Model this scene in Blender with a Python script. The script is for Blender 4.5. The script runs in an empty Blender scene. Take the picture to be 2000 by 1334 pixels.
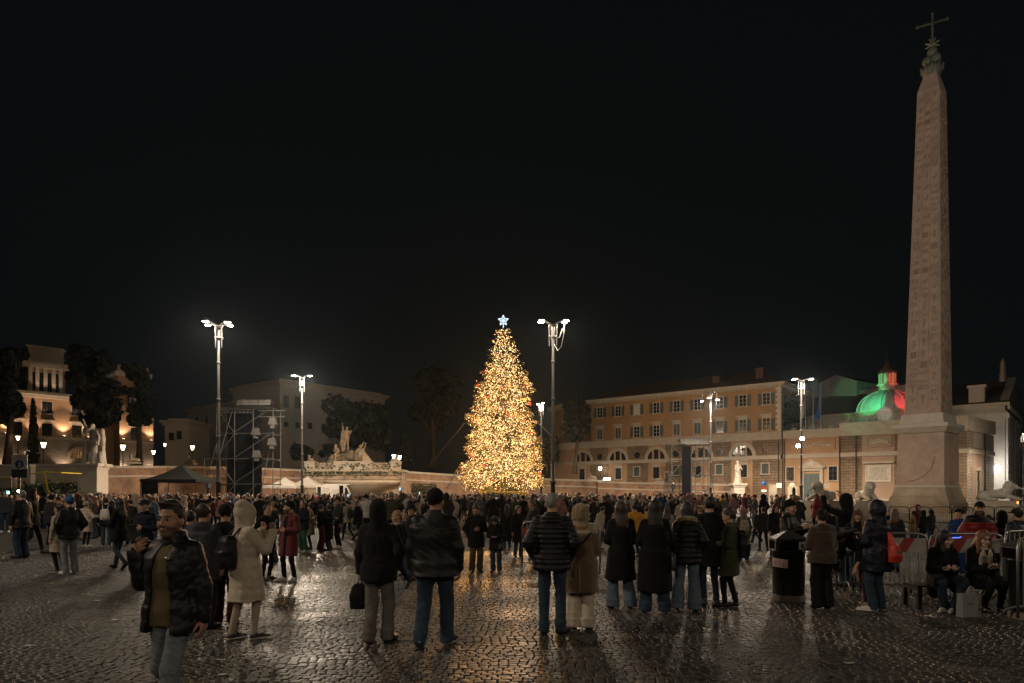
import bpy, math, random
import numpy as np
from mathutils import Vector, Matrix

scene = bpy.context.scene
col = scene.collection
PI = math.pi
rad = math.radians

# ------------------------------------------------------------------ camera
F = 1333.3            # focal length in pixels of a 2000 px wide frame (24 mm on 36 mm)
HZ = 965.0            # row of the horizon in the 1334 px high frame
CAM_H = 1.75
cam_d = bpy.data.cameras.new('camera')
cam = bpy.data.objects.new('camera', cam_d)
col.objects.link(cam)
cam.location = (0, 0, CAM_H)
cam.rotation_euler = (rad(90), 0, 0)
cam_d.lens = 24.0
cam_d.sensor_width = 36.0
cam_d.shift_y = (HZ - 667.0) / 2000.0
cam_d.clip_start = 0.1
cam_d.clip_end = 3000
scene.camera = cam

# ------------------------------------------------------------------ night sky
world = bpy.data.worlds.new('World')
scene.world = world
world.use_nodes = True
wn = world.node_tree
wn.nodes.clear()
w_out = wn.nodes.new('ShaderNodeOutputWorld')
w_bg = wn.nodes.new('ShaderNodeBackground')
w_bg.inputs['Color'].default_value = (0.70, 0.92, 1.0, 1)
w_bg.inputs['Strength'].default_value = 0.0036
wn.links.new(w_bg.outputs[0], w_out.inputs['Surface'])

scene.view_settings.view_transform = 'Standard'
scene.view_settings.look = 'None'
scene.view_settings.gamma = 1.0
scene.view_settings.use_curve_mapping = False
scene.view_settings.exposure = 0.0
scene.render.engine = 'CYCLES'
cy = scene.cycles
cy.use_denoising = True
try:
    cy.denoiser = 'OPENIMAGEDENOISE'
    cy.denoising_input_passes = 'RGB_ALBEDO_NORMAL'
    cy.denoising_prefilter = 'ACCURATE'
except Exception:
    pass
cy.max_bounces = 4
cy.diffuse_bounces = 2
cy.glossy_bounces = 3
cy.transmission_bounces = 2
cy.transparent_max_bounces = 4
cy.caustics_reflective = False
cy.caustics_refractive = False
cy.sample_clamp_indirect = 3.0
cy.use_light_tree = True
cy.use_adaptive_sampling = True
cy.adaptive_threshold = 0.015

# strengths of everything that gives light (one place to tune)
LAMP_E = 45.0         # lens of the tall piazza lamps
LAMP_W = 4600.0       # lamp inside each of their heads
ASSUMED_FLOOD_W = 26000.0     # assumed unseen floodlights added to light the obelisk
TREE_BOOST_W = 950.0       # point lamps added round the tree to strengthen its light on the square
BULB_E = 5.6         # fairy lights of the tree
LANTERN_E = 10.0
UPLIGHT_W = 75.0

random.seed(7)
rng = np.random.default_rng(11)

# ------------------------------------------------------------------ placing
def at(px, d, z=0.0):
    """The world point D metres ahead whose column in the photograph is PX."""
    return Vector(((px - 1000.0) / F * d, d, z))

def zat(py, d):
    return CAM_H + (HZ - py) / F * d

def gd(py):
    return F * CAM_H / (py - HZ)

def gnd(px, py):
    return at(px, gd(py), 0.0)

# ------------------------------------------------------------------ objects
def tag(o, label=None, cat=None, group=None, kind=None):
    if label: o['label'] = label
    if cat: o['category'] = cat
    if group: o['group'] = group
    if kind: o['kind'] = kind
    return o

def empty(name, loc=(0, 0, 0), rz=0.0, parent=None, label=None, cat=None, group=None, kind=None):
    o = bpy.data.objects.new(name, None)
    col.objects.link(o)
    o.location = loc
    o.rotation_euler = (0, 0, rz)
    o.empty_display_size = 0.2
    if parent is not None: o.parent = parent
    return tag(o, label, cat, group, kind)

def mk_mesh(name, verts, faces, mats, fm=None, smooth=False):
    me = bpy.data.meshes.new(name)
    if isinstance(verts, np.ndarray): verts = verts.tolist()
    if isinstance(faces, np.ndarray): faces = faces.tolist()
    me.from_pydata(verts, [], faces)
    if not isinstance(mats, (list, tuple)): mats = [mats]
    for m in mats: me.materials.append(m)
    if fm is not None: me.polygons.foreach_set('material_index', np.asarray(fm, dtype=np.int32))
    if smooth is not False:
        sm = np.ones(len(me.polygons), dtype=bool) if smooth is True else np.asarray(smooth, dtype=bool)
        me.polygons.foreach_set('use_smooth', sm)
    me.update()
    return me

def link(name, me, parent=None, loc=None, rz=None):
    o = bpy.data.objects.new(name, me)
    col.objects.link(o)
    if parent is not None: o.parent = parent
    if loc is not None: o.location = loc
    if rz is not None: o.rotation_euler = (0, 0, rz)
    return o

def copy_tree(o, parent=None):
    c = o.copy()
    col.objects.link(c)
    if parent is not None:
        c.parent = parent
        c.matrix_parent_inverse = o.matrix_parent_inverse.copy()
    for ch in list(o.children):
        copy_tree(ch, c)
    return c

class MB:
    """Collects boxes, bars, tubes and turned shapes into one mesh."""
    def __init__(s):
        s.v = []; s.f = []; s.m = []; s.sm = []
        s.mi = 0
        s.T = None
    def add(s, vs, fs, smooth=False):
        b = len(s.v)
        if s.T is not None: vs = [s.T @ Vector(v) for v in vs]
        s.v.extend([tuple(v) for v in vs])
        for f in fs:
            s.f.append([b + i for i in f]); s.m.append(s.mi); s.sm.append(smooth)
    def box(s, x0, x1, y0, y1, z0, z1):
        vs = [(x0,y0,z0),(x1,y0,z0),(x1,y1,z0),(x0,y1,z0),(x0,y0,z1),(x1,y0,z1),(x1,y1,z1),(x0,y1,z1)]
        s.add(vs, [(3,2,1,0),(4,5,6,7),(0,1,5,4),(1,2,6,5),(2,3,7,6),(3,0,4,7)])
    def frustum(s, z0, a0, b0, z1, a1, b1, cx=0, cy=0):
        vs = [(cx-a0,cy-b0,z0),(cx+a0,cy-b0,z0),(cx+a0,cy+b0,z0),(cx-a0,cy+b0,z0),
              (cx-a1,cy-b1,z1),(cx+a1,cy-b1,z1),(cx+a1,cy+b1,z1),(cx-a1,cy+b1,z1)]
        s.add(vs, [(3,2,1,0),(4,5,6,7),(0,1,5,4),(1,2,6,5),(2,3,7,6),(3,0,4,7)])
    def tube(s, a, b, r, r2=None, n=8, caps=True):
        a = Vector(a); b = Vector(b)
        if r2 is None: r2 = r
        d = (b - a)
        if d.length < 1e-6: return
        d.normalize()
        u = d.cross(Vector((0, 0, 1)))
        if u.length < 1e-3: u = Vector((1, 0, 0))
        u.normalize(); w = d.cross(u)
        vs = []
        for (p, rr) in ((a, r), (b, r2)):
            for k in range(n):
                t = 2 * PI * k / n
                vs.append(p + u * (rr * math.cos(t)) + w * (rr * math.sin(t)))
        fs = [(k, (k + 1) % n, n + (k + 1) % n, n + k) for k in range(n)]
        s.add(vs, fs, n > 5)
        if caps:
            s.add(vs[:n], [tuple(range(n - 1, -1, -1))]); s.add(vs[n:], [tuple(range(n))])
    def path(s, pts, r, n=6):
        """One continuous bent tube."""
        pts = [Vector(p) for p in pts]
        rs = r if isinstance(r, (list, tuple)) else [r] * len(pts)
        vs = []; fs = []
        ref = None
        for i, p in enumerate(pts):
            t = (pts[min(i + 1, len(pts) - 1)] - pts[max(i - 1, 0)]).normalized()
            if ref is None:
                ref = t.cross(Vector((0, 0, 1)))
                if ref.length < 1e-3: ref = Vector((1, 0, 0))
            ref = (ref - t * ref.dot(t)).normalized()
            w = t.cross(ref)
            for k in range(n):
                a = 2 * PI * k / n
                vs.append(p + ref * (rs[i] * math.cos(a)) + w * (rs[i] * math.sin(a)))
        for i in range(len(pts) - 1):
            for k in range(n):
                fs.append((i*n+k, i*n+(k+1) % n, (i+1)*n+(k+1) % n, (i+1)*n+k))
        fs.append(tuple(range(n - 1, -1, -1)))
        L = (len(pts) - 1) * n
        fs.append(tuple(L + k for k in range(n)))
        s.add(vs, fs, n > 4)
    def lathe(s, prof, n=16, cx=0, cy=0, sx=1, sy=1, smooth=True):
        vs = []; fs = []
        for (r, z) in prof:
            for k in range(n):
                t = 2 * PI * k / n
                vs.append((cx + sx * r * math.cos(t), cy + sy * r * math.sin(t), z))
        for i in range(len(prof) - 1):
            for k in range(n):
                fs.append((i*n+k, i*n+(k+1) % n, (i+1)*n+(k+1) % n, (i+1)*n+k))
        s.add(vs, fs, smooth)
        if prof[0][0] > 1e-4: s.add(vs[:n], [tuple(range(n - 1, -1, -1))])
        if prof[-1][0] > 1e-4: s.add(vs[-n:], [tuple(range(n))])
    def prism(s, poly, y0, y1):
        """Outline in x, z pushed from y0 to y1."""
        n = len(poly)
        vs = [(x, y0, z) for x, z in poly] + [(x, y1, z) for x, z in poly]
        fs = [tuple(range(n)), tuple(range(2*n-1, n-1, -1))]
        fs += [(k, n + k, n + (k+1) % n, (k+1) % n) for k in range(n)]
        s.add(vs, fs)
    def quad(s, a, b, c, d):
        s.add([a, b, c, d], [(0, 1, 2, 3)])
    def mesh(s, name, mats):
        return mk_mesh(name, s.v, s.f, mats, s.m, s.sm)
    def build(s, name, mats, parent=None, loc=None, rz=None):
        return link(name, s.mesh(name, mats), parent, loc, rz)

# ------------------------------------------------------------------ materials
MATS = {}
def mat(name, c, rough=0.8, metal=0.0, var=0.0, vscale=4.0, bump=0.0, bscale=30.0, spec=0.5, c2=None, stretch=None,
        sheen=0.0, emit=None, estr=0.0, rvar=0.0, detail=4.0):
    """Principled material; VAR mixes towards C2 (or a darker C) by noise in object space, BUMP adds fine relief."""
    if name in MATS: return MATS[name]
    m = bpy.data.materials.new(name)
    m.use_nodes = True
    nt = m.node_tree
    p = nt.nodes['Principled BSDF']
    p.inputs['Base Color'].default_value = (*c, 1)
    p.inputs['Roughness'].default_value = rough
    p.inputs['Metallic'].default_value = metal
    p.inputs['Specular IOR Level'].default_value = spec
    if sheen: p.inputs['Sheen Weight'].default_value = sheen
    if emit is not None:
        p.inputs['Emission Color'].default_value = (*emit, 1)
        p.inputs['Emission Strength'].default_value = estr
    vec = None
    if var or bump or rvar:
        tc = nt.nodes.new('ShaderNodeTexCoord')
        mp = nt.nodes.new('ShaderNodeMapping')
        nt.links.new(tc.outputs['Object'], mp.inputs['Vector'])
        if stretch: mp.inputs['Scale'].default_value = stretch
        vec = mp.outputs[0]
    if var or rvar:
        n = nt.nodes.new('ShaderNodeTexNoise')
        n.inputs['Scale'].default_value = vscale
        n.inputs['Detail'].default_value = detail
        n.inputs['Roughness'].default_value = 0.65
        nt.links.new(vec, n.inputs['Vector'])
        if var:
            r = nt.nodes.new('ShaderNodeMapRange')
            r.inputs['From Min'].default_value = 0.35
            r.inputs['From Max'].default_value = 0.68
            r.inputs['To Max'].default_value = var
            nt.links.new(n.outputs['Fac'], r.inputs['Value'])
            mx = nt.nodes.new('ShaderNodeMix')
            mx.data_type = 'RGBA'
            mx.inputs[6].default_value = (*c, 1)
            k = c2 if c2 is not None else tuple(x * 0.45 for x in c)
            mx.inputs[7].default_value = (*k, 1)
            nt.links.new(r.outputs[0], mx.inputs[0])
            nt.links.new(mx.outputs[2], p.inputs['Base Color'])
        if rvar:
            r2 = nt.nodes.new('ShaderNodeMapRange')
            r2.inputs['From Min'].default_value = 0.35
            r2.inputs['From Max'].default_value = 0.65
            r2.inputs['To Min'].default_value = max(0.05, rough - rvar)
            r2.inputs['To Max'].default_value = rough + rvar
            nt.links.new(n.outputs['Fac'], r2.inputs['Value'])
            nt.links.new(r2.outputs[0], p.inputs['Roughness'])
    if bump:
        n2 = nt.nodes.new('ShaderNodeTexNoise')
        n2.inputs['Scale'].default_value = bscale
        n2.inputs['Detail'].default_value = 3
        nt.links.new(vec, n2.inputs['Vector'])
        b = nt.nodes.new('ShaderNodeBump')
        b.inputs['Strength'].default_value = min(1.0, bump)
        b.inputs['Distance'].default_value = 0.02
        nt.links.new(n2.outputs['Fac'], b.inputs['Height'])
        nt.links.new(b.outputs[0], p.inputs['Normal'])
    MATS[name] = m
    return m

def glow(name, c, e, sample=True):
    if name in MATS: return MATS[name]
    m = bpy.data.materials.new(name)
    m.use_nodes = True
    nt = m.node_tree
    nt.nodes.clear()
    o = nt.nodes.new('ShaderNodeOutputMaterial')
    em = nt.nodes.new('ShaderNodeEmission')
    em.inputs['Color'].default_value = (*c, 1)
    em.inputs['Strength'].default_value = e
    nt.links.new(em.outputs[0], o.inputs['Surface'])
    if not sample:
        try: m.cycles.emission_sampling = 'NONE'
        except Exception: pass
    MATS[name] = m
    return m

def brickmat(name, c, c2, mortar, w, h, ms=0.02, bump=0.6, var=0.4, rough=0.85):
    """Coursed masonry: blocks W x H metres on the two long axes of the wall (object x, z)."""
    if name in MATS: return MATS[name]
    m = mat(name, c, rough)
    nt = m.node_tree
    p = nt.nodes['Principled BSDF']
    tc = nt.nodes.new('ShaderNodeTexCoord')
    sp = nt.nodes.new('ShaderNodeSeparateXYZ')
    cb = nt.nodes.new('ShaderNodeCombineXYZ')
    ad = nt.nodes.new('ShaderNodeMath'); ad.operation = 'ADD'
    nt.links.new(tc.outputs['Object'], sp.inputs[0])
    nt.links.new(sp.outputs['X'], ad.inputs[0]); nt.links.new(sp.outputs['Y'], ad.inputs[1])
    nt.links.new(ad.outputs[0], cb.inputs['X']); nt.links.new(sp.outputs['Z'], cb.inputs['Y'])
    br = nt.nodes.new('ShaderNodeTexBrick')
    br.inputs['Color1'].default_value = (*c, 1); br.inputs['Color2'].default_value = (*c2, 1)
    br.inputs['Mortar'].default_value = (*mortar, 1)
    br.inputs['Scale'].default_value = 1.0
    br.inputs['Mortar Size'].default_value = ms
    br.inputs['Brick Width'].default_value = w; br.inputs['Row Height'].default_value = h
    nt.links.new(cb.outputs[0], br.inputs['Vector'])
    n = nt.nodes.new('ShaderNodeTexNoise'); n.inputs['Scale'].default_value = 0.55; n.inputs['Detail'].default_value = 7
    n.inputs['Roughness'].default_value = 0.7
    nt.links.new(tc.outputs['Object'], n.inputs['Vector'])
    r = nt.nodes.new('ShaderNodeMapRange')
    r.inputs['From Min'].default_value = 0.38; r.inputs['From Max'].default_value = 0.66
    r.inputs['To Min'].default_value = 1.0; r.inputs['To Max'].default_value = 1.0 - var
    nt.links.new(n.outputs['Fac'], r.inputs['Value'])
    mx = nt.nodes.new('ShaderNodeMix'); mx.data_type = 'RGBA'; mx.blend_type = 'MULTIPLY'
    mx.inputs[0].default_value = 1.0
    nt.links.new(br.outputs['Color'], mx.inputs[6]); nt.links.new(r.outputs[0], mx.inputs[7])
    nt.links.new(mx.outputs[2], p.inputs['Base Color'])
    b = nt.nodes.new('ShaderNodeBump'); b.inputs['Strength'].default_value = bump; b.inputs['Distance'].default_value = 0.03
    b.invert = True
    nt.links.new(br.outputs['Fac'], b.inputs['Height'])
    nt.links.new(b.outputs[0], p.inputs['Normal'])
    return m
# ------------------------------------------------------------------ soft bodies: distance fields turned into one continuous skin
f32 = np.float32

def _cap(a, b, r1, r2):
    a = np.array(a, float); b = np.array(b, float)
    ba = b - a; L2 = max(float(ba @ ba), 1e-9)
    def fn(x, y, z):
        px, py, pz = x - a[0], y - a[1], z - a[2]
        t = np.clip((px * ba[0] + py * ba[1] + pz * ba[2]) / L2, 0, 1)
        return np.sqrt((px - t * ba[0])**2 + (py - t * ba[1])**2 + (pz - t * ba[2])**2) - (r1 + (r2 - r1) * t)
    r = max(r1, r2)
    return fn, np.minimum(a, b) - r, np.maximum(a, b) + r

def _ell(c, r, M=None):
    c = np.array(c, float); r = np.array(r, float)
    if M is None:
        def fn(x, y, z):
            u, v, w = (x - c[0]) / r[0], (y - c[1]) / r[1], (z - c[2]) / r[2]
            k0 = np.sqrt(u*u + v*v + w*w) + 1e-6
            k1 = np.sqrt((u / r[0])**2 + (v / r[1])**2 + (w / r[2])**2) + 1e-6
            return k0 * (k0 - 1) / k1
        return fn, c - r, c + r
    R = np.array(M.to_3x3()); t = np.array(M.to_translation())
    cw = R @ c + t; k_ = np.linalg.norm(R[:, 0]); R = R / k_; r = r * k_
    def fn(x, y, z):
        dx, dy, dz = x - cw[0], y - cw[1], z - cw[2]
        u = (R[0,0]*dx + R[1,0]*dy + R[2,0]*dz) / r[0]
        v = (R[0,1]*dx + R[1,1]*dy + R[2,1]*dz) / r[1]
        w = (R[0,2]*dx + R[1,2]*dy + R[2,2]*dz) / r[2]
        k0 = np.sqrt(u*u + v*v + w*w) + 1e-6
        k1 = np.sqrt((u / r[0])**2 + (v / r[1])**2 + (w / r[2])**2) + 1e-6
        return k0 * (k0 - 1) / k1
    e = np.abs(R) @ r
    return fn, cw - e, cw + e

def _loft(keys, M, n=2.3):
    """A stack of ovals: keys (z, cx, cy, a, b) in the frame M."""
    K = np.array(sorted(keys), float)
    R = np.array(M.to_3x3()); t = np.array(M.to_translation())
    k_ = np.linalg.norm(R[:, 0]); R = R / k_; K = K * k_
    zz = K[:, 0]
    def fn(x, y, z):
        dx, dy, dz = x - t[0], y - t[1], z - t[2]
        u = R[0,0]*dx + R[1,0]*dy + R[2,0]*dz
        v = R[0,1]*dx + R[1,1]*dy + R[2,1]*dz
        w = R[0,2]*dx + R[1,2]*dy + R[2,2]*dz
        wc = np.clip(w, zz[0], zz[-1])
        cx = np.interp(wc, zz, K[:,1]); cy_ = np.interp(wc, zz, K[:,2])
        a = np.interp(wc, zz, K[:,3]); b = np.interp(wc, zz, K[:,4])
        q = (np.abs((u - cx) / a)**n + np.abs((v - cy_) / b)**n + 1e-9)**(1.0 / n)
        d = (q - 1) * np.minimum(a, b)
        return np.maximum(d, np.abs(w - wc) + np.where(w == wc, -1.0, 0.0))
    A = np.abs(K[:,1]) + K[:,3]; B = np.abs(K[:,2]) + K[:,4]
    cs = []
    for sx in (-A.max(), A.max()):
        for sy in (-B.max(), B.max()):
            for w in (zz[0], zz[-1]):
                cs.append(R @ np.array([sx, sy, w]) + t)
    cs = np.array(cs)
    return fn, cs.min(0), cs.max(0)

def wobble(seed, sc, ani=(1, 1, 1)):
    """Cheap folds: a few crossed waves of different length."""
    r = np.random.default_rng(seed)
    W = []
    for k in range(5):
        d = r.normal(size=3) * np.array(ani); d = d / (np.linalg.norm(d) + 1e-9) * sc * r.uniform(0.6, 1.9)
        W.append((d, r.uniform(0, 6.28), 1.0 / (1 + 0.5 * k)))
    def fn(x, y, z):
        o = 0
        for (d, p, a) in W:
            o = o + a * np.sin(d[0]*x + d[1]*y + d[2]*z + p + 0.8 * np.sin(sc * 0.5 * (x + z) + p))
        return o / 2.6
    return fn

class SDF:
    def __init__(s): s.ops = []; s.disp = []
    def add(s, p, k=0.02): s.ops.append(('u', *p, k)); return s
    def carve(s, p, k=0.01): s.ops.append(('c', *p, k)); return s
    def keep(s, fn): s.ops.append(('k', fn, None, None, 0)); return s
    def push(s, fn): s.disp.append(fn); return s
    def mesh(s, h):
        us = [o for o in s.ops if o[0] == 'u']
        lo = np.min([o[2] for o in us], axis=0) - 3 * h - 0.012
        hi = np.max([o[3] for o in us], axis=0) + 3 * h + 0.012
        n = np.ceil((hi - lo) / h).astype(int) + 1
        ax = [(lo[i] + h * np.arange(n[i])).astype(f32) for i in range(3)]
        X = ax[0][:, None, None]; Y = ax[1][None, :, None]; Z = ax[2][None, None, :]
        V = np.full(tuple(n), 1.0, dtype=f32)
        for (op, fn, l, u, k) in s.ops:
            if op == 'k':
                V = np.maximum(V, fn(X, Y, Z).astype(f32)); continue
            pad = k + 2.5 * h + 0.02
            i0 = np.clip(np.floor((l - pad - lo) / h).astype(int), 0, n - 1)
            i1 = np.clip(np.ceil((u + pad - lo) / h).astype(int) + 1, 1, n)
            sl = tuple(slice(i0[i], i1[i]) for i in range(3))
            d = fn(X[sl[0]], Y[:, sl[1]], Z[:, :, sl[2]]).astype(f32)
            A = V[sl]
            if op == 'u':
                hh = np.clip(k - np.abs(A - d), 0, None) / max(k, 1e-6)
                V[sl] = np.minimum(A, d) - hh * hh * k * 0.25
            else:
                d = -d
                hh = np.clip(k - np.abs(A - d), 0, None) / max(k, 1e-6)
                V[sl] = np.maximum(A, d) + hh * hh * k * 0.25
        for fn in s.disp: V = V + fn(X, Y, Z).astype(f32)
        return nets(V, lo, h)

def nets(V, lo, h):
    I = V < 0
    nx, ny, nz = V.shape
    c = [I[i:nx-1+i, j:ny-1+j, k:nz-1+k] for i in (0,1) for j in (0,1) for k in (0,1)]
    sm = sum(a.astype(np.int8) for a in c)
    act = (sm > 0) & (sm < 8)
    ii, jj, kk = np.nonzero(act)
    if len(ii) == 0: return np.zeros((0, 3)), np.zeros((0, 4), int)
    cv = np.stack([V[ii+i, jj+j, kk+k] for i in (0,1) for j in (0,1) for k in (0,1)], 1)
    off = np.array([(i, j, k) for i in (0,1) for j in (0,1) for k in (0,1)], float)
    acc = np.zeros((len(ii), 3)); cnt = np.zeros(len(ii))
    for a in range(8):
        for b in range(a + 1, 8):
            if np.abs(off[a] - off[b]).sum() != 1: continue
            va, vb = cv[:, a], cv[:, b]
            m = (va < 0) != (vb < 0)
            t = va[m] / (va[m] - vb[m])
            acc[m] += off[a] + t[:, None] * (off[b] - off[a]); cnt[m] += 1
    P = lo + h * (np.stack([ii, jj, kk], 1) + acc / cnt[:, None])
    idx = -np.ones(act.shape, dtype=np.int64); idx[ii, jj, kk] = np.arange(len(ii))
    Q = []
    def edge(axis):
        s0 = [slice(None)] * 3; s1 = [slice(None)] * 3
        s0[axis] = slice(0, -1); s1[axis] = slice(1, None)
        x = I[tuple(s0)] != I[tuple(s1)]
        e = np.nonzero(x)
        o1, o2 = [(1, 2), (2, 0), (0, 1)][axis]
        e = [q for q in e]
        ok = (e[o1] > 0) & (e[o2] > 0) & (e[o1] < V.shape[o1] - 1) & (e[o2] < V.shape[o2] - 1)
        e = [q[ok] for q in e]
        def g(d1, d2):
            q = [a.copy() for a in e]; q[o1] -= d1; q[o2] -= d2
            return idx[q[0], q[1], q[2]]
        q = np.stack([g(1, 1), g(0, 1), g(0, 0), g(1, 0)], 1)
        ins = I[e[0], e[1], e[2]]
        q[~ins] = q[~ins][:, ::-1]
        Q.append(q)
    for a in range(3): edge(a)
    return P, np.concatenate(Q)

class Skin:
    """Joins several patches into one mesh, with a material slot per patch (or per face)."""
    def __init__(s): s.v = []; s.f = []; s.m = []; s.n = 0
    def add(s, P, Q, mi=0):
        if len(P) == 0: return
        s.v.append(P); s.f.append(Q + s.n); s.n += len(P)
        s.m.append(np.full(len(Q), mi) if np.isscalar(mi) else np.asarray(mi))
    def mesh(s, name, mats):
        V = np.concatenate(s.v).astype(f32); Q = np.concatenate(s.f).astype(np.int32); M = np.concatenate(s.m).astype(np.int32)
        me = bpy.data.meshes.new(name)
        me.vertices.add(len(V)); me.vertices.foreach_set('co', V.ravel())
        me.loops.add(Q.size); me.loops.foreach_set('vertex_index', Q.ravel())
        me.polygons.add(len(Q))
        me.polygons.foreach_set('loop_start', np.arange(0, Q.size, 4, dtype=np.int32))
        me.polygons.foreach_set('loop_total', np.full(len(Q), 4, dtype=np.int32))
        for m in mats: me.materials.append(m)
        me.polygons.foreach_set('material_index', M)
        me.polygons.foreach_set('use_smooth', np.ones(len(Q), dtype=bool))
        me.update(calc_edges=True)
        return me

def skin_obj(name, sdf, h, m, parent=None):
    P, Q = sdf.mesh(h)
    if len(P) == 0: return None
    s = Skin(); s.add(P, Q)
    return link(name, s.mesh(name, [m]), parent)
# ------------------------------------------------------------------ people
SKIN = mat('skin', (0.52, 0.31, 0.215), 0.55, var=0.25, vscale=14, c2=(0.42, 0.21, 0.14))
SKIN_T = mat('skin_tan', (0.36, 0.195, 0.115), 0.5, var=0.25, vscale=14, c2=(0.27, 0.13, 0.075))
SKIN_P = mat('skin_pale', (0.62, 0.41, 0.31), 0.55, var=0.25, vscale=14, c2=(0.52, 0.28, 0.20))
LIPS = mat('lips', (0.27, 0.11, 0.085), 0.5)
STUB = mat('stubble', (0.13, 0.075, 0.048), 0.7, var=0.5, vscale=60, c2=(0.2, 0.11, 0.07))
EYE_W = mat('eye_white', (0.36, 0.33, 0.30), 0.3)
IRIS = mat('iris', (0.025, 0.014, 0.008), 0.2)
H_BLK = mat('hair_black', (0.013, 0.010, 0.008), 0.5, bump=0.6, bscale=90, stretch=(1, 1, 0.15))
H_BRN = mat('hair_brown', (0.04, 0.022, 0.012), 0.45, bump=0.6, bscale=90, stretch=(1, 1, 0.15))
H_LBR = mat('hair_light_brown', (0.14, 0.075, 0.035), 0.45, bump=0.6, bscale=90, stretch=(1, 1, 0.15))
H_RED = mat('hair_auburn', (0.16, 0.06, 0.022), 0.42, bump=0.6, bscale=90, stretch=(1, 1, 0.15))
H_BLD = mat('hair_blond', (0.30, 0.19, 0.085), 0.45, bump=0.6, bscale=90, stretch=(1, 1, 0.15))
H_GRY = mat('hair_grey', (0.25, 0.235, 0.215), 0.6, bump=0.3, bscale=300)

def cloth(name, c, rough=0.9, bump=0.2, bs=320, var=0.35, vs=9, sheen=0.08, spec=0.25):
    return mat('cloth_' + name, c, rough, var=var, vscale=vs, bump=bump, bscale=bs, sheen=sheen, spec=spec)
C_BLK = cloth('black', (0.007, 0.007, 0.008), sheen=.03)
C_BLKW = cloth('black_wool', (0.008, 0.008, 0.009), sheen=0.06)
C_BLKN = cloth('black_nylon', (0.007, 0.007, 0.009), 0.5, 0.15, 60, spec=0.35, sheen=.0)
C_CHAR = cloth('charcoal', (0.022, 0.022, 0.025), sheen=.05)
C_NAVY = cloth('navy', (0.009, 0.012, 0.025), sheen=.05)
C_NAVYN = cloth('navy_nylon', (0.010, 0.013, 0.026), 0.5, 0.15, 60, spec=0.35, sheen=.0)
C_GREY = cloth('grey', (0.12, 0.12, 0.12))
C_GREYT = cloth('grey_trousers', (0.17, 0.155, 0.135))
C_SLATE = cloth('slate', (0.05, 0.055, 0.065))
C_OLIVE = cloth('olive', (0.062, 0.062, 0.036))
C_OLIVD = cloth('dark_olive', (0.032, 0.034, 0.022))
C_KHAKI = cloth('khaki', (0.20, 0.165, 0.095))
C_TAN = cloth('tan', (0.30, 0.19, 0.095))
C_CAMEL = cloth('camel', (0.22, 0.125, 0.05), sheen=0.5)
C_BRSH = cloth('shearling_brown', (0.155, 0.092, 0.038), bump=0.9, bs=90, sheen=0.6)
C_BRFUR = cloth('dark_brown_fleece', (0.055, 0.032, 0.014), bump=1.0, bs=70, sheen=0.5)
C_CREAM = cloth('cream', (0.56, 0.47, 0.37))
C_BEIGE = cloth('beige', (0.42, 0.34, 0.255))
C_WHITE = cloth('white', (0.66, 0.63, 0.58))
C_FUR = cloth('pale_fur', (0.36, 0.25, 0.12), bump=1.0, bs=60, sheen=0.6, var=0.7, vs=25)
C_FURB = cloth('brown_fur', (0.16, 0.10, 0.05), bump=1.0, bs=60, sheen=0.6, var=0.7, vs=25)
C_SHERPA = cloth('pale_sherpa', (0.45, 0.36, 0.25), bump=1.0, bs=60, sheen=0.5)
C_BURG = cloth('burgundy', (0.13, 0.02, 0.02), sheen=0.35)
C_RED = cloth('red_nylon', (0.27, 0.014, 0.014), 0.5, 0.2, 60, spec=0.4)
C_MAUVE = cloth('mauve', (0.17, 0.085, 0.13))
C_YELL = cloth('mustard', (0.62, 0.27, 0.02), 0.6)
C_HIVIS = cloth('hi_vis', (0.55, 0.62, 0.05), 0.6)
C_BLUE = cloth('blue', (0.03, 0.10, 0.24))
C_ROYAL = cloth('royal_blue', (0.012, 0.045, 0.17))
C_PINK = cloth('pink', (0.40, 0.19, 0.19))
C_GREEN = cloth('green', (0.03, 0.10, 0.06))
C_DENIM = cloth('denim', (0.034, 0.062, 0.098), 0.85, 0.4, 220, var=0.9, vs=5)
C_DENIML = cloth('light_denim', (0.15, 0.21, 0.27), 0.85, 0.5, 160, var=0.55, vs=6)
C_DENIMD = cloth('dark_denim', (0.016, 0.030, 0.055), 0.85, 0.5, 160, var=0.6, vs=6)
C_DENIMG = cloth('grey_denim', (0.20, 0.225, 0.25), 0.85, 0.5, 160, var=0.5, vs=6)
L_BLK = mat('leather_black', (0.012, 0.012, 0.012), 0.38, bump=0.3, bscale=60)
L_BRN = mat('leather_brown', (0.10, 0.05, 0.025), 0.42, bump=0.3, bscale=60)
RUB_W = mat('rubber_white', (0.62, 0.58, 0.52), 0.6, var=0.25, vscale=20)
RUB_B = mat('rubber_black', (0.012, 0.012, 0.012), 0.6)
S_WHITE = mat('shoe_white', (0.60, 0.56, 0.51), 0.55, var=0.25, vscale=20)
S_PINK = mat('shoe_pink', (0.62, 0.42, 0.38), 0.55)
METAL_D = mat('dark_metal', (0.05, 0.05, 0.05), 0.35, metal=0.8)
STEEL = mat('galvanised_steel', (0.36, 0.36, 0.35), 0.38, metal=0.85, var=0.4, vscale=9)

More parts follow.
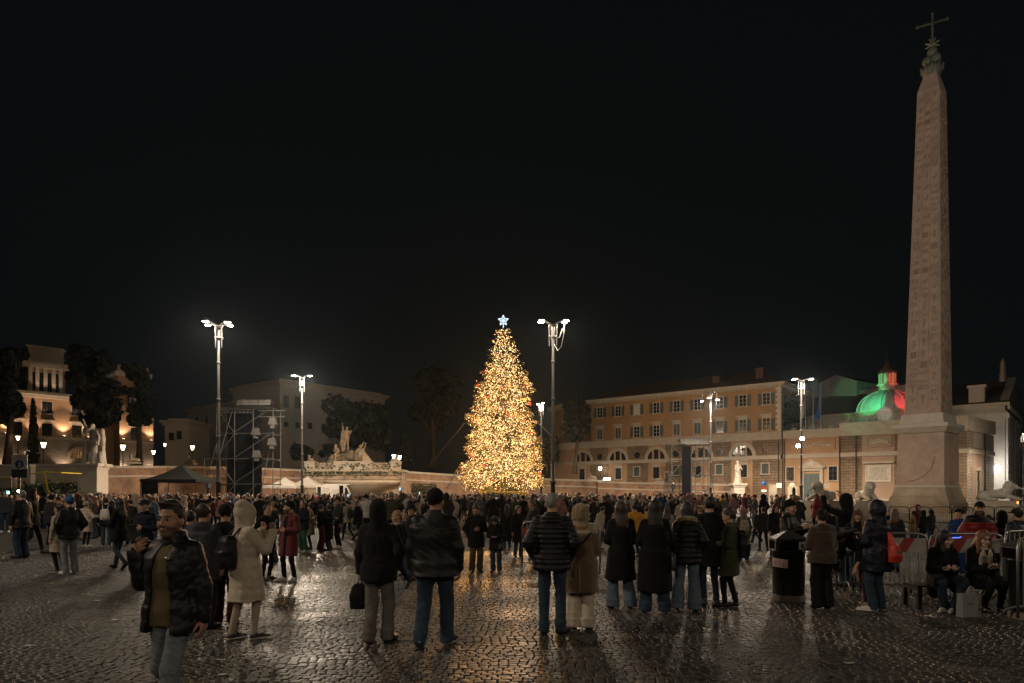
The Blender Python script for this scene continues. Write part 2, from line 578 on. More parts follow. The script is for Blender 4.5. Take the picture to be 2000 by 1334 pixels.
SHOE_ME = {}
def shoe_mesh(style, up, sole):
    key = (style, up.name, sole.name)
    if key in SHOE_ME: return SHOE_ME[key]
    q = SDF()
    tall = 0.26 if style == 'boot' else 0.115
    q.add(_cap((0, -.055, .042), (0, .07, .040), .041, .043))
    q.add(_cap((0, .06, .036), (0.004, .165, .028), .045, .034), .03)
    q.add(_cap((0, -.035, .05), (0, -.03, tall), .044, .047 if style == 'boot' else .040), .03)
    if style == 'sneaker': q.add(_ell((0, .05, .02), (.054, .155, .024)), .006)
    q.keep(lambda x, y, z: -z + 0 * x + 0 * y)
    P, Q = q.mesh(.009)
    zc = P[Q].mean(1)[:, 2]
    s = Skin(); s.add(P, Q, np.where(zc < (.030 if style == 'sneaker' else .016), 1, 0))
    SHOE_ME[key] = s.mesh('shoe', [up, sole])
    return SHOE_ME[key]

def ik(a, c, l1, l2, pole):
    """Knee or elbow between A and C for bones L1, L2, bent towards POLE."""
    d = c - a; L = min(d.length, (l1 + l2) * 0.998)
    if d.length > 1e-6: c2 = a + d.normalized() * L
    else: c2 = c
    d = (c2 - a).normalized()
    x = (l1*l1 - l2*l2 + L*L) / (2 * L)
    hh = math.sqrt(max(l1*l1 - x*x, 0.0))
    p = (pole - d * pole.dot(d))
    p = p.normalized() if p.length > 1e-6 else Vector((0, 1, 0))
    return a + d * x + p * hh, c2

ARM = dict(  # directions: out from the body, forward, up; upper arm, forearm, palm normal
    down=((.20, .02, -1), (.06, .16, -1), (-1, .1, 0)),
    back=((.22, -.30, -1), (.10, -.18, -1), (-1, .1, 0)),
    swing=((.16, .42, -1), (.0, .62, -.8), (-1, .1, 0)),
    pocket=((.42, -.28, -1), (-.34, .52, -.85), (-1, 0, 0)),
    front=((.24, .12, -1), (-.62, .78, .05), (-.2, -.2, .9)),
    belly=((.26, .10, -1), (-.80, .62, .02), (0, -1, 0)),
    hold=((.20, .25, -1), (-.30, .95, .30), (-.4, -.2, .9)),
    phone=((.26, .55, -.85), (-.30, .52, .82), (0, -1, 0.1)),
    raise_=((.45, .55, .25), (-.25, .35, 1), (0, 1, 0)),
    cross=((.30, .22, -1), (-.95, .45, .12), (0, -1, 0)),
    reach=((.20, .75, -.65), (.0, .95, .1), (-.5, 0, -.8)),
    lap=((.18, .30, -1), (-.35, .92, -.12), (0, -.3, .9)),
    clap=((.30, .35, -.9), (-.45, .85, .42), (-1, 0, .2)),
    behind=((.30, -.25, -1), (-.55, -.30, -.75), (0, -1, 0)),
    wide=((.55, .25, -.8), (.35, .75, .05), (-.3, -.2, -.9)),
)

def hand(skin, W, along, nrm, fine, curl=(25, 35, 20), side=1, ts=1.0):
    """Palm, four unequal bent fingers and a thumb that leaves the palm's side."""
    A = along.normalized()
    N = (nrm - A * nrm.dot(A))
    N = N.normalized() if N.length > 1e-4 else Vector((0, 0, 1))
    S = A.cross(N)                                  # towards the thumb for one hand, mirrored for the other
    S = S * side
    q = SDF()
    M = Matrix((( S.x, N.x, A.x, W.x), (S.y, N.y, A.y, W.y), (S.z, N.z, A.z, W.z), (0, 0, 0, 1)))
    q.add(_ell((0, 0, .048), (.043, .018, .056), M), .012)
    q.add(_cap(W - A * .05, W + A * .02, .028, .026), .015)
    L = ((.040, .025, .021), (.046, .029, .023), (.043, .027, .022), (.033, .020, .018))
    for k in range(4):
        b = W + A * (.086 - (.006 if k in (0, 2) else .0) - (.014 if k == 3 else 0)) + S * (.030 - .020 * k)
        ang = 0.0; p = b
        for j in range(3):
            ang += rad(curl[j] * (1.0 + .12 * k))
            d = A * math.cos(ang) + N * math.sin(ang) + S * (.05 * (1.2 - k))
            e = p + d.normalized() * L[k][j]
            q.add(_cap(p, e, .0098 - .001 * j, .0092 - .001 * j), .004)
            p = e
    p = W + A * .022 + S * .028
    for j, (a_, s_, n_, l_) in enumerate(((.62, .75, .25, .040), (.82, .35, .40, .030), (.86, .05, .5, .025))):
        d = (A * a_ + S * s_ * ts + N * n_).normalized()
        e = p + d * l_
        q.add(_cap(p, e, .0125 - .0015 * j, .011 - .0015 * j), .006)
        p = e
    P, Q = q.mesh(.0052 if fine else .0095)
    skin.add(P, Q, 0)

def person(sp):
    """One person: a continuous body (head, neck, hands, limbs) with clothing and hair as its children."""
    g = sp.get
    w = g('w', 1.0); fem = g('fem', False)
    h0 = g('res', .016)
    fine = g('fine', False)
    seed = g('seed', random.randint(0, 99999))
    sk = g('skin', SKIN)
    s = g('h', 1.75) / 1.75
    seated = g('sit')
    zp = g('zp', .93)
    lean = rad(g('lean', 0)); twist = rad(g('twist', 0)); tilt = rad(g('tilt', 0))
    T = Matrix.Translation((0, g('py', 0), zp)) @ Matrix.Rotation(twist, 4, 'Z') @ Matrix.Rotation(tilt, 4, 'Y') @ Matrix.Rotation(-lean, 4, 'X')
    sw = .170 * (0.90 if fem else 1.03) * (0.6 + 0.4 * w)
    hy, hp, hr = rad(g('yaw', 0)), rad(g('pitch', 0)), rad(g('roll', 0))
    H = T @ Matrix.Translation((0, .005, .615)) @ Matrix.Rotation(hy, 4, 'Z') @ Matrix.Rotation(-hp, 4, 'X') @ Matrix.Rotation(hr, 4, 'Y') @ Matrix.Translation((0, .012, -.010)) @ Matrix.Scale(1.085, 4)
    # ---- arms
    arms = []
    for sd, key in ((-1, g('L', 'down')), (1, g('R', 'down'))):
        a = ARM[key] if isinstance(key, str) else key
        def dv(t): return (T.to_3x3() @ Vector((t[0] * sd, t[1], t[2]))).normalized()
        sh = T @ Vector((sd * sw, -.012, .458))
        el = sh + dv(a[0]) * .285
        wr = el + dv(a[1]) * .245
        arms.append((sd, sh, el, wr, dv(a[1]), dv(a[2]), a))
    # ---- legs
    legs = []
    feet = g('feet', ((-.105, 0, 0, 0, 8), (.105, 0, 0, 0, 8)))
    for sd, ft in zip((-1, 1), feet):
        hip = Vector((sd * .088 * (0.7 + .3 * w), g('py', 0), zp - .01))
        pitch = rad(ft[3]); out = rad(ft[4]) * -sd
        fr = Matrix.Translation((ft[0], ft[1], ft[2])) @ Matrix.Rotation(out, 4, 'Z') @ Matrix.Rotation(-pitch, 4, 'X')
        ank = fr @ Vector((0, -.035, .085))
        pole = Vector((g('kx', 0.06) * sd, 1, g('kz', 0.0)))
        kn, ank = ik(hip, ank, .435, .415, pole)
        legs.append((sd, hip, kn, ank, fr))
    # ---- body
    body = Skin()
    hd = SDF()
    E = lambda c, r, k=.02: hd.add(_ell(c, r, H), k)
    def Cp(a, b, r1, r2, k=.012): hd.add(_cap(H @ Vector(a), H @ Vector(b), r1, r2), k)
    jw = .055 if fem else .061
    E((0, -.008, .100), (.0745, .094, .098)); E((0, .030, .030), (jw, .062, .078), .03)
    E((0, .062, -.030), (.030, .028, .022), .03)
    Cp((0, -.02, -.03), (0, .03, -.02), .05, .04, .03)
    if fine or h0 < .0165:
        for sd in (-1, 1):
            E((sd * .040, .058, .036), (.026, .026, .026), .025)
            E((sd * .0765, -.008, .058), (.010, .020, .031), .006)
            E((sd * .011, .101, .034), (.010, .011, .008), .008)
        Cp((0, .086, .082), (0, .106, .042), .009, .0125)
        Cp((-.036, .079, .098), (.036, .079, .098), .010, .010, .02)
        E((0, .0915, .008), (.023, .010, .0055), .006); E((0, .0885, -.003), (.019, .011, .0065), .006)
        for sd in (-1, 1): hd.carve(_ell((sd * .032, .101, .074), (.019, .017, .0115), H), .012)
    nb = T @ Vector((0, -.02, .50))
    hd.add(_cap(nb, H @ Vector((0, -.022, .03)), .060 * (.9 if fem else 1.02), .051 * (.88 if fem else 1.02)), .02)
    P, Q = hd.mesh(g('hres', .0062 if fine else max(.0095, h0 * .72)))
    Hi = np.array(H.inverted())
    C = P[Q].mean(1); Cl = C @ Hi[:3, :3].T + Hi[:3, 3]
    mi = np.zeros(len(Q), int)
    if fine or h0 < .0165:
        lip = (np.abs(Cl[:, 2] - .0035) < .0095) & (np.abs(Cl[:, 0]) < .0225) & (Cl[:, 1] > .084)
        mi[lip] = 1
        if g('beard'):
            b = (Cl[:, 2] < .022) & (Cl[:, 1] > -.005) & (Cl[:, 2] > -.055) & ~lip
            b |= (np.abs(Cl[:, 2] - .021) < .0075) & (np.abs(Cl[:, 0]) < .032) & (Cl[:, 1] > .08)
            mi[b] = 2
    body.add(P, Q, mi)
    bd = SDF()
    bd.add(_loft([(-.12, 0, 0, .13*w, .09*w), (.02, 0, 0, .135*w, .095*w), (.18, 0, 0, .118*w, .082*w), (.36, 0, .005, .142*w, .095*w), (.47, 0, -.01, .12*w, .07)], T))
    for (sd, sh, el, wr, fd, pn, a) in arms:
        bd.add(_cap(T @ Vector((sd*.05, -.015, .49)), sh, .045, .045)); bd.add(_cap(sh, el, .043, .036)); bd.add(_cap(el, wr, .036, .026))
    for (sd, hip, kn, ank, fr) in legs:
        bd.add(_cap(hip, kn, .068*w, .048)); bd.add(_cap(kn, ank, .048, .034))
    P, Q = bd.mesh(.03); body.add(P, Q, 0)
    hk = g('hands', (1, 1))
    for n_, (sd, sh, el, wr, fd, pn, a) in enumerate(arms):
        if not hk[n_] or a is ARM['pocket']: continue
        key = g('curlL' if sd < 0 else 'curlR', (18, 30, 18))
        along = fd if len(a) < 4 else (T.to_3x3() @ Vector((a[3][0] * sd, a[3][1], a[3][2]))).normalized()
        hand(body, wr, along, pn, fine, key, sd)
    root = link('person', body.mesh('person', [sk, LIPS, g('beardm', STUB)]))
    root.location = (*g('pos'), g('z', 0.0)); root.rotation_euler = (0, 0, rad(g('face', 0))); root.scale = (s, s, s)
    # ---- eyes
    if fine or g('eyes'):
        for sd in (-1, 1):
            e = MB(); e.T = H @ Matrix.Translation((sd * .032, .0752, .0740))
            e.lathe([(0.0001, .0125)] + [(.0125 * math.sin(t), .0125 * math.cos(t)) for t in (.5, .95, 1.6, 2.4)] + [(0.0001, -.0125)], 12)
            e2 = MB(); e2.T = e.T @ Matrix.Rotation(rad(-90), 4, 'X')
            e2.lathe([(0.0001, .0134), (.004, .0131), (.0090, .0099)], 12)
            eo = e.build('eye', EYE_W, root); e2.build('iris', IRIS, eo)
            br = MB(); br.T = H
            br.path([(sd*.014, .0925, .0955), (sd*.032, .0925, .1010), (sd*.052, .0775, .0975)], [.0036, .0042, .0022], 6)
            br.build('eyebrow', g('browm', g('hairm', H_BLK)), root)
    # ---- trousers, tights or skirt
    bt = g('bottom', dict(k='jeans', m=C_DENIM)); bk = bt['k']
    r1, r2, r3 = dict(jeans=(.092, .070, .066), slim=(.086, .060, .047), wide=(.098, .088, .105), loose=(.100, .082, .078), legging=(.080, .058, .042), skirt=(.080, .056, .040))[bk]
    q = SDF()
    q.add(_ell((0, -.012, -.015), (.165 * w, .122 * w, .13), Matrix.Translation((0, g('py', 0), zp))), .03)
    for (sd, hip, kn, ank, fr) in legs:
        q.add(_cap(hip, kn, r1 * (.55 + .45 * w), r2), .03)
        end = ank + (ank - kn).normalized() * (.03 if bk in ('wide', 'jeans', 'loose') else .0)
        q.add(_cap(kn, end, r2, r3), .025)
        if bk in ('wide', 'jeans', 'loose'): q.add(_ell(ank + (kn - ank).normalized() * .06, (r3 + .004, r3 + .010, .035)), .03)
    if bk == 'skirt':
        hz = bt.get('hem', .55)
        q.add(_loft([(hz - .02, 0, 0, .25, .20), (zp - .05, 0, 0, .175, .13), (zp + .08, 0, 0, .15, .11)], Matrix.Identity(4)), .03)
    fo = wobble(seed, 26, (1, 1, 1.5)); fo2 = wobble(seed + 5, 60, (.7, .7, 1.6))
    if bk not in ('legging', 'skirt'): q.push(lambda x, y, z: .007 * fo(x, y, z) - .010 * np.abs(fo2(x, y, z)) ** .7 + .006)
    q.keep(lambda x, y, z: .028 - z + 0 * x + 0 * y)
    tr = skin_obj('skirt' if bk == 'skirt' else ('tights' if bk == 'legging' else 'trousers'), q, h0 * 1.05, bt['m'], root)
    # ---- shoes
    st, up, so = g('shoes', ('shoe', L_BLK, RUB_B))
    for (sd, hip, kn, ank, fr) in legs:
        o = link('shoe', shoe_mesh(st, up, so), root)
        sc = 0.9 if fem else 1.04
        o.matrix_local = Matrix.Translation(ank - (fr.to_3x3() @ Vector((0, -.035, .085)))) @ fr.to_3x3().to_4x4() @ Matrix.Scale(sc, 4)
    # ---- upper clothes
    tp = g('top', dict(k='jacket', m=C_BLK))
    def torso_field(tp, lo_, sleeve=True):
        q = SDF()
        fm = fem
        wa = .128 if fm else .148
        q.add(_loft([(-.13, 0, -.004, (.168 + lo_) * w, (.122 + lo_) * w), (.0, 0, -.004, (.165 + lo_) * w, (.122 + lo_) * w),
                     (.16, 0, 0, (wa + .01 + lo_ * 1.15) * w, (.106 + lo_ * 1.1) * w), (.30, 0, .004, ((.150 if fm else .166) + lo_) * w, (.122 + lo_) * w),
                     (.40, 0, -.002, ((.154 if fm else .176) + lo_) * w, (.112 + lo_) * w), (.475, 0, -.014, ((.112 if fm else .134) + lo_ * .6) * w, .088 + lo_ * .5),
                     (.525, 0, -.018, .078 + lo_ * .3, .070 + lo_ * .3)], T), .03)
        for (sd, sh, el, wr, fd, pn, a) in arms:
            q.add(_cap(T @ Vector((sd * .055, -.018, .500)), sh + T.to_3x3() @ Vector((-sd * .020, 0, .004)), .044 + lo_ * .4, .048 + lo_ * .5), .05)
            if sleeve:
                q.add(_cap(sh, el, .055 + lo_ * .6, .050 + lo_ * .7), .035)
                q.add(_cap(el, wr + (wr - el).normalized() * (-.012), .051 + lo_ * .7, .036 + lo_ * .75), .03)
        return q
    lo_ = tp.get('loose', .018)
    hem = tp.get('hem', .80)
    def below(q, hem, lo_, fl):
        if hem < zp - .1 and not seated:
            z0 = hem - .02
            fx = (feet[0][0] + feet[1][0]) / 2 * .3; fy = (feet[0][1] + feet[1][1]) / 2 * .3 + g('py', 0) * .6
            q.add(_loft([(z0, fx, fy, (.168 + lo_ + fl) * w, (.128 + lo_ + fl) * w), (zp - .08, 0, g('py', 0), (.170 + lo_) * w, (.125 + lo_) * w), (zp + .02, 0, g('py', 0), (.164 + lo_) * w, (.12 + lo_) * w)], Matrix.Identity(4)), .04)
            for (sd, hip, kn, ank, fr) in legs: q.add(_cap(hip, kn, .090 + lo_, .082 + lo_ + fl * .4), .06)
        if seated:
            for (sd, hip, kn, ank, fr) in legs: q.add(_cap(hip, hip.lerp(kn, tp.get('thigh', .75)), .098 + lo_, .092 + lo_), .05)
            if tp.get('drape'):
                for (sd, hip, kn, ank, fr) in legs: q.add(_cap(hip + Vector((sd*.05, .05, -.05)), hip.lerp(kn, .6) + Vector((sd * .07, -.03, -tp['drape'])), .075, .06), .08)
    q = torso_field(tp, lo_)
    below(q, hem, lo_, tp.get('flare', .02))
    if tp.get('open'):
        oc, oh = tp['open']
        Ti = np.array(T.inverted())
        def gap(x, y, z):
            u = Ti[0,0]*x + Ti[0,1]*y + Ti[0,2]*z + Ti[0,3]; v = Ti[1,0]*x + Ti[1,1]*y + Ti[1,2]*z + Ti[1,3]; ww = Ti[2,0]*x + Ti[2,1]*y + Ti[2,2]*z + Ti[2,3]
            hw = oc + (oh - oc) * np.clip((.5 - ww) / .65, 0, 1)
            return np.maximum(np.abs(u - tp.get('ocx', 0)) - hw, .02 - v)
        q.carve((gap, np.array((-.6, -.4, .3)), np.array((.6, .8, 1.7))), .012)
    if tp.get('collar', 1):
        ch = tp.get('collar_h', .575)
        q.add(_loft([(.49, 0, -.022, .088 + lo_ * .4, .082 + lo_ * .4), (ch, 0, -.018, .074 + lo_ * .4, .072 + lo_ * .4)], T), .02)
        q.carve(_ell((0, .0, ch + .02), (.060, .058, .05), T), .008)
    hood = tp.get('hood')
    if hood == 'up':
        q.add(_ell((0, -.020, .090), (.106, .128, .142), H), .03)
        q.add(_cap(T @ Vector((0, -.03, .50)), H @ Vector((0, -.04, .03)), .105, .10), .04)
        if tp.get('fall'): q.add(_ell((0, -.06, .20), (.07, .075, .05), H), .04)
        q.carve(_ell((0, .125, .055), (.074, .105, .105), H), .012)
    elif hood == 'down':
        q.add(_ell((0, -.085, .500), (.118, .062, .075), T), .03)
        q.add(_ell((0, -.070, .545), (.098, .058, .040), T), .02)
        q.carve(_ell((0, -.045, .585), (.070, .06, .035), T), .02)
    pit = tp.get('puff')
    if pit:
        pa = tp.get('pa', .011)
        Ti2 = np.array(T.inverted())
        q.push(lambda x, y, z: -pa * np.sqrt(np.abs(np.sin(np.pi * (Ti2[2,0]*x + Ti2[2,1]*y + Ti2[2,2]*z + Ti2[2,3]) / pit)) + .001) + pa * .6)
    fa = wobble(seed + 1, 17, (1, 1, 1)); fb = wobble(seed + 2, 38, (1, 1, 1.6)); fc = wobble(seed + 12, 24, (1.2, 1.2, .8))
    A1 = tp.get('fold', .007)
    q.push(lambda x, y, z: A1 * fa(x, y, z) - A1 * 1.3 * np.abs(fb(x, y, z)) ** .7 - A1 * .8 * np.abs(fc(x, y, z)) ** .7 + A1 * .9)
    hw = wobble(seed + 3, 14, (1, 1, .1))
    if not seated: q.keep(lambda x, y, z: (hem + .008 * hw(x, y, z) - z) + 0 * x)
    nm = dict(coat='coat', puffer='puffer_jacket', jacket='jacket', hoodie='hoodie', parka='parka', vest='jacket')[tp['k']]
    to = skin_obj(nm, q, h0, tp['m'], root)
    for zc_, mm_ in tp.get('band', ()):
        me = to.data; me.materials.append(mm_)
        zz = np.zeros(len(me.polygons) * 3, dtype=f32); me.polygons.foreach_get('center', zz); zz = zz.reshape(-1, 3)
        mi_ = np.zeros(len(me.polygons), dtype=np.int32); me.polygons.foreach_get('material_index', mi_)
        zl = (np.array(T.inverted())[2, :3] @ zz.T) + np.array(T.inverted())[2, 3]
        mi_[zl > zc_] = len(me.materials) - 1
        me.polygons.foreach_set('material_index', mi_)
    inn = g('inner')
    if inn:
        q = torso_field(inn, inn.get('loose', .004), False)
        q.add(_loft([(.49, 0, -.022, .074, .072), (.555, 0, -.016, .066, .064)], T), .015)
        q.carve(_ell((0, .0, .575), (.052, .050, .04), T), .008)
        hz2 = inn.get('hem', .80)
        fi = wobble(seed + 9, 30, (1, 1, .8))
        q.push(lambda x, y, z: .006 * fi(x, y, z))
        q.keep(lambda x, y, z: hz2 - z + 0 * x + 0 * y)
        skin_obj(inn.get('n', 'shirt'), q, h0, inn['m'], root)
    if tp.get('fur'):
        q = SDF()
        pts = [T @ Vector((.125 * math.cos(t), -.075 + .085 * math.sin(t), .535 - .03 * math.sin(t))) for t in np.linspace(PI * .93, PI * 2.07, 9)]
        for i in range(8): q.add(_cap(pts[i], pts[i+1], .040, .040), .02)
        fz = wobble(seed + 4, 150)
        q.push(lambda x, y, z: .007 * fz(x, y, z))
        skin_obj('fur_trim', q, .012, tp['fur'], root)
    # ---- hair
    hk_ = g('hair', 'short'); hm = g('hairm', H_BLK)
    if hk_ and hk_ != 'bald' and hood != 'up':
        q = SDF()
        Hi_ = np.array(H.inverted())
        def loc(x, y, z): return [Hi_[i,0]*x + Hi_[i,1]*y + Hi_[i,2]*z + Hi_[i,3] for i in range(3)]
        hs = wobble(seed + 6, 75, (1, 1, .35)); hv = wobble(seed + 7, 28)
        if hk_ in ('short', 'quiff', 'crop', 'bun', 'tail'):
            v = .004 if hk_ == 'crop' else (.009 if hk_ == 'quiff' else .010)
            q.add(_ell((0, -.020, .108), (.0755 + v, .089 + v, .094 + v), H), .01)
            if hk_ == 'quiff': q.add(_ell((.012, .030, .190), (.062, .060, .026), H), .04)
            hn_ = wobble(seed + 15, 60)
            def hl(x, y, z):
                u, v_, ww = loc(x, y, z)
                return (.076 + .010 * hn_(x, y, z) + np.where(v_ > 0, .88 * v_, 1.05 * v_) - ww) * .75
            q.carve(_ell((0, .132, .040), (.086, .066, .094), H), .02)
            q.keep(hl)
            if hk_ == 'bun': q.add(_ell((0, -.105, .15), (.042, .042, .042), H), .02)
            if hk_ == 'tail': q.add(_cap(H @ Vector((0, -.11, .12)), H @ Vector((0, -.125, -.12)), .035, .018), .03)
        else:
            ln = g('hlen', .30)
            q.add(_ell((0, -.012, .104), (.090, .108, .106), H), .01)
            q.add(_loft([(-ln, 0, -.105, .085, .030), (-ln * .55, 0, -.098, .108, .048), (-.06, 0, -.062, .106, .068), (.03, 0, -.03, .098, .085), (.10, 0, -.015, .088, .09)], H), .03)
            if g('hfront'):
                for sd in (-1, 1): q.add(_cap(H @ Vector((sd * .080, .02, .05)), H @ Vector((sd * .098, .075, -g('hfront'))), .034, .026), .03)
            q.carve(_ell((0, .122, .036), (.062, .100, .106), H), .012)
        q.push(lambda x, y, z: .0045 * hs(x, y, z) + .0065 * hv(x, y, z))
        skin_obj('hair', q, .010 if fine else max(.0115, h0 * .8), hm, root)
    ht = g('hat')
    if ht:
        q = SDF(); Hi_ = np.array(H.inverted())
        if ht['k'] in ('beanie', 'pompom'):
            q.add(_ell((0, -.014, .112), (.092, .113, .108), H), .01)
            q.keep(lambda x, y, z: (.098 + .30 * (Hi_[1,0]*x + Hi_[1,1]*y + Hi_[1,2]*z + Hi_[1,3]) - (Hi_[2,0]*x + Hi_[2,1]*y + Hi_[2,2]*z + Hi_[2,3])) * .9)
            if ht['k'] == 'pompom': q.add(_ell((0, -.02, .235), (.042, .042, .040), H), .01)
            hs = wobble(seed + 8, 120); q.push(lambda x, y, z: .002 * hs(x, y, z))
        elif ht['k'] == 'cap':
            q.add(_ell((0, -.010, .112), (.088, .108, .098), H), .01)
            q.keep(lambda x, y, z: (.105 - (Hi_[2,0]*x + Hi_[2,1]*y + Hi_[2,2]*z + Hi_[2,3])) * .95)
            q.add(_ell((0, .105, .118), (.070, .075, .011), H), .01)
        elif ht['k'] == 'fur':
            q.add(_ell((0, -.012, .118), (.112, .128, .108), H), .01)
            q.add(_ell((0, -.055, .045), (.115, .085, .090), H), .04)
            q.carve(_ell((0, .140, .035), (.085, .10, .105), H), .02)
            hs = wobble(seed + 8, 130); q.push(lambda x, y, z: .009 * hs(x, y, z))
        elif ht['k'] == 'band':
            q.add(_ell((0, -.010, .112), (.090, .110, .100), H), .01)
            q.keep(lambda x, y, z: np.abs((Hi_[2,0]*x + Hi_[2,1]*y + Hi_[2,2]*z + Hi_[2,3]) - .125 + .2 * (Hi_[1,0]*x + Hi_[1,1]*y + Hi_[1,2]*z + Hi_[1,3])) - .022)
        skin_obj('hat' if ht['k'] != 'band' else 'headband', q, .0115, ht['m'], root)
    sf = g('scarf')
    if sf:
        q = SDF()
        q.add(_ell((0, -.005, .530), (.108, .105, .052), T), .02)
        q.carve(_ell((0, .005, .60), (.060, .060, .06), T), .02)
        if sf.get('tail'):
            for sd in (-1, 1): q.add(_ell((sd * .062, .128, .50 - sf['tail'] / 2), (.058, .026, sf['tail'] / 2 + .04), T), .03)
        hs = wobble(seed + 8, 55); q.push(lambda x, y, z: .009 * hs(x, y, z))
        skin_obj('scarf', q, .013, sf['m'], root)
    tag(root, g('label'), 'person', g('group'))
    root['_T'] = [c for r in T for c in r]; root['_H'] = [c for r in H for c in r]
    root['_W'] = [c for a in arms for c in a[3]]
    return root, T, H, arms

def world_of(root, v):
    return Matrix.Translation(root.location) @ Matrix.Rotation(root.rotation_euler.z, 4, 'Z') @ Matrix.Scale(root.scale.x, 4) @ Vector(v)
# ------------------------------------------------------------------ setting materials
def ground_mats():
    m = mat('basalt_cobble', (0.050, 0.046, 0.042), 0.30, spec=0.5)
    nt = m.node_tree; p = nt.nodes['Principled BSDF']; L = nt.links
    geo = nt.nodes.new('ShaderNodeNewGeometry'); oi = nt.nodes.new('ShaderNodeObjectInfo')
    ad = nt.nodes.new('ShaderNodeMath'); ad.operation = 'ADD'; fr = nt.nodes.new('ShaderNodeMath'); fr.operation = 'FRACT'
    L.new(geo.outputs['Random Per Island'], ad.inputs[0]); L.new(oi.outputs['Random'], ad.inputs[1]); L.new(ad.outputs[0], fr.inputs[0])
    rp = nt.nodes.new('ShaderNodeValToRGB')
    rp.color_ramp.elements[0].color = (0.026, 0.027, 0.024, 1); rp.color_ramp.elements[1].color = (0.082, 0.077, 0.062, 1)
    e = rp.color_ramp.elements.new(0.5); e.color = (0.050, 0.046, 0.040, 1)
    L.new(fr.outputs[0], rp.inputs[0])
    # wet and dry areas, tens of centimetres to metres across
    n = nt.nodes.new('ShaderNodeTexNoise'); n.inputs['Scale'].default_value = 0.42; n.inputs['Detail'].default_value = 5; n.inputs['Roughness'].default_value = 0.6
    L.new(geo.outputs['Position'], n.inputs['Vector'])
    r = nt.nodes.new('ShaderNodeMapRange'); r.inputs['From Min'].default_value = 0.36; r.inputs['From Max'].default_value = 0.62
    r.inputs['To Min'].default_value = 0.30; r.inputs['To Max'].default_value = 0.52
    L.new(n.outputs['Fac'], r.inputs['Value'])
    ad2 = nt.nodes.new('ShaderNodeMath'); ad2.operation = 'MULTIPLY_ADD'
    L.new(fr.outputs[0], ad2.inputs[0]); ad2.inputs[1].default_value = 0.10; L.new(r.outputs[0], ad2.inputs[2])
    L.new(ad2.outputs[0], p.inputs['Roughness'])
    n2 = nt.nodes.new('ShaderNodeTexNoise'); n2.inputs['Scale'].default_value = 55; n2.inputs['Detail'].default_value = 4
    L.new(geo.outputs['Position'], n2.inputs['Vector'])
    mx = nt.nodes.new('ShaderNodeMix'); mx.data_type = 'RGBA'; mx.blend_type = 'MULTIPLY'; mx.inputs[0].default_value = 0.7
    L.new(rp.outputs[0], mx.inputs[6]); L.new(n2.outputs['Fac'], mx.inputs[7])
    mx2 = nt.nodes.new('ShaderNodeMix'); mx2.data_type = 'RGBA'; mx2.blend_type = 'MULTIPLY'; mx2.inputs[0].default_value = 1.0
    L.new(mx.outputs[2], mx2.inputs[6]); mx2.inputs[7].default_value = (1.5, 1.5, 1.5, 1)
    L.new(mx2.outputs[2], p.inputs['Base Color'])
    b = nt.nodes.new('ShaderNodeBump'); b.inputs['Strength'].default_value = 0.08; b.inputs['Distance'].default_value = 0.004
    L.new(n2.outputs['Fac'], b.inputs['Height']); L.new(b.outputs[0], p.inputs['Normal'])
    # distant paving: the same stones too small to build one by one
    f = mat('far_paving', (0.05, 0.046, 0.042), 0.7, spec=.2)
    nt = f.node_tree; p = nt.nodes['Principled BSDF']; L = nt.links
    geo = nt.nodes.new('ShaderNodeNewGeometry')
    v = nt.nodes.new('ShaderNodeTexVoronoi'); v.inputs['Scale'].default_value = 8.5
    L.new(geo.outputs['Position'], v.inputs['Vector'])
    v2 = nt.nodes.new('ShaderNodeTexVoronoi'); v2.feature = 'DISTANCE_TO_EDGE'; v2.inputs['Scale'].default_value = 8.5
    L.new(geo.outputs['Position'], v2.inputs['Vector'])
    rp = nt.nodes.new('ShaderNodeValToRGB')
    rp.color_ramp.elements[0].color = (0.022, 0.021, 0.019, 1); rp.color_ramp.elements[1].color = (0.062, 0.056, 0.048, 1)
    L.new(v.outputs['Color'], rp.inputs[0]); L.new(rp.outputs[0], p.inputs['Base Color'])
    r = nt.nodes.new('ShaderNodeMapRange'); r.inputs['From Max'].default_value = 0.12
    L.new(v2.outputs['Distance'], r.inputs['Value'])
    b = nt.nodes.new('ShaderNodeBump'); b.inputs['Strength'].default_value = 1.0; b.inputs['Distance'].default_value = 0.05
    L.new(r.outputs[0], b.inputs['Height']); L.new(b.outputs[0], p.inputs['Normal'])
    return m, f
COBBLE, FARPAVE = ground_mats()
MORTAR = mat('mortar', (0.014, 0.013, 0.012), 0.7, var=0.5, vscale=8)

# ------------------------------------------------------------------ ground
NEAR0, NEAR1 = 4.6, 21.0
def half(y): return 0.80 * y + 1.8
a0, a1 = half(NEAR0), half(NEAR1)
gm = MB()
B_ = 425
gm.mi = 1
gm.quad((-a0, NEAR0, -.03), (a0, NEAR0, -.03), (a1, NEAR1, -.03), (-a1, NEAR1, -.03))
gm.mi = 0
gm.quad((-B_, NEAR1, -.004), (B_, NEAR1, -.004), (B_, B_, -.004), (-B_, B_, -.004))
gm.quad((-B_, -B_, -.004), (B_, -B_, -.004), (B_, NEAR0, -.004), (-B_, NEAR0, -.004))
gm.quad((-B_, NEAR0, -.004), (-a0, NEAR0, -.004), (-a1, NEAR1, -.004), (-B_, NEAR1, -.004))
gm.quad((a0, NEAR0, -.004), (B_, NEAR0, -.004), (B_, NEAR1, -.004), (a1, NEAR1, -.004))
ground = gm.build('ground', [FARPAVE, MORTAR])
tag(ground, kind='structure')

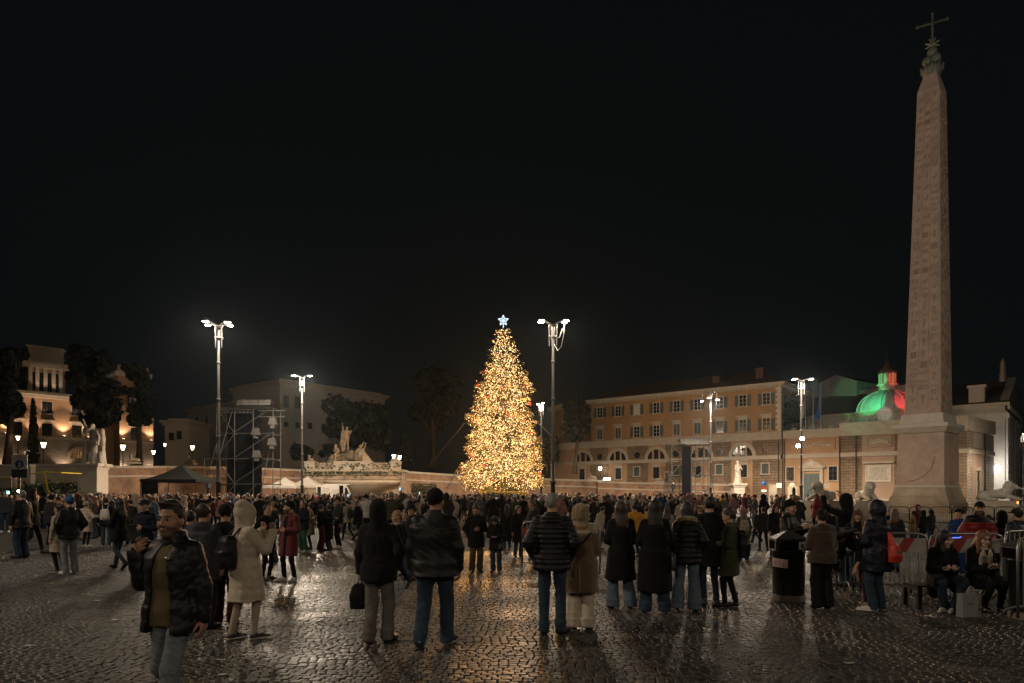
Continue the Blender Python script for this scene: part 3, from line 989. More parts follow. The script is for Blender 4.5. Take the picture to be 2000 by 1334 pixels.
# cobbles laid in slightly wavering courses
def cobble_field():
    r = np.random.default_rng(3)
    rows = []
    v = NEAR0 - 1.0
    k = 0
    P = []
    while v < NEAR1 + 1.0:
        u = -a1 - 1 + (k % 2) * .054 + r.uniform(-.02, .02)
        pitch = .086 + r.uniform(-.005, .005)
        us = []
        while u < a1 + 1:
            wd = r.uniform(.086, .124)
            us.append((u, wd)); u += wd
        us = np.array(us)
        x = us[:, 0] + us[:, 1] / 2
        y = v + pitch / 2 + .16 * np.sin(x * .42 + .5) + .03 * np.sin(x * 1.7 + v * .25) + (.22 * np.abs(np.mod(x * .55 + .2 * v, 2) - 1)) * np.clip(-x * .4, 0, 1)
        P.append(np.stack([x, y, us[:, 1], np.full(len(x), pitch)], 1))
        v += pitch; k += 1
    P = np.concatenate(P)
    ok = (P[:, 1] > NEAR0 + .06) & (P[:, 1] < NEAR1 - .06) & (np.abs(P[:, 0]) < .80 * P[:, 1] + 1.74)
    return P[ok]
CB = cobble_field()
CB = CB[np.argsort(CB[:, 1])]
vis = np.abs(CB[:, 0]) < .75 * CB[:, 1]
seen = vis & (CB[:, 1] > 6.25)
near_idx = np.nonzero(seen)[0][:300]
isnear = np.zeros(len(CB), bool); isnear[near_idx] = True

def cobble_geo(P, r):
    """Five rings would be wasteful: a foot, a shoulder and a crown per stone, the crown a little domed."""
    n = len(P)
    sx = P[:, 2] / 2 - .0050 - r.uniform(0, .003, n); sy = P[:, 3] / 2 - .0046 - r.uniform(0, .003, n)
    c = np.array([(-1, -1), (1, -1), (1, 1), (-1, 1)], float)
    jit = r.uniform(-.007, .007, (n, 4, 2))
    base = np.stack([c[None, :, 0] * sx[:, None], c[None, :, 1] * sy[:, None]], 2) + jit
    tilt = r.normal(0, .016, (n, 2)); hz = r.uniform(-.0045, .003, n)
    def ring(k, z):
        q = base * k
        zz = z + hz[:, None] + (q * tilt[:, None, :]).sum(2)
        return np.concatenate([q + P[:, None, :2], zz[:, :, None]], 2)
    R0 = ring(1.0, -.034); R1 = ring(.985, -.014); R2 = ring(.89, -.0012)
    top = np.concatenate([P[:, :2], (hz + .0012)[:, None]], 1)[:, None, :]
    V = np.concatenate([R0, R1, R2, top], 1).reshape(-1, 3)
    f4 = []
    for k in range(4):
        j = (k + 1) % 4
        f4 += [(k, j, 4 + j, 4 + k), (4 + k, 4 + j, 8 + j, 8 + k)]
    f3 = [(8 + k, 8 + (k + 1) % 4, 12) for k in range(4)]
    return V, np.array(f4), np.array(f3)

def cobble_mesh(P, r, name):
    V, f4, f3 = cobble_geo(P, r)
    n = len(P); o = (np.arange(n) * 13)[:, None, None]
    Q = (f4[None] + o).reshape(-1, 4); Tn = (f3[None] + o).reshape(-1, 3)
    me = bpy.data.meshes.new(name)
    me.vertices.add(len(V)); me.vertices.foreach_set('co', V.astype(f32).ravel())
    lp = np.concatenate([Q.ravel(), Tn.ravel()]).astype(np.int32)
    me.loops.add(len(lp)); me.loops.foreach_set('vertex_index', lp)
    me.polygons.add(len(Q) + len(Tn))
    st = np.concatenate([np.arange(len(Q)) * 4, len(Q) * 4 + np.arange(len(Tn)) * 3]).astype(np.int32)
    me.polygons.foreach_set('loop_start', st)
    me.polygons.foreach_set('loop_total', np.concatenate([np.full(len(Q), 4), np.full(len(Tn), 3)]).astype(np.int32))
    me.materials.append(COBBLE)
    me.polygons.foreach_set('use_smooth', np.concatenate([np.ones(len(Q), dtype=bool), np.zeros(len(Tn), dtype=bool)]))
    me.update(calc_edges=True)
    return me
r_ = np.random.default_rng(5)
o = link('cobble_paving', cobble_mesh(CB[~isnear], r_, 'cobble_paving'), ground); tag(o, kind='stuff')
cob_me = [cobble_mesh(np.array([[0, 0, wd, .086]]), r_, 'cobble') for wd in np.linspace(.086, .124, 12)]
for i in near_idx:
    x, y, wd, pt = CB[i]
    k = int(np.clip(round((wd - .086) / .00345), 0, 11))
    o = link('cobble', cob_me[k], ground, (x, y, r_.uniform(-.003, .003)))
    o.rotation_euler = (r_.normal(0, .012), r_.normal(0, .012), r_.normal(0, .02) + (PI if r_.uniform() < .5 else 0))

# scraps of paper trodden on the stones
PAPER = mat('paper', (0.62, 0.58, 0.52), 0.8, var=0.3, vscale=30)
scr = [(55, 1262, 'crumpled flat white paper strip on the cobbles at lower left'), (520, 1152, 'small white scrap on the wet cobbles before the burgundy coat man'),
       (1325, 1243, 'thin white paper scrap on dark cobbles below the group of women'), (1358, 1211, 'torn white slip lying behind the light denim trousers'),
       (1818, 1209, 'folded white tissue beside the white sneakers under the bench'), (190, 1174, 'white scrap on the dry cobbles left of the man with the phone'),
       (225, 1211, 'tiny white scrap nearest the lower left of the walking man'), (1658, 1296, 'small white scrap on the dark cobbles at lower right'), (436, 1318, 'white scrap of paper at the right foot of the walking man'),
       (430, 1290, 'long pale scrap on the cobbles beside the torn jeans')]
for i, (px, py, lb) in enumerate(scr):
    m = MB(); rr = np.random.default_rng(i)
    n = 9; a = rr.uniform(.035, .075); b = rr.uniform(.015, .035)
    ring = [(a * math.cos(t) * rr.uniform(.7, 1.2), b * math.sin(t) * rr.uniform(.7, 1.2), rr.uniform(.003, .014)) for t in np.linspace(0, 2*PI, n, endpoint=False)]
    if 'tissue' in lb: ring = [(x, y, z * 4) for x, y, z in ring]
    m.add(ring + [(0, 0, .012)], [(k, (k + 1) % n, n) for k in range(n)])
    m.add([(x, y, z - .002) for x, y, z in ring], [tuple(range(n))[::-1]])
    o = m.build('paper_scrap', PAPER, loc=gnd(px, py), rz=rr.uniform(-.5, .5)); tag(o, lb, 'litter', 'paper scraps on the cobbles')
# ------------------------------------------------------------------ building materials
PL_OCHRE = mat('plaster_ochre', (0.36, 0.205, 0.082), 0.9, var=0.7, vscale=0.35, c2=(0.235, 0.14, 0.07), bump=0.15, bscale=12, detail=8)
PL_PEACH = mat('plaster_peach', (0.43, 0.265, 0.145), 0.9, var=0.75, vscale=0.4, c2=(0.30, 0.175, 0.10), bump=0.15, bscale=12, detail=8)
PL_ROSE = mat('plaster_rose', (0.38, 0.26, 0.19), 0.9, var=0.6, vscale=0.6, c2=(0.27, 0.18, 0.13), bump=0.15, bscale=12, detail=8)
TRAV = mat('travertine', (0.47, 0.40, 0.31), 0.8, var=0.6, vscale=1.2, c2=(0.30, 0.245, 0.18), bump=0.3, bscale=20, detail=8, stretch=(1, 1, 2.2))
TRAV_P = mat('travertine_pale', (0.56, 0.50, 0.42), 0.8, var=0.5, vscale=1.5, c2=(0.36, 0.31, 0.25), bump=0.3, bscale=20, detail=8)
STUCCO_G = mat('stucco_grey', (0.46, 0.42, 0.36), 0.9, var=0.5, vscale=0.5, c2=(0.32, 0.29, 0.25), bump=0.15, bscale=12, detail=8)
STUCCO_P = mat('stucco_pale', (0.50, 0.44, 0.35), 0.9, var=0.5, vscale=0.5, c2=(0.36, 0.31, 0.25), bump=0.15, bscale=12, detail=8)
STUCCO_W = mat('stucco_warm', (0.44, 0.28, 0.165), 0.9, var=0.5, vscale=0.5, c2=(0.34, 0.21, 0.12), bump=0.15, bscale=12, detail=8)
RUST_B = brickmat('rusticated_brown', (0.27, 0.185, 0.11), (0.225, 0.15, 0.09), (0.10, 0.075, 0.05), 1.3, .42, .035, 1.0, .4)
RUST_G = brickmat('rusticated_grey', (0.36, 0.31, 0.25), (0.31, 0.265, 0.21), (0.15, 0.125, 0.10), 1.1, .40, .035, 1.0, .4)
BRICK_R = brickmat('terrace_brick', (0.42, 0.235, 0.14), (0.36, 0.20, 0.12), (0.34, 0.25, 0.18), .30, .085, .010, .5, .6)
TRAV_B = brickmat('travertine_blocks', (0.47, 0.37, 0.265), (0.42, 0.33, 0.23), (0.17, 0.13, 0.09), 2.4, .62, .028, .9, .6)
TILE = mat('roof_tile', (0.10, 0.055, 0.036), 0.85, var=0.5, vscale=3, bump=0.9, bscale=9, stretch=(3, 1, 1))
GLASS_D = mat('dark_glass', (0.012, 0.013, 0.015), 0.12, spec=0.6)
BLIND = mat('pale_blind', (0.50, 0.46, 0.38), 0.8)
SHUT = mat('green_shutter', (0.055, 0.065, 0.055), 0.65, bump=0.6, bscale=30, stretch=(.1, .1, 1))
DOOR_G = mat('door_green', (0.06, 0.085, 0.078), 0.55, var=0.3, vscale=6)
IRON = mat('black_iron', (0.02, 0.02, 0.021), 0.45, metal=0.4)
LEAD = mat('lead_roof', (0.30, 0.30, 0.29), 0.6, var=0.3, vscale=2)

class Facade:
    """A wall seen in perspective: its left end at column PX0, D0 metres away, its right end at PX1, D1."""
    def __init__(s, px0, d0, px1, d1):
        s.a = at(px0, d0); s.b = at(px1, d1)
        s.u = (s.b - s.a).normalized(); s.L = (s.b - s.a).length
        s.rz = math.atan2(s.u.y, s.u.x)
    def s(s_, px):
        t = (px - 1000.0) / F
        return (t * s_.a.y - s_.a.x) / (s_.u.x - t * s_.u.y)
    def d(s_, px): return s_.a.y + s_.u.y * s_.s(px)
    def z(s_, px, py): return zat(py, s_.d(px))
    def root(s_, name, label, cat, group=None):
        return empty(name, s_.a, s_.rz, label=label, cat=cat, group=group)

WIN = {}
def window(parent, x, z, w, h, style, y=0.0):
    """A window on the facade PARENT (front plane y = 0, outside is -y): surround > recessed panes, glazing bars, shutters."""
    key = (round(w, 2), round(h, 2), style)
    if key not in WIN:
        f = MB()
        t = .16
        f.box(-w/2 - t, -w/2, -.10, .02, 0, h); f.box(w/2, w/2 + t, -.10, .02, 0, h)
        f.box(-w/2 - t, w/2 + t, -.10, .02, h, h + t)
        f.box(-w/2 - t - .12, w/2 + t + .12, -.22, .02, -.16, 0)
        if 'hood' in style:
            f.box(-w/2 - t - .05, w/2 + t + .05, -.12, .02, h + t, h + t + .35)
            f.box(-w/2 - t - .28, w/2 + t + .28, -.38, .02, h + t + .35, h + t + .52)
        if 'gable' in style:
            f.add([(-w/2 - .5, -.3, h + t), (w/2 + .5, -.3, h + t), (0, -.3, h + t + w * .45), (-w/2 - .5, .02, h + t), (w/2 + .5, .02, h + t), (0, .02, h + t + w * .45)],
                  [(0, 1, 2), (5, 4, 3), (1, 4, 5, 2), (0, 2, 5, 3), (0, 3, 4, 1)])
        p = MB(); p.box(-w/2, w/2, -.012, .012, 0, h)
        b = MB()
        b.box(-.035, .035, -.05, -.013, 0, h)
        for q in ((.34, .68) if 'open' in style or 'plain' in style else ()): b.box(-w/2, -.036, -.045, -.013, h*q - .02, h*q + .02); b.box(.036, w/2, -.045, -.013, h*q - .02, h*q + .02)
        sh = MB()
        if 'open' in style:
            sh.box(0, w * .52, -.06, -.01, 0, h)
            for k in range(9): sh.box(.05, w * .52 - .05, -.075, -.061, h * (.05 + .1 * k), h * (.05 + .1 * k) + h * .045)
        elif 'shut' in style:
            sh.box(.037, w/2, -.045, -.013, 0, h)
            for k in range(9): sh.box(.07, w/2 - .03, -.06, -.046, h * (.05 + .1 * k), h * (.05 + .1 * k) + h * .045)
        WIN[key] = (f.mesh('window', TRAV), p.mesh('pane', BLIND if 'blind' in style else GLASS_D), b.mesh('glazing_bars', STUCCO_P if 'white' in style else IRON), sh.mesh('shutter', SHUT) if sh.v else None)
    f, p, b, sh = WIN[key]
    o = link('window', f, parent, (x, y, z))
    link('pane', p, o); link('glazing_bars', b, o)
    if sh is not None:
        if 'open' in style:
            link('shutter', sh, o, (w/2 + .17, -.055, 0)); q = link('shutter', sh, o, (-w/2 - .17, -.055, 0)); q.scale = (-1, 1, 1)
        else:
            link('shutter', sh, o); q = link('shutter', sh, o); q.scale = (-1, 1, 1)
    return o

def part(parent, name, m, *boxes):
    b = MB()
    for q in boxes: b.box(*q)
    return b.build(name, m, parent)

def lunette(parent, x, z, r, y=0.0):
    """Half-round thermal window: stone arch, two posts, dark panes."""
    k = ('lunette', round(r, 2))
    if k not in WIN:
        n = 18
        a = MB()
        for i in range(n):
            t0, t1 = PI * i / n, PI * (i + 1) / n
            for (ra, rb, y0, y1) in ((r, r + .55, -.16, .01),):
                pts = [(ra*math.cos(t0), ra*math.sin(t0)), (rb*math.cos(t0), rb*math.sin(t0)), (rb*math.cos(t1), rb*math.sin(t1)), (ra*math.cos(t1), ra*math.sin(t1))]
                a.prism(pts, y0, y1)
        p = MB()
        pts = [(r*math.cos(PI*i/n), r*math.sin(PI*i/n)) for i in range(n + 1)]
        p.prism(pts, -.03, .01)
        po = MB()
        for sx in (-1, 1): po.box(sx*r*.36 - .16, sx*r*.36 + .16, -.12, -.031, 0, r * .90)
        gb = MB()
        for sx in (-.72, 0, .72): gb.box(sx*r - .03, sx*r + .03, -.06, -.031, 0, r * math.sqrt(1 - sx*sx) * .97)
        gb.box(-r*.98, r*.98, -.055, -.031, .02, .10)
        WIN[k] = (a.mesh('window', TRAV), p.mesh('pane', GLASS_D), po.mesh('post', STUCCO_W), gb.mesh('glazing_bars', IRON))
    a, p, po, gb = WIN[k]
    o = link('window', a, parent, (x, y, z))
    link('pane', p, o); link('post', po, o); link('glazing_bars', gb, o)

def roundel(parent, x, z, r, y=0.0):
    k = ('roundel', round(r, 2))
    if k not in WIN:
        n = 20; a = MB(); p = MB(); b = MB()
        for i in range(n):
            t0, t1 = 2*PI*i/n, 2*PI*(i + 1)/n
            a.prism([(r*math.cos(t0), r*math.sin(t0)), ((r+.2)*math.cos(t0), (r+.2)*math.sin(t0)), ((r+.2)*math.cos(t1), (r+.2)*math.sin(t1)), (r*math.cos(t1), r*math.sin(t1))], -.10, .01)
        p.prism([(r*math.cos(2*PI*i/n), r*math.sin(2*PI*i/n)) for i in range(n)], -.03, .01)
        b.box(-.03, .03, -.06, -.031, -r, r); b.box(-r, -.031, -.06, -.031, -.03, .03); b.box(.031, r, -.06, -.031, -.03, .03)
        WIN[k] = (a.mesh('window', RUST_B), p.mesh('pane', GLASS_D), b.mesh('glazing_bars', IRON))
    a, p, b = WIN[k]
    o = link('window', a, parent, (x, y, z)); link('pane', p, o); link('glazing_bars', b, o)

# ------------------------------------------------------------------ ochre palace on the right
fa = Facade(1155, 124.5, 1525, 104.0)
pal = fa.root('palazzo', 'ochre four storey palazzo with green shutters and half-round windows behind the right-hand crowd', 'building')
Lr = fa.L
zE = fa.z(1525, 748)          # eaves
zB1a, zB1b = fa.z(1525, 858), fa.z(1525, 842)
zB2a, zB2b = fa.z(1525, 896), fa.z(1525, 888.5)
LX = -9.0                     # the ground storeys run on to the left behind the tree
part(pal, 'wall', PL_OCHRE, (0, Lr, 0, 14, zB1b, zE - .6))
part(pal, 'belt_course', TRAV, (LX, Lr + .12, -.14, 13.9, zB1a, zB1b), (LX, Lr + .06, -.24, 0, zB1b - .22, zB1b - .02))
part(pal, 'belt_course', TRAV, (LX, Lr - .02, -.16, .01, zB2a, zB2b))
part(pal, 'ground_storey', PL_PEACH, (LX, Lr, 0.006, 13.8, 0, zB1a))
cor = MB()
cor.box(-.3, Lr + .35, -.30, 14.3, zE - .6, zE - .32); cor.box(-.6, Lr + .65, -.62, 14.6, zE - .32, zE - .12); cor.box(-.85, Lr + .9, -.9, 14.9, zE - .12, zE + .12)
cor.build('cornice', TRAV, pal)
br = MB(); n = 62
for i in range(n): x = -.1 + (Lr + .2) * i / (n - 1); br.box(x - .13, x + .13, -.58, -.301, zE - .56, zE - .325)
for i in range(24): y = .2 + 13.6 * i / 23; br.box(Lr + .351, Lr + .62, y - .13, y + .13, zE - .56, zE - .325)
tag(br.build('bracket', TRAV, pal), kind='stuff')
rf = MB()
zr = zE + 3.4
rf.add([(-.85, -.9, zE + .121), (Lr + .9, -.9, zE + .121), (Lr + .9, 14.9, zE + .121), (-.85, 14.9, zE + .121), (6.0, 7, zr), (Lr - 6.0, 7, zr)],
       [(0, 1, 5, 4), (2, 3, 4, 5), (1, 2, 5), (3, 0, 4), (3, 2, 1, 0)])
roof = rf.build('roof', TILE, pal)
for px, hh in ((1388, .9), (1474, 1.5)):
    x = fa.s(px); m = MB(); m.box(x - .6, x + .6, 2.2, 3.4, zE + .9, zE + 1.4 + hh); m.box(x - .72, x + .72, 2.1, 3.5, zE + 1.4 + hh, zE + 1.6 + hh); m.build('chimney', TILE, roof)
qu = MB()
for k in range(int((zE - .6 - zB1b) / .42)):
    wq = .75 if k % 2 else .50
    qu.box(Lr - wq, Lr + .06, -.06, -.001, zB1b + .42*k + .02, zB1b + .42*(k + 1) - .02); qu.box(Lr + .001, Lr + .06, 0, wq, zB1b + .42*k + .02, zB1b + .42*(k + 1) - .02)
tag(qu.build('quoin', TRAV_P, pal), kind='stuff')
wpx = [1172, 1207.5, 1244, 1282.5, 1322, 1362.5, 1406, 1451, 1497]
zu0, zu1 = fa.z(1497, 790), fa.z(1497, 768); zl0, zl1 = fa.z(1497, 840), fa.z(1497, 817)
low = ['shut', 'shut', 'open', 'open', 'shut', 'shut', 'open', 'open', 'open']
for i, px in enumerate(wpx):
    x = fa.s(px)
    window(pal, x, zu0, 1.05, zu1 - zu0, 'open blind white' if i == 2 else 'open white')
    window(pal, x, zl0, 1.05, zl1 - zl0, ('open' if low[i] == 'open' else 'shut') + ' hood white')
for px in (1139, 1207, 1282, 1369, 1450): lunette(pal, fa.s(px), zB2b + .02, 1.62)
for px in (1172, 1245, 1321, 1405.5, 1496): roundel(pal, fa.s(px), fa.z(1496, 879.5), .55, -.03)
zg0, zg1 = fa.z(1452, 932), fa.z(1452, 908)
for px in (1137, 1208, 1282, 1363, 1452): window(pal, fa.s(px), zg0, 1.15, zg1 - zg0, 'plain hood')
for (p0, p1) in ((1153, 1188), (1225, 1266), (1300, 1342), (1390, 1428), (1470, 1528)):
    x0, x1 = fa.s(p0), fa.s(p1)
    part(pal, 'rusticated_pier', RUST_B, (x0, x1, -.05, .003, 0, zB2a), (x0, x1, -.05, .003, zB2b, zB1a))
for px in (1244, 1321, 1405, 1495): window(pal, fa.s(px), zg0 + .5, 1.05, (zg1 - zg0) * .8, 'shut', -.052)
for px in (1521.0,): 
    m = MB(); x = fa.s(px); m.tube((x, -.16, .2), (x, -.16, zB1a), .07); m.build('downpipe', IRON, pal)
# side wall windows and ivy
sv = MB()
for k in range(900):
    y = random.uniform(.8, 13.5); z = random.uniform(zB1b, zE - .8) ; z = zB1b + (z - zB1b) * random.random() ** .4 if y < 5 else z
    a = random.uniform(0, 6.28); s_ = random.uniform(.14, .30)
    sv.add([(Lr + random.uniform(.05, .4), y + s_*math.cos(a + q*1.57), z + s_*math.sin(a + q*1.57)) for q in range(4)], [(0, 1, 2, 3)])
LEAF = mat('dark_leaf', (0.011, 0.015, 0.007), 0.7, var=0.5, vscale=2)
tag(sv.build('ivy', LEAF, pal), kind='stuff')

# ------------------------------------------------------------------ lower wing running on behind the obelisk
fb = Facade(1529, 103.75, 1889, 89.7)
wing = fb.root('convent_wing', 'peach and stone two storey wing with carved panels and pedimented door behind the obelisk', 'building')
Lb = fb.L
zT = zB1b
x1640, x1684 = fb.s(1640), fb.s(1684)
part(wing, 'wall', PL_PEACH, (0.05, x1640, 0, 9, 0, zB1a - .002)); part(wing, 'wall', PL_ROSE, (x1640, Lb, 0.004, 9, 0, zB1a - .002))
part(wing, 'parapet', TRAV, (0.05, x1640, -.16, 8.9, zB1a, zT)); part(wing, 'parapet', TRAV, (x1640 + .003, Lb + .15, -.26, 8.9, zB1a, zT + .65))
part(wing, 'belt_course', TRAV, (0.05, x1640 - .002, -.14, -.001, zB2a, zB2b)); part(wing, 'belt_course', TRAV, (x1640, Lb + .1, -.18, .003, zB2a, zB2b))
for (p0, p1) in ((1641, 1683), (1747, 1800), (1862, 1889)):
    x0, x1 = fb.s(p0), fb.s(p1) - (.003 if p1 > 1880 else 0)
    part(wing, 'rusticated_pier', RUST_B, (x0, x1, -.06, .002, 0, zB2a), (x0, x1, -.06, .002, zB2b, zB1a))
part(wing, 'plinth', TRAV, (0.06, Lb - .01, -.24, -.061, 0, 1.1))
dw = fb.s(1586)
dz1 = fb.z(1586, 925)
d_ = MB(); d_.box(dw - 1.55, dw - 1.1, -.30, -.001, 0, dz1 + .4); d_.box(dw + 1.1, dw + 1.55, -.30, -.001, 0, dz1 + .4); d_.box(dw - 1.55, dw + 1.55, -.32, -.001, dz1 + .401, dz1 + .8)
d_.box(dw - 1.85, dw + 1.85, -.55, -.001, dz1 + .801, dz1 + 1.0)
d_.add([(dw - 1.85, -.5, dz1 + 1.001), (dw + 1.85, -.5, dz1 + 1.001), (dw, -.5, dz1 + 2.15), (dw - 1.85, 0, dz1 + 1.001), (dw + 1.85, 0, dz1 + 1.001), (dw, 0, dz1 + 2.15)], [(0, 1, 2), (1, 4, 5, 2), (0, 2, 5, 3)])
dr = d_.build('door', TRAV, wing)
m = MB(); m.box(dw - 1.099, dw - .02, -.12, -.001, 0, dz1); m.box(dw + .02, dw + 1.099, -.12, -.001, 0, dz1)
for k in range(4):
    for sx in (-1, 1): m.box(dw + sx*.56 - .38, dw + sx*.56 + .38, -.15, -.121, .2 + k * dz1 * .24, .2 + k * dz1 * .24 + dz1 * .18)
m.build('leaf', DOOR_G, dr)
m = MB(); m.T = Matrix.Translation((dw, -.52, dz1 + 1.45)) @ Matrix.Rotation(rad(90), 4, 'X'); m.lathe([(.0001, .1), (.18, .08), (.3, .0), (.38, .0), (.38, -.05)], 14); m.build('medallion', TRAV_P, dr)
zw0, zw1 = fb.z(1543, 939), fb.z(1543, 913)
window(wing, fb.s(1543.5), zw0, 1.1, zw1 - zw0, 'plain'); window(wing, fb.s(1627), zw0, 1.1, zw1 - zw0, 'plain')
def panel(p0, p1, y0, y1, m, name='carved_panel', relief=True):
    x0, x1 = fb.s(p0), fb.s(p1); z0, z1 = fb.z((p0+p1)/2, y1), fb.z((p0+p1)/2, y0)
    b = MB(); b.box(x0, x1, -.08, -.001, z0, z1); b.box(x0, x0 + .15, -.16, -.081, z0, z1); b.box(x1 - .15, x1, -.16, -.081, z0, z1); b.box(x0 + .15, x1 - .15, -.16, -.081, z1 - .15, z1); b.box(x0 + .15, x1 - .15, -.16, -.081, z0, z0 + .15)
    po = b.build(name, m, wing)
    rr = np.random.default_rng(int(p0))
    g_ = MB()
    if relief:
        for k in range(26):
            cx = x0 + .5 + (x1 - x0 - 1.0) * (k + .5) / 26; cz = (z0 + z1)/2 + rr.uniform(-.25, .25) * (z1 - z0) * .6
            g_.T = Matrix.Translation((cx, -.085, cz)) @ Matrix.Rotation(rr.uniform(0, 3), 4, 'Y')
            g_.lathe([(.0001, -.28), (.13, -.15), (.16, .05), (.0001, .25)], 7, sy=.5)
        g_.T = None
    else:
        for k in range(7):
            z = z1 - .45 - (z1 - z0 - .8) * k / 6; L_ = (x1 - x0) * rr.uniform(.55, .78); xx = (x0 + x1)/2 - L_/2
            while xx < (x0 + x1)/2 + L_/2:
                w_ = rr.uniform(.07, .16); g_.box(xx, xx + w_ * .45, -.095, -.081, z - .09, z + .09); g_.box(xx + w_ * .46, xx + w_ * .9, -.095, -.081, z - .09, z - .05); xx += w_ + (.12 if rr.uniform() < .2 else .03)
    tag(g_.build('relief' if relief else 'inscription', TRAV if relief else mat('engraved', (.20, .17, .14), .8), po), kind='stuff')
panel(1539, 1631, 858, 880, PL_PEACH); panel(1692, 1742, 851, 873, PL_ROSE)
panel(1690, 1741, 908, 941, TRAV_P, 'inscription_tablet', False)
x0 = fb.s(1690); x1 = fb.s(1742); z1 = fb.z(1715, 905); part(wing, 'tablet_hood', TRAV, (x0 - .3, x1 + .3, -.45, -.001, z1, z1 + .25))
m = MB(); x = fb.s(1613); z = fb.z(1613, 952.5); m.box(x - .45, x + .45, -.05, -.001, z, z + .55); sg = m.build('street_plate', TRAV_P, wing)
m = MB()
for r__ in range(2):
    for k in range(6): m.box(x - .36 + k * .12, x - .36 + k * .12 + .07, -.062, -.051, z + .13 + .19 * r__, z + .24 + .19 * r__)
tag(m.build('lettering', mat('letter_grey', (.12, .11, .10), .8), sg), kind='stuff')
for px in (1532.5, 1640.5, 1672.5): 
    m = MB(); x = fb.s(px); m.tube((x, -.3, .2), (x, -.3, zB1a), .07); m.build('downpipe', IRON, wing)
# roof terrace railing
rl = MB()
for k in range(60):
    x = .3 + (x1640 + 8) * k / 59; zz = zT + (.65 if x > x1640 else 0); rl.tube((x, 1.2, zz), (x, 1.2, zz + 1.1), .025, n=5, caps=False)
rl.tube((.3, 1.2, zT + 1.1), (x1640, 1.2, zT + 1.1), .03, n=5)
tag(rl.build('railing', STEEL, wing), kind='stuff')
ct = MB(); rr = np.random.default_rng(8)
for k in range(34):
    x = rr.uniform(.6, x1640 + 9); zz = zT + (.7 if x > x1640 else .05); y = rr.uniform(2, 5); h_ = rr.uniform(.5, 1.7)
    ct.box(x - .3, x + .3, y, y + .5, zz, zz + h_ * .5); ct.tube((x, y + .2, zz), (x + rr.uniform(-.3, .3), y + .2, zz + h_), .04, n=5)
tag(ct.build('rooftop_fitting', LEAD, wing), kind='stuff')

# end wall of the wing, turned to the church
fc = Facade(1889.6, 89.75, 1941, 97.0)
endw = fc.root('corner_house', 'stone corner block with a small gabled green door right of the obelisk', 'building')
part(endw, 'wall', PL_ROSE, (0, fc.L, 0, 7, 0, zB1a)); part(endw, 'parapet', TRAV, (-.1, fc.L, -.22, 7, zB1a + .002, zT + .65)); part(endw, 'belt_course', TRAV, (-.05, fc.L, -.16, -.001, zB2a, zB2b))
for (p0, p1) in ((1890.5, 1899), (1919, 1933)):
    x0, x1 = fc.s(p0), fc.s(p1); part(endw, 'rusticated_pier', RUST_G, (x0, x1, -.05, -.002, 0, zB2a - .002), (x0, x1, -.05, -.002, zB2b + .002, zB1a))
window(endw, fc.s(1910), 0.3, 1.15, fc.z(1910, 922) - .3, 'gable')
m = MB(); x = fc.s(1910); m.box(x - .55, x + .55, -.06, -.02, .3, fc.z(1910, 940)); m.build('door', DOOR_G, endw)
m = MB(); x0, x1 = fc.s(1902), fc.s(1917); z0, z1 = fc.z(1910, 875), fc.z(1910, 848); m.box(x0, x1, -.08, -.001, z0, z1); m.build('carved_panel', TRAV, endw)
m = MB(); x = fc.s(1921); m.tube((x, -.2, .2), (x, -.2, zB1a), .07); m.build('downpipe', IRON, endw)

# ------------------------------------------------------------------ church
fch = Facade(1963, 100.0, 1990, 117.0)
ch = fch.root('church', 'pale stone church with a steep pediment front and a dome lit green white and red', 'church')
W = fch.L; zc = zat(787, 100.0); za = zc + 4.8
part(ch, 'wall', STUCCO_P, (0, W, 0, 44, 0, zc))
m = MB(); m.add([(-.5, -.5, zc + .4), (W + .5, -.5, zc + .4), (W/2, -.5, za + .4), (-.5, .6, zc + .4), (W + .5, .6, zc + .4), (W/2, .6, za + .4)], [(0, 1, 2), (5, 4, 3), (1, 4, 5, 2), (0, 2, 5, 3), (0, 3, 4, 1)]); m.build('pediment', TRAV_P, ch)
part(ch, 'cornice', TRAV, (-.55, W + .55, -.6, 44.3, zc - .35, zc + .1), (-.3, W + .3, -.32, 44.1, zc - 1.5, zc - 1.2))
m = MB()
for k in range(20):
    x = -.3 + (W + .6) * k / 19; m.box(x - .18, x + .18, -.58, -.321, zc - .9, zc - .36)
tag(m.build('modillion', TRAV_P, ch), kind='stuff')
for x in (.9, 4.6, 8.4, W - 8.4, W - 4.6, W - .9):
    m = MB(); m.box(x - .6, x + .6, -.35, -.001, 1.2, zc - 2.2); m.box(x - .85, x + .85, -.55, -.001, 0, 1.2); m.box(x - .85, x + .85, -.50, -.001, zc - 2.2, zc - 1.505); m.build('pilaster', TRAV_P, ch)
m = MB(); m.add([(-.6, .61, zc + .101), (W + .6, .61, zc + .101), (W/2, .61, za), (-.6, 44, zc + .101), (W + .6, 44, zc + .101), (W/2, 44, za)], [(0, 1, 2), (5, 4, 3), (1, 4, 5, 2), (0, 2, 5, 3), (0, 3, 4, 1)]); m.build('roof', TILE, ch)
for (x, y) in ((-.02, 7), (-.02, 16), (-.02, 27)):
    m = MB(); m.box(x - .05, x, y, y + 2.2, zc - 4.4, zc - 2.2); w_ = m.build('window', TRAV, ch); m = MB(); m.box(x - .07, x - .051, y + .3, y + 1.9, zc - 4.2, zc - 2.4); m.build('pane', GLASS_D, w_)
m = MB(); m.box(.2, 2.2, 2.5, 4.5, zc + .2, zc + 2.6); m.box(0, 2.4, 2.3, 4.7, zc + 2.6, zc + 3.0); m.build('chimney', STUCCO_P, ch)
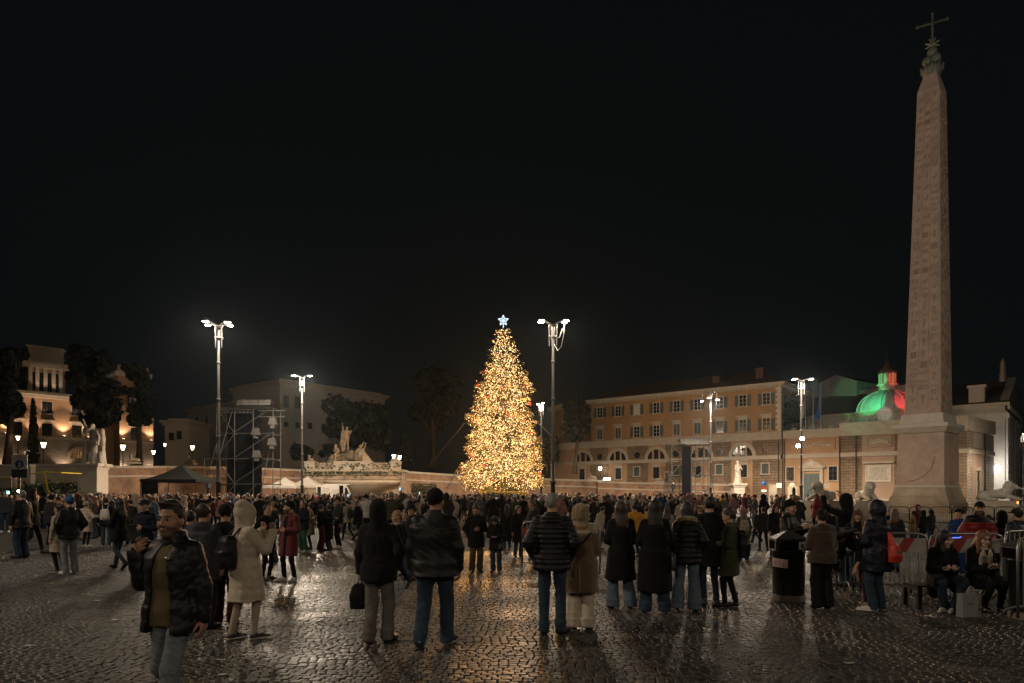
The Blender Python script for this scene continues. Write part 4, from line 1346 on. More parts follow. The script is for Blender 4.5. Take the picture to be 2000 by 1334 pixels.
m = MB(); m.lathe([(1.3, za - .3), (1.3, za + 1.0), (1.1, za + 1.2), (1.15, za + 2.2), (.9, za + 3.0), (.4, za + 3.5), (.0001, za + 3.6)], 10, W/2, 1.2, sy=.4); m.build('finial', TRAV, ch)
for (x0, x1, z0, z1) in ((W/2 - 1.6, W/2 + 1.6, 0, 6.5), (2.2, 3.6, 0, 4.5), (W - 3.6, W - 2.2, 0, 4.5)):
    m = MB(); m.box(x0, x1, -.06, -.001, z0, z1); m.build('door', DOOR_G, ch)
# dome: octagonal drum, ribbed shell, lantern and cross
DD = 103.5
dc = at(1733, DD); DZ0, DZ1, DZ2 = zat(826, DD), zat(804, DD), zat(763, DD)
inv = (Matrix.Translation(ch.location) @ Matrix.Rotation(ch.rotation_euler.z, 4, 'Z')).inverted()
lc = inv @ dc
DOME = mat('dome_lead', (0.46, 0.46, 0.45), 0.55, var=0.3, vscale=2)
m = MB(); m.lathe([(4.4, 6), (4.4, DZ1 - .3), (4.65, DZ1 - .3), (4.65, DZ1)], 24, lc.x, lc.y); drum = m.build('drum', STUCCO_P, ch)
R_ = 4.15; Hd = DZ2 - DZ1
m = MB(); m.lathe([(R_ * math.cos(t), DZ1 + .01 + Hd * math.sin(t)) for t in np.linspace(0, 1.40, 14)], 32, lc.x, lc.y); dm = m.build('dome', DOME, ch)
for k in range(16):
    a = 2 * PI * k / 16; m = MB()
    m.path([(lc.x + (R_ + .05) * math.cos(t) * math.cos(a), lc.y + (R_ + .05) * math.cos(t) * math.sin(a), DZ1 + .02 + (Hd + .05) * math.sin(t)) for t in np.linspace(0, 1.38, 9)], .12, 5); m.build('rib', DOME, dm)
lz0, lz1, lz2 = DZ2 - .1, zat(753, DD), zat(726, DD)
m = MB(); m.lathe([(1.2, lz0), (1.2, lz1), (1.5, lz1), (1.5, lz1 + .15)], 16, lc.x, lc.y); ln = m.build('lantern', STUCCO_P, ch)
m = MB()
m.lathe([(.72, lz1 + .15), (.72, lz2 - .3)], 12, lc.x, lc.y); m.build('core', STUCCO_P, ln)
for k in range(8):
    a = 2 * PI * k / 8 + .2; m = MB(); m.tube((lc.x + 1.05*math.cos(a), lc.y + 1.05*math.sin(a), lz1 + .15), (lc.x + 1.05*math.cos(a), lc.y + 1.05*math.sin(a), lz2 - .3), .16, n=8); m.build('column', STUCCO_P, ln)
m = MB(); m.lathe([(1.2, lz2 - .3), (1.3, lz2 - .1), (1.3, lz2), (.7, lz2 + .5), (.3, lz2 + 1.3), (.0001, lz2 + 1.5)], 16, lc.x, lc.y); m.build('cap', TILE, ln)
m = MB(); cz = zat(687, DD); m.lathe([(.0001, lz2 + 1.4), (.28, lz2 + 1.7), (.0001, lz2 + 2.0)], 10, lc.x, lc.y); m.tube((lc.x, lc.y, lz2 + 1.7), (lc.x, lc.y, cz), .06, n=6); m.tube((lc.x - .8, lc.y, cz - .9), (lc.x + .8, lc.y, cz - .9), .06, n=6); m.build('cross', IRON, ln)

# pale nave block and outbuilding behind the flags
fn_ = Facade(1601, 128, 1673, 122)
nv = fn_.root('annex_block', 'plain grey gabled block with a low pitched top behind the flags', 'building')
h1 = zat(742, 126)
m = MB(); m.prism([(0, 0), (fn_.L, 0), (fn_.L, h1 - .8), (fn_.L * .45, h1 + .8), (0, h1 - .2)], 0, 10); m.build('wall', STUCCO_G, nv)
m = MB(); m.add([(-.4, -.4, h1 - .15), (fn_.L * .45, -.4, h1 + .86), (fn_.L + .4, -.4, h1 - .85), (-.4, 10, h1 - .15), (fn_.L * .45, 10, h1 + .86), (fn_.L + .4, 10, h1 - .85)], [(0, 3, 4, 1), (1, 4, 5, 2)]); m.build('roof', TILE, nv)
part(nv, 'wall', STUCCO_G, (fn_.L + .01, fn_.L + 9, 1, 9, 0, zat(762, 122)))

# ------------------------------------------------------------------ floodlit palace at the left
fl = Facade(5, 114.5, 300, 131.0)
lp = fl.root('floodlit_palace', 'cream palace with two roof towers and warm uplights behind dark trees at far left', 'building')
zM = fl.z(10, 766)
xs = lambda px: fl.s(px)
part(lp, 'wall', STUCCO_W, (xs(-40), xs(176), 0, 14, 0, zM)); part(lp, 'wall', STUCCO_W, (xs(176) + .003, xs(232), 3, 14, 0, zM - 3)); part(lp, 'wall', STUCCO_W, (xs(232) + .006, xs(298), -.5, 13, 0, zM - .5))
zF = fl.z(100, 853); zF2 = fl.z(100, 858)
part(lp, 'belt_course', TRAV, (xs(-40), xs(176), -.3, -.001, zF2, zF), (xs(232) + .01, xs(298), -.8, -.501, zF2, zF))
part(lp, 'cornice', TRAV_P, (xs(-40), xs(176) + .2, -.9, 14.2, zM + .001, zM + .5), (xs(-40), xs(176) + .1, -.45, -.001, zM - .5, zM - .001))
part(lp, 'ground_storey', RUST_G, (xs(-40), xs(176) - .02, -.14, -.002, 0, zF2 - .002), (xs(232) + .02, xs(298) - .02, -.64, -.502, 0, zF2 - .002))
tx0, tx1 = xs(56), xs(131); zt = fl.z(95, 714); zp_ = fl.z(95, 675)
part(lp, 'tower', STUCCO_W, (tx0, tx1, 1.5, 10, zM + .5, zt)); part(lp, 'cornice', TRAV_P, (tx0 - .8, tx1 + .8, .6, 10.8, zt + .001, zt + .6)); part(lp, 'parapet', STUCCO_P, (tx0 + .2, tx1 - .2, 1.6, 9.8, zt + .6, zp_ - .4), (tx0 - .2, tx1 + .2, 1.3, 10, zp_ - .4, zp_))
for px in (62, 76, 92, 108, 122):
    x = xs(px); m = MB(); m.box(x - .28, x + .28, 1.15, 1.499, zM + .5, zt - .02); m.build('pilaster', TRAV_P, lp)
for px in (69, 84, 100, 115): window(lp, xs(px), zM + .9, .9, (zt - zM) * .62, 'plain', 1.498)
rx0, rx1 = xs(234), xs(291); zt2 = fl.z(262, 732); zp2 = fl.z(262, 714)
part(lp, 'tower', STUCCO_W, (rx0, rx1, 1, 9, zM - .5, zt2)); part(lp, 'cornice', TRAV_P, (rx0 - .7, rx1 + .7, .3, 9.6, zt2 + .001, zt2 + .5)); part(lp, 'parapet', STUCCO_P, (rx0 - .2, rx1 + .2, .8, 9.2, zt2 + .5, zp2))
m = MB()
for k in range(26):
    x = tx0 - .6 + (tx1 - tx0 + 1.2) * k / 25; m.box(x - .12, x + .12, .75, 1.45, zt - .35, zt)
for k in range(20):
    x = rx0 - .5 + (rx1 - rx0 + 1.0) * k / 19; m.box(x - .12, x + .12, .45, .98, zt2 - .35, zt2)
tag(m.build('bracket', TRAV_P, lp), kind='stuff')
z10, z11 = fl.z(37, 804), fl.z(37, 780); z20, z21 = fl.z(37, 849), fl.z(37, 824)
for px in (-14, 33, 92, 150):
    window(lp, xs(px), z10, 1.5, z11 - z10, 'plain'); window(lp, xs(px), z20, 1.5, z21 - z20, 'plain hood')
window(lp, xs(262), fl.z(262, 862), 1.5, fl.z(262, 836) - fl.z(262, 862), 'plain gable', -.502)
window(lp, xs(262), fl.z(262, 800), 1.4, 2.2, 'plain', -.502)
for px in (60, 155): lunette(lp, xs(px), fl.z(px, 896), 1.5, -.15)

# ------------------------------------------------------------------ grey palace in the middle distance
def block(name, label, pxs, ds, top, m, depth, wins, base=0.0):
    f = Facade(pxs[0], ds[0], pxs[1], ds[1])
    r = f.root(name, label, 'building')
    z1 = zat(top, ds[1])
    part(r, 'wall', m, (0, f.L, 0, depth, base, z1 - .01)); part(r, 'cornice', TRAV, (-.7, f.L + .7, -.8, depth + .5, z1, z1 + .45), (-.35, f.L + .35, -.4, depth + .2, z1 - .4, z1 - .002))
    part(r, 'belt_course', m, (0, f.L, -.14, -.001, z1 * .62, z1 * .62 + .35)); part(r, 'attic', m, (.4, f.L - .4, .5, depth - .5, z1 + .451, z1 + .9))
    for (px, ya, yb, st) in wins:
        zz0, zz1 = zat(yb, f.d(px)), zat(ya, f.d(px)); window(r, f.s(px), zz0, max(1.0, (zz1 - zz0) * .52), zz1 - zz0, st)
    return f, r
fm_, mid = block('grey_palace', 'unlit grey stone palace with deep cornice behind the scaffold tower and Neptune group', (547, 752), (125, 145), 777, STUCCO_G, 16,
                [(581, 775, 798, 'shut'), (632, 782, 802, 'shut'), (676, 786, 803, 'shut'), (581, 825, 838, 'shut'), (632, 828, 840, 'shut'), (720, 790, 806, 'shut'), (605, 826, 838, 'shut'), (660, 829, 840, 'shut'), (700, 788, 804, 'shut'), (558, 773, 796, 'shut'), (558, 824, 837, 'shut')])
# its left return
fr_ = Facade(455, 140, 546.7, 125.0)
m = MB(); z1 = zat(777, 145)
ret = empty('return_wing', (0, 0, 0), parent=mid)
b_ = MB(); b_.T = (Matrix.Translation(mid.location) @ Matrix.Rotation(mid.rotation_euler.z, 4, 'Z')).inverted() @ Matrix.Translation(fr_.a) @ Matrix.Rotation(fr_.rz, 4, 'Z')
b_.box(0, fr_.L - .15, 0.01, .6, 0, z1 - .01); ro = b_.build('wall', STUCCO_G, mid)
b_.v.clear(); b_.f.clear(); b_.m.clear(); b_.sm.clear(); b_.box(-.7, fr_.L - .85, -.8, .6, z1 + .002, z1 + .44); b_.box(-.3, fr_.L - .45, -.4, .6, z1 - .4, z1 - .012); b_.build('cornice', TRAV, mid)
bpy.data.objects.remove(ret)
for px in (480, 510, 532):
    wM = MB(); b_.v.clear(); b_.f.clear(); b_.m.clear(); b_.sm.clear(); x = fr_.s(px); b_.box(x - .6, x + .6, -.05, .009, z1 * .72, z1 * .72 + 2.4); b_.build('window', GLASS_D, mid)
block('side_palace', 'dim low grey house with a flat eave left of the scaffold tower', (366, 455), (150, 138), 790, STUCCO_G, 12, [(385, 815, 830, 'shut'), (404, 812, 828, 'shut'), (432, 810, 826, 'shut'), (386, 850, 862, 'shut'), (404, 850, 862, 'shut')])
block('villa', 'small pale villa with an arched door beside the dim grey house', (322, 368), (128, 128), 826, STUCCO_P, 9, [(335, 845, 860, 'plain'), (350, 842, 858, 'plain')])
block('ochre_house', 'narrow ochre house half hidden behind the Christmas tree and lamp post', (1080, 1118), (136, 128), 790, PL_OCHRE, 10, [(1102, 800, 815, 'shut white'), (1102, 826, 842, 'shut hood')])
# ------------------------------------------------------------------ terrace wall of the hemicycle
def wall_run(name, label, pts, m, coping=TRAV, thick=1.2, string=True, kind=None):
    """PTS: (column, distance, row of the top)."""
    r = empty(name, at(pts[0][0], pts[0][1]), 0, label=label, cat='wall')
    o0 = Vector(r.location)
    P = [at(px, d) - o0 for (px, d, ty) in pts]; Z = [zat(ty, d) for (px, d, ty) in pts]
    def strip(name, z0, z1, w0, w1, mm):
        b = MB()
        for i in range(len(P) - 1):
            u = (P[i+1] - P[i]).normalized(); n = Vector((u.y, -u.x, 0))
            vs = []
            for (p, zz) in ((P[i], Z[i]), (P[i+1], Z[i+1])):
                for (w, q) in ((w0, z0), (w1, z0), (w1, z1), (w0, z1)):
                    zq = q(zz); pt = p + n * w; vs.append((pt.x, pt.y, zq))
            b.add(vs, [(0, 4, 7, 3), (3, 7, 6, 2), (1, 2, 6, 5), (0, 1, 5, 4)] + ([(0, 3, 2, 1)] if i == 0 else []) + ([(4, 5, 6, 7)] if i == len(P) - 2 else []))
        b.build(name, mm, r)
    strip('wall_face', lambda z: 0, lambda z: z - .30, 0, -thick, m)
    strip('coping', lambda z: z - .298, lambda z: z, .14, -thick - .1, coping)
    if string: strip('string_course', lambda z: z - 1.35, lambda z: z - 1.12, .07, .003, coping)
    strip('plinth', lambda z: 0, lambda z: .75, .16, .004, TRAV)
    return r
W1 = [(203, 78.5, 909.5), (300, 83, 910), (430, 88, 911), (520, 92, 914), (594, 95, 917)]
W3 = [(791, 97, 920), (850, 102, 924), (930, 110, 929), (1050, 117, 934), (1165, 120, 937.5), (1165.5, 119.6, 938)]
W4 = [(1168, 119, 940), (1250, 116, 942), (1330, 112, 943.5), (1440, 107.5, 946)]
wall_run('terrace_wall', 'long curved brick terrace wall with pale coping at left, behind the black gazebo', W1, BRICK_R)
wall_run('terrace_wall', 'curved brick terrace wall running behind the lit Christmas tree', W3, BRICK_R)
wall_run('terrace_wall', 'low brick terrace wall below the ochre palazzo', W4, BRICK_R)
tw = empty('stepped_wall', at(-60, 70), 0, label='plain low plaster wall at far left behind the signpost', cat='wall')
for (p0, p1, y0, d) in ((-70, 60, 907, 80), (60, 165, 906, 84), (-70, 22, 930, 72)):
    a = at(p0, d) - Vector(tw.location); b = at(p1, d) - Vector(tw.location); z = zat(y0, d)
    part(tw, 'wall_face', TRAV, (a.x, b.x, a.y, a.y + .8, 0, z - .25)); part(tw, 'coping', TRAV_P, (a.x - .1, b.x - .003, a.y - .12, a.y + .9, z - .249, z))
# terrace behind the walls and the planted bank at the far left
b = MB()
ring = W1 + [(595, 96.2, 917)] + [(790, 96.9, 920)] + W3[:-1] + [(1168, 121, 940)] + W4[1:]
for i in range(len(ring) - 1):
    (p0, d0, y0), (p1, d1, y1) = ring[i], ring[i+1]
    z0 = zat(y0, d0) - 1.0; z1 = zat(y1, d1) - 1.0
    a = at(p0, d0 + .6, z0); c = at(p1, d1 + .6, z1); e = at(p1, d1 + 70, z1); g_ = at(p0, d0 + 70, z0)
    b.quad(a, c, e, g_)
TERR = mat('terrace_earth', (0.05, 0.045, 0.035), 0.95, var=0.5, vscale=.5)
tag(b.build('terrace', TERR), kind='structure')
b = MB(); rr = np.random.default_rng(4)
nx, ny = 26, 10
vs = []
for j in range(ny):
    for i in range(nx):
        px = -80 + (200 + 80) * i / (nx - 1); d = 62 + 15.5 * j / (ny - 1)
        z = 2.9 * (j / (ny - 1)) ** .8 + rr.uniform(-.12, .12) - (.05 if j == 0 else 0)
        v = at(px, d, z); vs.append((v.x, v.y, v.z))
b.add(vs, [(j*nx + i, j*nx + i + 1, (j+1)*nx + i + 1, (j+1)*nx + i) for j in range(ny - 1) for i in range(nx - 1)], True)
tag(b.build('hill', mat('bank_soil', (0.07, 0.055, 0.035), 0.95, var=0.8, vscale=1.2, c2=(0.03, 0.036, 0.016), bump=.8, bscale=5)), kind='structure')
BUSH = mat('bush_leaf', (0.040, 0.055, 0.022), 0.6, var=0.6, vscale=1.5)
b = MB()
for k in range(1500):
    px = rr.uniform(-70, 158); t = rr.uniform(.12, 1); d = 62 + 15 * t; c = at(px, d, 2.9 * t ** .8 + rr.uniform(0, .55) * (1 if rr.uniform() < .5 else .4))
    a = rr.uniform(0, 6.28); s_ = rr.uniform(.10, .26); n = Vector((rr.normal(), rr.normal(), rr.normal())).normalized(); u = n.orthogonal().normalized(); w = n.cross(u)
    b.add([c + u*s_*math.cos(a + q*1.57) + w*s_*.7*math.sin(a + q*1.57) for q in range(4)], [(0, 1, 2, 3)])
tag(b.build('undergrowth', BUSH), kind='stuff')

# ------------------------------------------------------------------ fountain front with the Neptune group
FD = 93.0
fx0, fx1 = at(595, FD).x, at(785, FD).x
fo = empty('fountain_wall', ((fx0 + fx1)/2, FD, 0), 0, label='travertine fountain front with pierced balustrade and a wide basin under the Neptune group', cat='fountain')
Wf = (fx1 - fx0) / 2
zc0 = zat(921, FD); zc1 = zat(917, FD); zb = zat(903.5, FD)
part(fo, 'wall_face', TRAV_B, (-Wf, Wf, 0, 4, 0, zc0))
part(fo, 'cornice', TRAV, (-Wf - .25, Wf + .25, -.35, 4.1, zc0 + .001, zc1), (-Wf - .1, Wf + .1, -.16, -.001, zc0 - .45, zc0 - .001))
L_ = lambda px: at(px, FD).x - fo.location.x
for (p0, p1) in ((595, 615), (652.5, 726), (763, 781)):
    part(fo, 'balustrade_pier', TRAV_P, (L_(p0), L_(p1), -.1, 1.0, zc1 + .001, zb), (L_(p0) - .1, L_(p1) + .1, -.2, 1.1, zb + .001, zb + .18))
for (p0, p1) in ((615.5, 652), (726.5, 762.5)):
    m = MB(); x0, x1 = L_(p0), L_(p1); m.box(x0, x1, .2, .5, zc1 + .001, zc1 + .13); m.box(x0, x1, .2, .5, zb - .13, zb); n = 4; ww = (x1 - x0) / n; hh = zb - zc1 - .26
    for k in range(n):
        a = x0 + k * ww; m.box(a, a + .10, .2, .5, zc1 + .13, zb - .13)
        m.tube((a + .1, .35, zc1 + .13), (a + ww, .35, zb - .13), .085, n=6); m.tube((a + .1, .35, zb - .13), (a + ww, .35, zc1 + .13), .085, n=6)
        m.tube((a + ww/2 + .05, .3, zc1 + .13 + hh*.5), (a + ww/2 + .05, .45, zc1 + .13 + hh * .5), .22, n=10)
    m.build('pierced_screen', TRAV, fo)
m = MB()
prof = [(.6, 1.5), (2.4, 2.0), (4.6, 3.0), (5.1, 3.3), (5.15, 3.55), (4.8, 3.55), (4.0, 3.2), (.5, 2.6)]
m.lathe(prof, 24, 1.2, -.2, 1, .45); m.build('basin', TRAV, fo)
m = MB(); m.lathe([(.0001, zc0 - 2.6), (.9, zc0 - 2.5), (1.1, zc0 - 2.2), (.7, zc0 - 1.8), (.0001, zc0 - 1.7)], 14, -.3, -.25, 1, .5); m.build('spout_mask', mat('mossy_stone', (.10, .10, .06), .9, var=.6, vscale=3), fo)
m = MB(); rr = np.random.default_rng(2)
for k in range(360):
    x = rr.uniform(-Wf, Wf); z = zc0 - abs(rr.normal(0, .28)) if rr.uniform() < .75 else zb - rr.uniform(0, 1); y = -.38 if z > zc0 - .3 else -.03
    s_ = rr.uniform(.06, .2); m.add([(x - s_, y - rr.uniform(0, .1), z), (x, y - .12, z - s_), (x + s_, y - rr.uniform(0, .1), z), (x, y - .05, z + s_ * .6)], [(0, 1, 2, 3)])
tag(m.build('wall_plants', BUSH, fo), kind='stuff')

STAT = mat('statue_marble', (0.46, 0.37, 0.27), 0.75, var=0.6, vscale=2.2, c2=(0.27, 0.20, 0.135), bump=.4, bscale=16)
STATW = mat('statue_white', (0.55, 0.50, 0.43), 0.7, var=0.6, vscale=2.5, c2=(0.30, 0.26, 0.20), bump=.4, bscale=16)
ROCK = mat('statue_rock', (0.24, 0.19, 0.13), 0.9, var=0.7, vscale=1.5, bump=.8, bscale=6)
def figure(q, M, s, L, R, legs=((-.10, .05, 0), (.12, -.06, 0)), lean=0, head=(0, 0), sit=False):
    """A carved figure from capsules; M places it, S scales it (1 = a man of 1.75 m)."""
    p = lambda x, y, z: M @ Vector((x * s, y * s, z * s))
    def c(a, b, r1, r2, k=.05): q.add(_cap(p(*a), p(*b), r1 * s, r2 * s), k * s)
    ln = math.tan(rad(lean)); zp = .5 if sit else .93
    T_ = lambda x, y, z: (x, y + (z - zp) * ln, z)
    top = zp + .5
    c(T_(-.06, 0, zp), T_(.06, 0, zp), .14, .14); c(T_(0, 0, zp), T_(0, 0, zp + .30), .13, .15); c(T_(-.09, 0, zp + .38), T_(.09, 0, zp + .38), .13, .13)
    c(T_(-.17, 0, top - .03), T_(.17, 0, top - .03), .075, .075); c(T_(0, 0, top), T_(head[0]*.5, head[1]*.5, top + .10), .06, .055)
    hc = T_(head[0], .02 + head[1], top + .20); q.add(_ell(p(*hc), (.082*s, .098*s, .118*s)), .03*s)
    q.add(_ell(p(hc[0], hc[1] - .02, hc[2] + .03), (.10*s, .11*s, .105*s)), .03*s); q.add(_ell(p(hc[0], hc[1] + .07, hc[2] - .10), (.05*s, .045*s, .07*s)), .03*s)
    for sd, (el, wr) in ((-1, L), (1, R)):
        sh = T_(sd * .19, 0, top - .04); c(sh, el, .062, .052); c(el, wr, .052, .038); q.add(_ell(p(*wr), (.05*s, .04*s, .055*s)), .03*s)
    for sd, ft in zip((-1, 1), legs):
        hip = (sd * .09, 0, zp - .02)
        if sit: kn = (sd * .16, .42, zp - .02)
        else: kn = ((hip[0] + ft[0]) / 2, (hip[1] + ft[1]) / 2 + .05, (hip[2] + ft[2]) / 2)
        c(hip, kn, .105, .078); c(kn, (ft[0], ft[1], ft[2] + .08), .075, .048); c((ft[0], ft[1], ft[2] + .05), (ft[0], ft[1] + .15, ft[2] + .03), .05, .04)
def drapes(q, seed, a): 
    f = wobble(seed, 9, (1, 1, .35)); g_ = wobble(seed + 1, 22, (1, 1, .3))
    q.push(lambda x, y, z: a * f(x, y, z) + a * .6 * np.abs(g_(x, y, z)))
FACE = Matrix.Rotation(PI, 4, 'Z')
# Neptune with two tritons on a rock
ng = empty('neptune_group', at(677, FD + 2.2, zb), 0, label='warm lit marble group of Neptune between two tritons on a rock above the fountain', cat='statue')
sc = FD + 2.2
def npt(px, py): v = at(px, sc, zat(py, sc)) - Vector(ng.location); return v
q = SDF(); figure(q, Matrix.Translation(npt(677, 879)) @ FACE, 1.85, ((-.34, .05, 1.42), (-.22, .15, 1.05)), ((.28, .02, 1.62), (.30, .05, 2.02)), ((-.12, .02, 0), (.14, .10, 0)), head=(-.02, .02))
for (a, b_, r1, r2) in ((( .30, -.12, 1.35), (.34, -.10, .45), .15, .20), ((.26, -.05, .95), (-.10, .12, .80), .14, .13), ((.30, -.1, .6), (.25, -.1, .05), .17, .2)):
    M_ = Matrix.Translation(npt(677, 879)) @ FACE; q.add(_cap(M_ @ (Vector(a) * 1.85), M_ @ (Vector(b_) * 1.85), r1 * 1.85, r2 * 1.85), .08)
drapes(q, 31, .035); skin_obj('neptune', q, .055, STAT, ng)
q = SDF(); figure(q, Matrix.Translation(npt(660, 903)) @ Matrix.Rotation(rad(150), 4, 'Z'), 1.9, ((-.36, .25, .78), (-.15, .45, .60)), ((.38, .05, .85), (.20, -.05, 1.18)), ((-.16, .45, 0), (.16, .40, 0)), lean=18, sit=True); drapes(q, 32, .03); skin_obj('triton', q, .055, STAT, ng)
q = SDF(); figure(q, Matrix.Translation(npt(704, 903)) @ Matrix.Rotation(rad(-160), 4, 'Z'), 1.85, ((-.30, .25, 1.15), (-.34, .32, 1.42)), ((.36, .05, .75), (.36, .3, .55)), ((-.16, .35, 0), (.16, .30, 0)), lean=-8, sit=True)
q.add(_cap(npt(706, 885), npt(716, 903), .55, .75), .2); q.add(_cap(npt(706, 872), npt(711, 863), .16, .07), .05); drapes(q, 33, .03); skin_obj('triton', q, .055, STAT, ng)
q = SDF(); rr = np.random.default_rng(6)
for k in range(30):
    t = rr.uniform(-1, 1); c = npt(681 + t * 36, 903 - (1 - t*t) * rr.uniform(2, 22)); c.y += rr.uniform(-.4, .8); q.add(_ell(c, (rr.uniform(.35, .8), rr.uniform(.4, .7), rr.uniform(.25, .6))), .15)
f_ = wobble(41, 5); g2 = wobble(42, 12); q.push(lambda x, y, z: .09 * f_(x, y, z) + .05 * np.abs(g2(x, y, z))); skin_obj('rock', q, .08, ROCK, ng)

def pedestal(px, d, w, ytop, label, m, base=0.0, name='statue_pedestal'):
    z = zat(ytop, d); r = empty(name, at(px, d, base), 0, label=label, cat='pedestal'); z -= base
    part(r, 'shaft', m, (-w/2, w/2, -w/2, w/2, .5, z - .55)); part(r, 'base', m, (-w/2 - .2, w/2 + .2, -w/2 - .2, w/2 + .2, 0, .5)); part(r, 'cap', m, (-w/2 - .12, w/2 + .12, -w/2 - .12, w/2 + .12, z - .549, z - .3), (-w/2 - .3, w/2 + .3, -w/2 - .3, w/2 + .3, z - .299, z))
    return z + base
z = pedestal(182, 72, 2.0, 906, 'tall square grey pedestal carrying the standing figures at left', TRAV_P)
st = empty('statue_group', at(184, 72, z), 0, label='marble figure with raised arm and trophies on the tall left pedestal', cat='statue')
q = SDF(); figure(q, Matrix.Rotation(rad(170), 4, 'Z'), 2.4, ((-.32, .1, 1.15), (-.30, .12, .85)), ((.36, .05, 1.62), (.48, .1, 1.95)), ((-.12, .02, 0), (.12, .08, 0)), head=(.05, .03))
q.add(_loft([(0, 0, 0, .62, .5), (1.0, 0, 0, .55, .42), (2.4, 0, 0, .38, .32)], Matrix.Identity(4)), .15); drapes(q, 51, .05); skin_obj('figure', q, .06, STATW, st)
q = SDF(); q.add(_cap((-1.0, 0, 0), (-.98, 0, 1.7), .42, .16), .1); q.add(_cap((.95, -.1, 0), (.80, 0, 1.1), .40, .34), .1); q.add(_cap((.95, 0, 1.2), (.85, 0, 3.3), .20, .26), .1); q.add(_cap((-.98, 0, 1.5), (-.85, 0, 3.3), .13, .10), .1); q.add(_ell((-.85, 0, 3.5), (.32, .22, .40)), .1); q.add(_cap((-1.25, 0, 2.5), (-.5, 0, 2.9), .08, .08), .06); q.add(_ell((.86, 0, 3.45), (.24, .24, .28)), .06); drapes(q, 52, .07); skin_obj('trophy', q, .06, STATW, st)
z = pedestal(1441, 101, 1.55, 944, 'square pale pedestal of the robed statue before the ochre palazzo', TRAV_P)
st = empty('robed_statue', at(1441, 101, z), 0, label='pale robed marble statue on a pedestal before the ochre palazzo', cat='statue')
q = SDF(); figure(q, Matrix.Rotation(rad(200), 4, 'Z'), 1.85, ((-.20, .25, 1.10), (0, .30, 1.2)), ((.28, .1, 1.1), (.15, .25, .95)), ((-.1, 0, 0), (.1, .05, 0)))
q.add(_loft([(0, 0, 0, .58, .5), (.9, 0, 0, .46, .38), (2.2, 0, 0, .34, .28), (2.7, 0, 0, .2, .2)], Matrix.Identity(4)), .12); q.add(_ell((0, .05, 3.1), (.25, .25, .3)), .08); drapes(q, 53, .06); skin_obj('figure', q, .05, STATW, st)

# sphinxes resting on the wall
q = SDF()
q.add(_cap((-.75, 0, .42), (.45, 0, .52), .40, .36), .15); q.add(_cap((.45, 0, .5), (.62, 0, 1.05), .34, .24), .12); q.add(_ell((.70, 0, 1.42), (.24, .22, .30)), .08); q.add(_ell((.62, 0, 1.36), (.28, .34, .34)), .1)
for sy in (-1, 1): q.add(_cap((.55, sy * .26, .35), (1.35, sy * .26, .14), .17, .13), .08); q.add(_cap((-.75, sy * .32, .35), (-.25, sy * .42, .15), .26, .16), .1)
q.add(_cap((-1.05, 0, .2), (-1.2, .3, .5), .1, .07), .06); f_ = wobble(61, 8); q.push(lambda x, y, z: .025 * f_(x, y, z)); q.keep(lambda x, y, z: -z + 0*x + 0*y)
s_ = Skin(); s_.add(*q.mesh(.055)); SPH = s_.mesh('sphinx', [STAT]); PLN = MB(); PLN.box(-1.3, 1.5, -.6, .6, -.35, 0); PLN = PLN.mesh('plinth', TRAV)
for (px, d, y, rz, lb) in ((262, 82.5, 906, 200, 'small pale sphinx on the wall above the black gazebo, left one'), (372, 86.8, 908, 160, 'pale sphinx lying on the wall between gazebo and scaffold tower'), (488, 92, 911, 185, 'sphinx half hidden on the wall behind the scaffold tower'),
                       (606, 94.5, 905, 130, 'sphinx with urn on the fountain end pier beside the second lamp post'), (772, 94.5, 905, 50, 'sphinx on the right end pier of the fountain front'), (1157, 120.2, 937, 180, 'sphinx on the terrace wall right of the Christmas tree'), (1287, 114.4, 942, 0, 'sphinx on the low wall before the ochre palazzo arches')):
    zz = zat(y, d) + .36
    o = link('sphinx', SPH, None, at(px, d, zz - (.0 if d < 80 else 0.0)), rad(rz)); tag(o, lb, 'statue', 'sphinxes on the terrace wall'); link('plinth', PLN, o); o.scale = (.58,) * 3; o.location.z -= .15

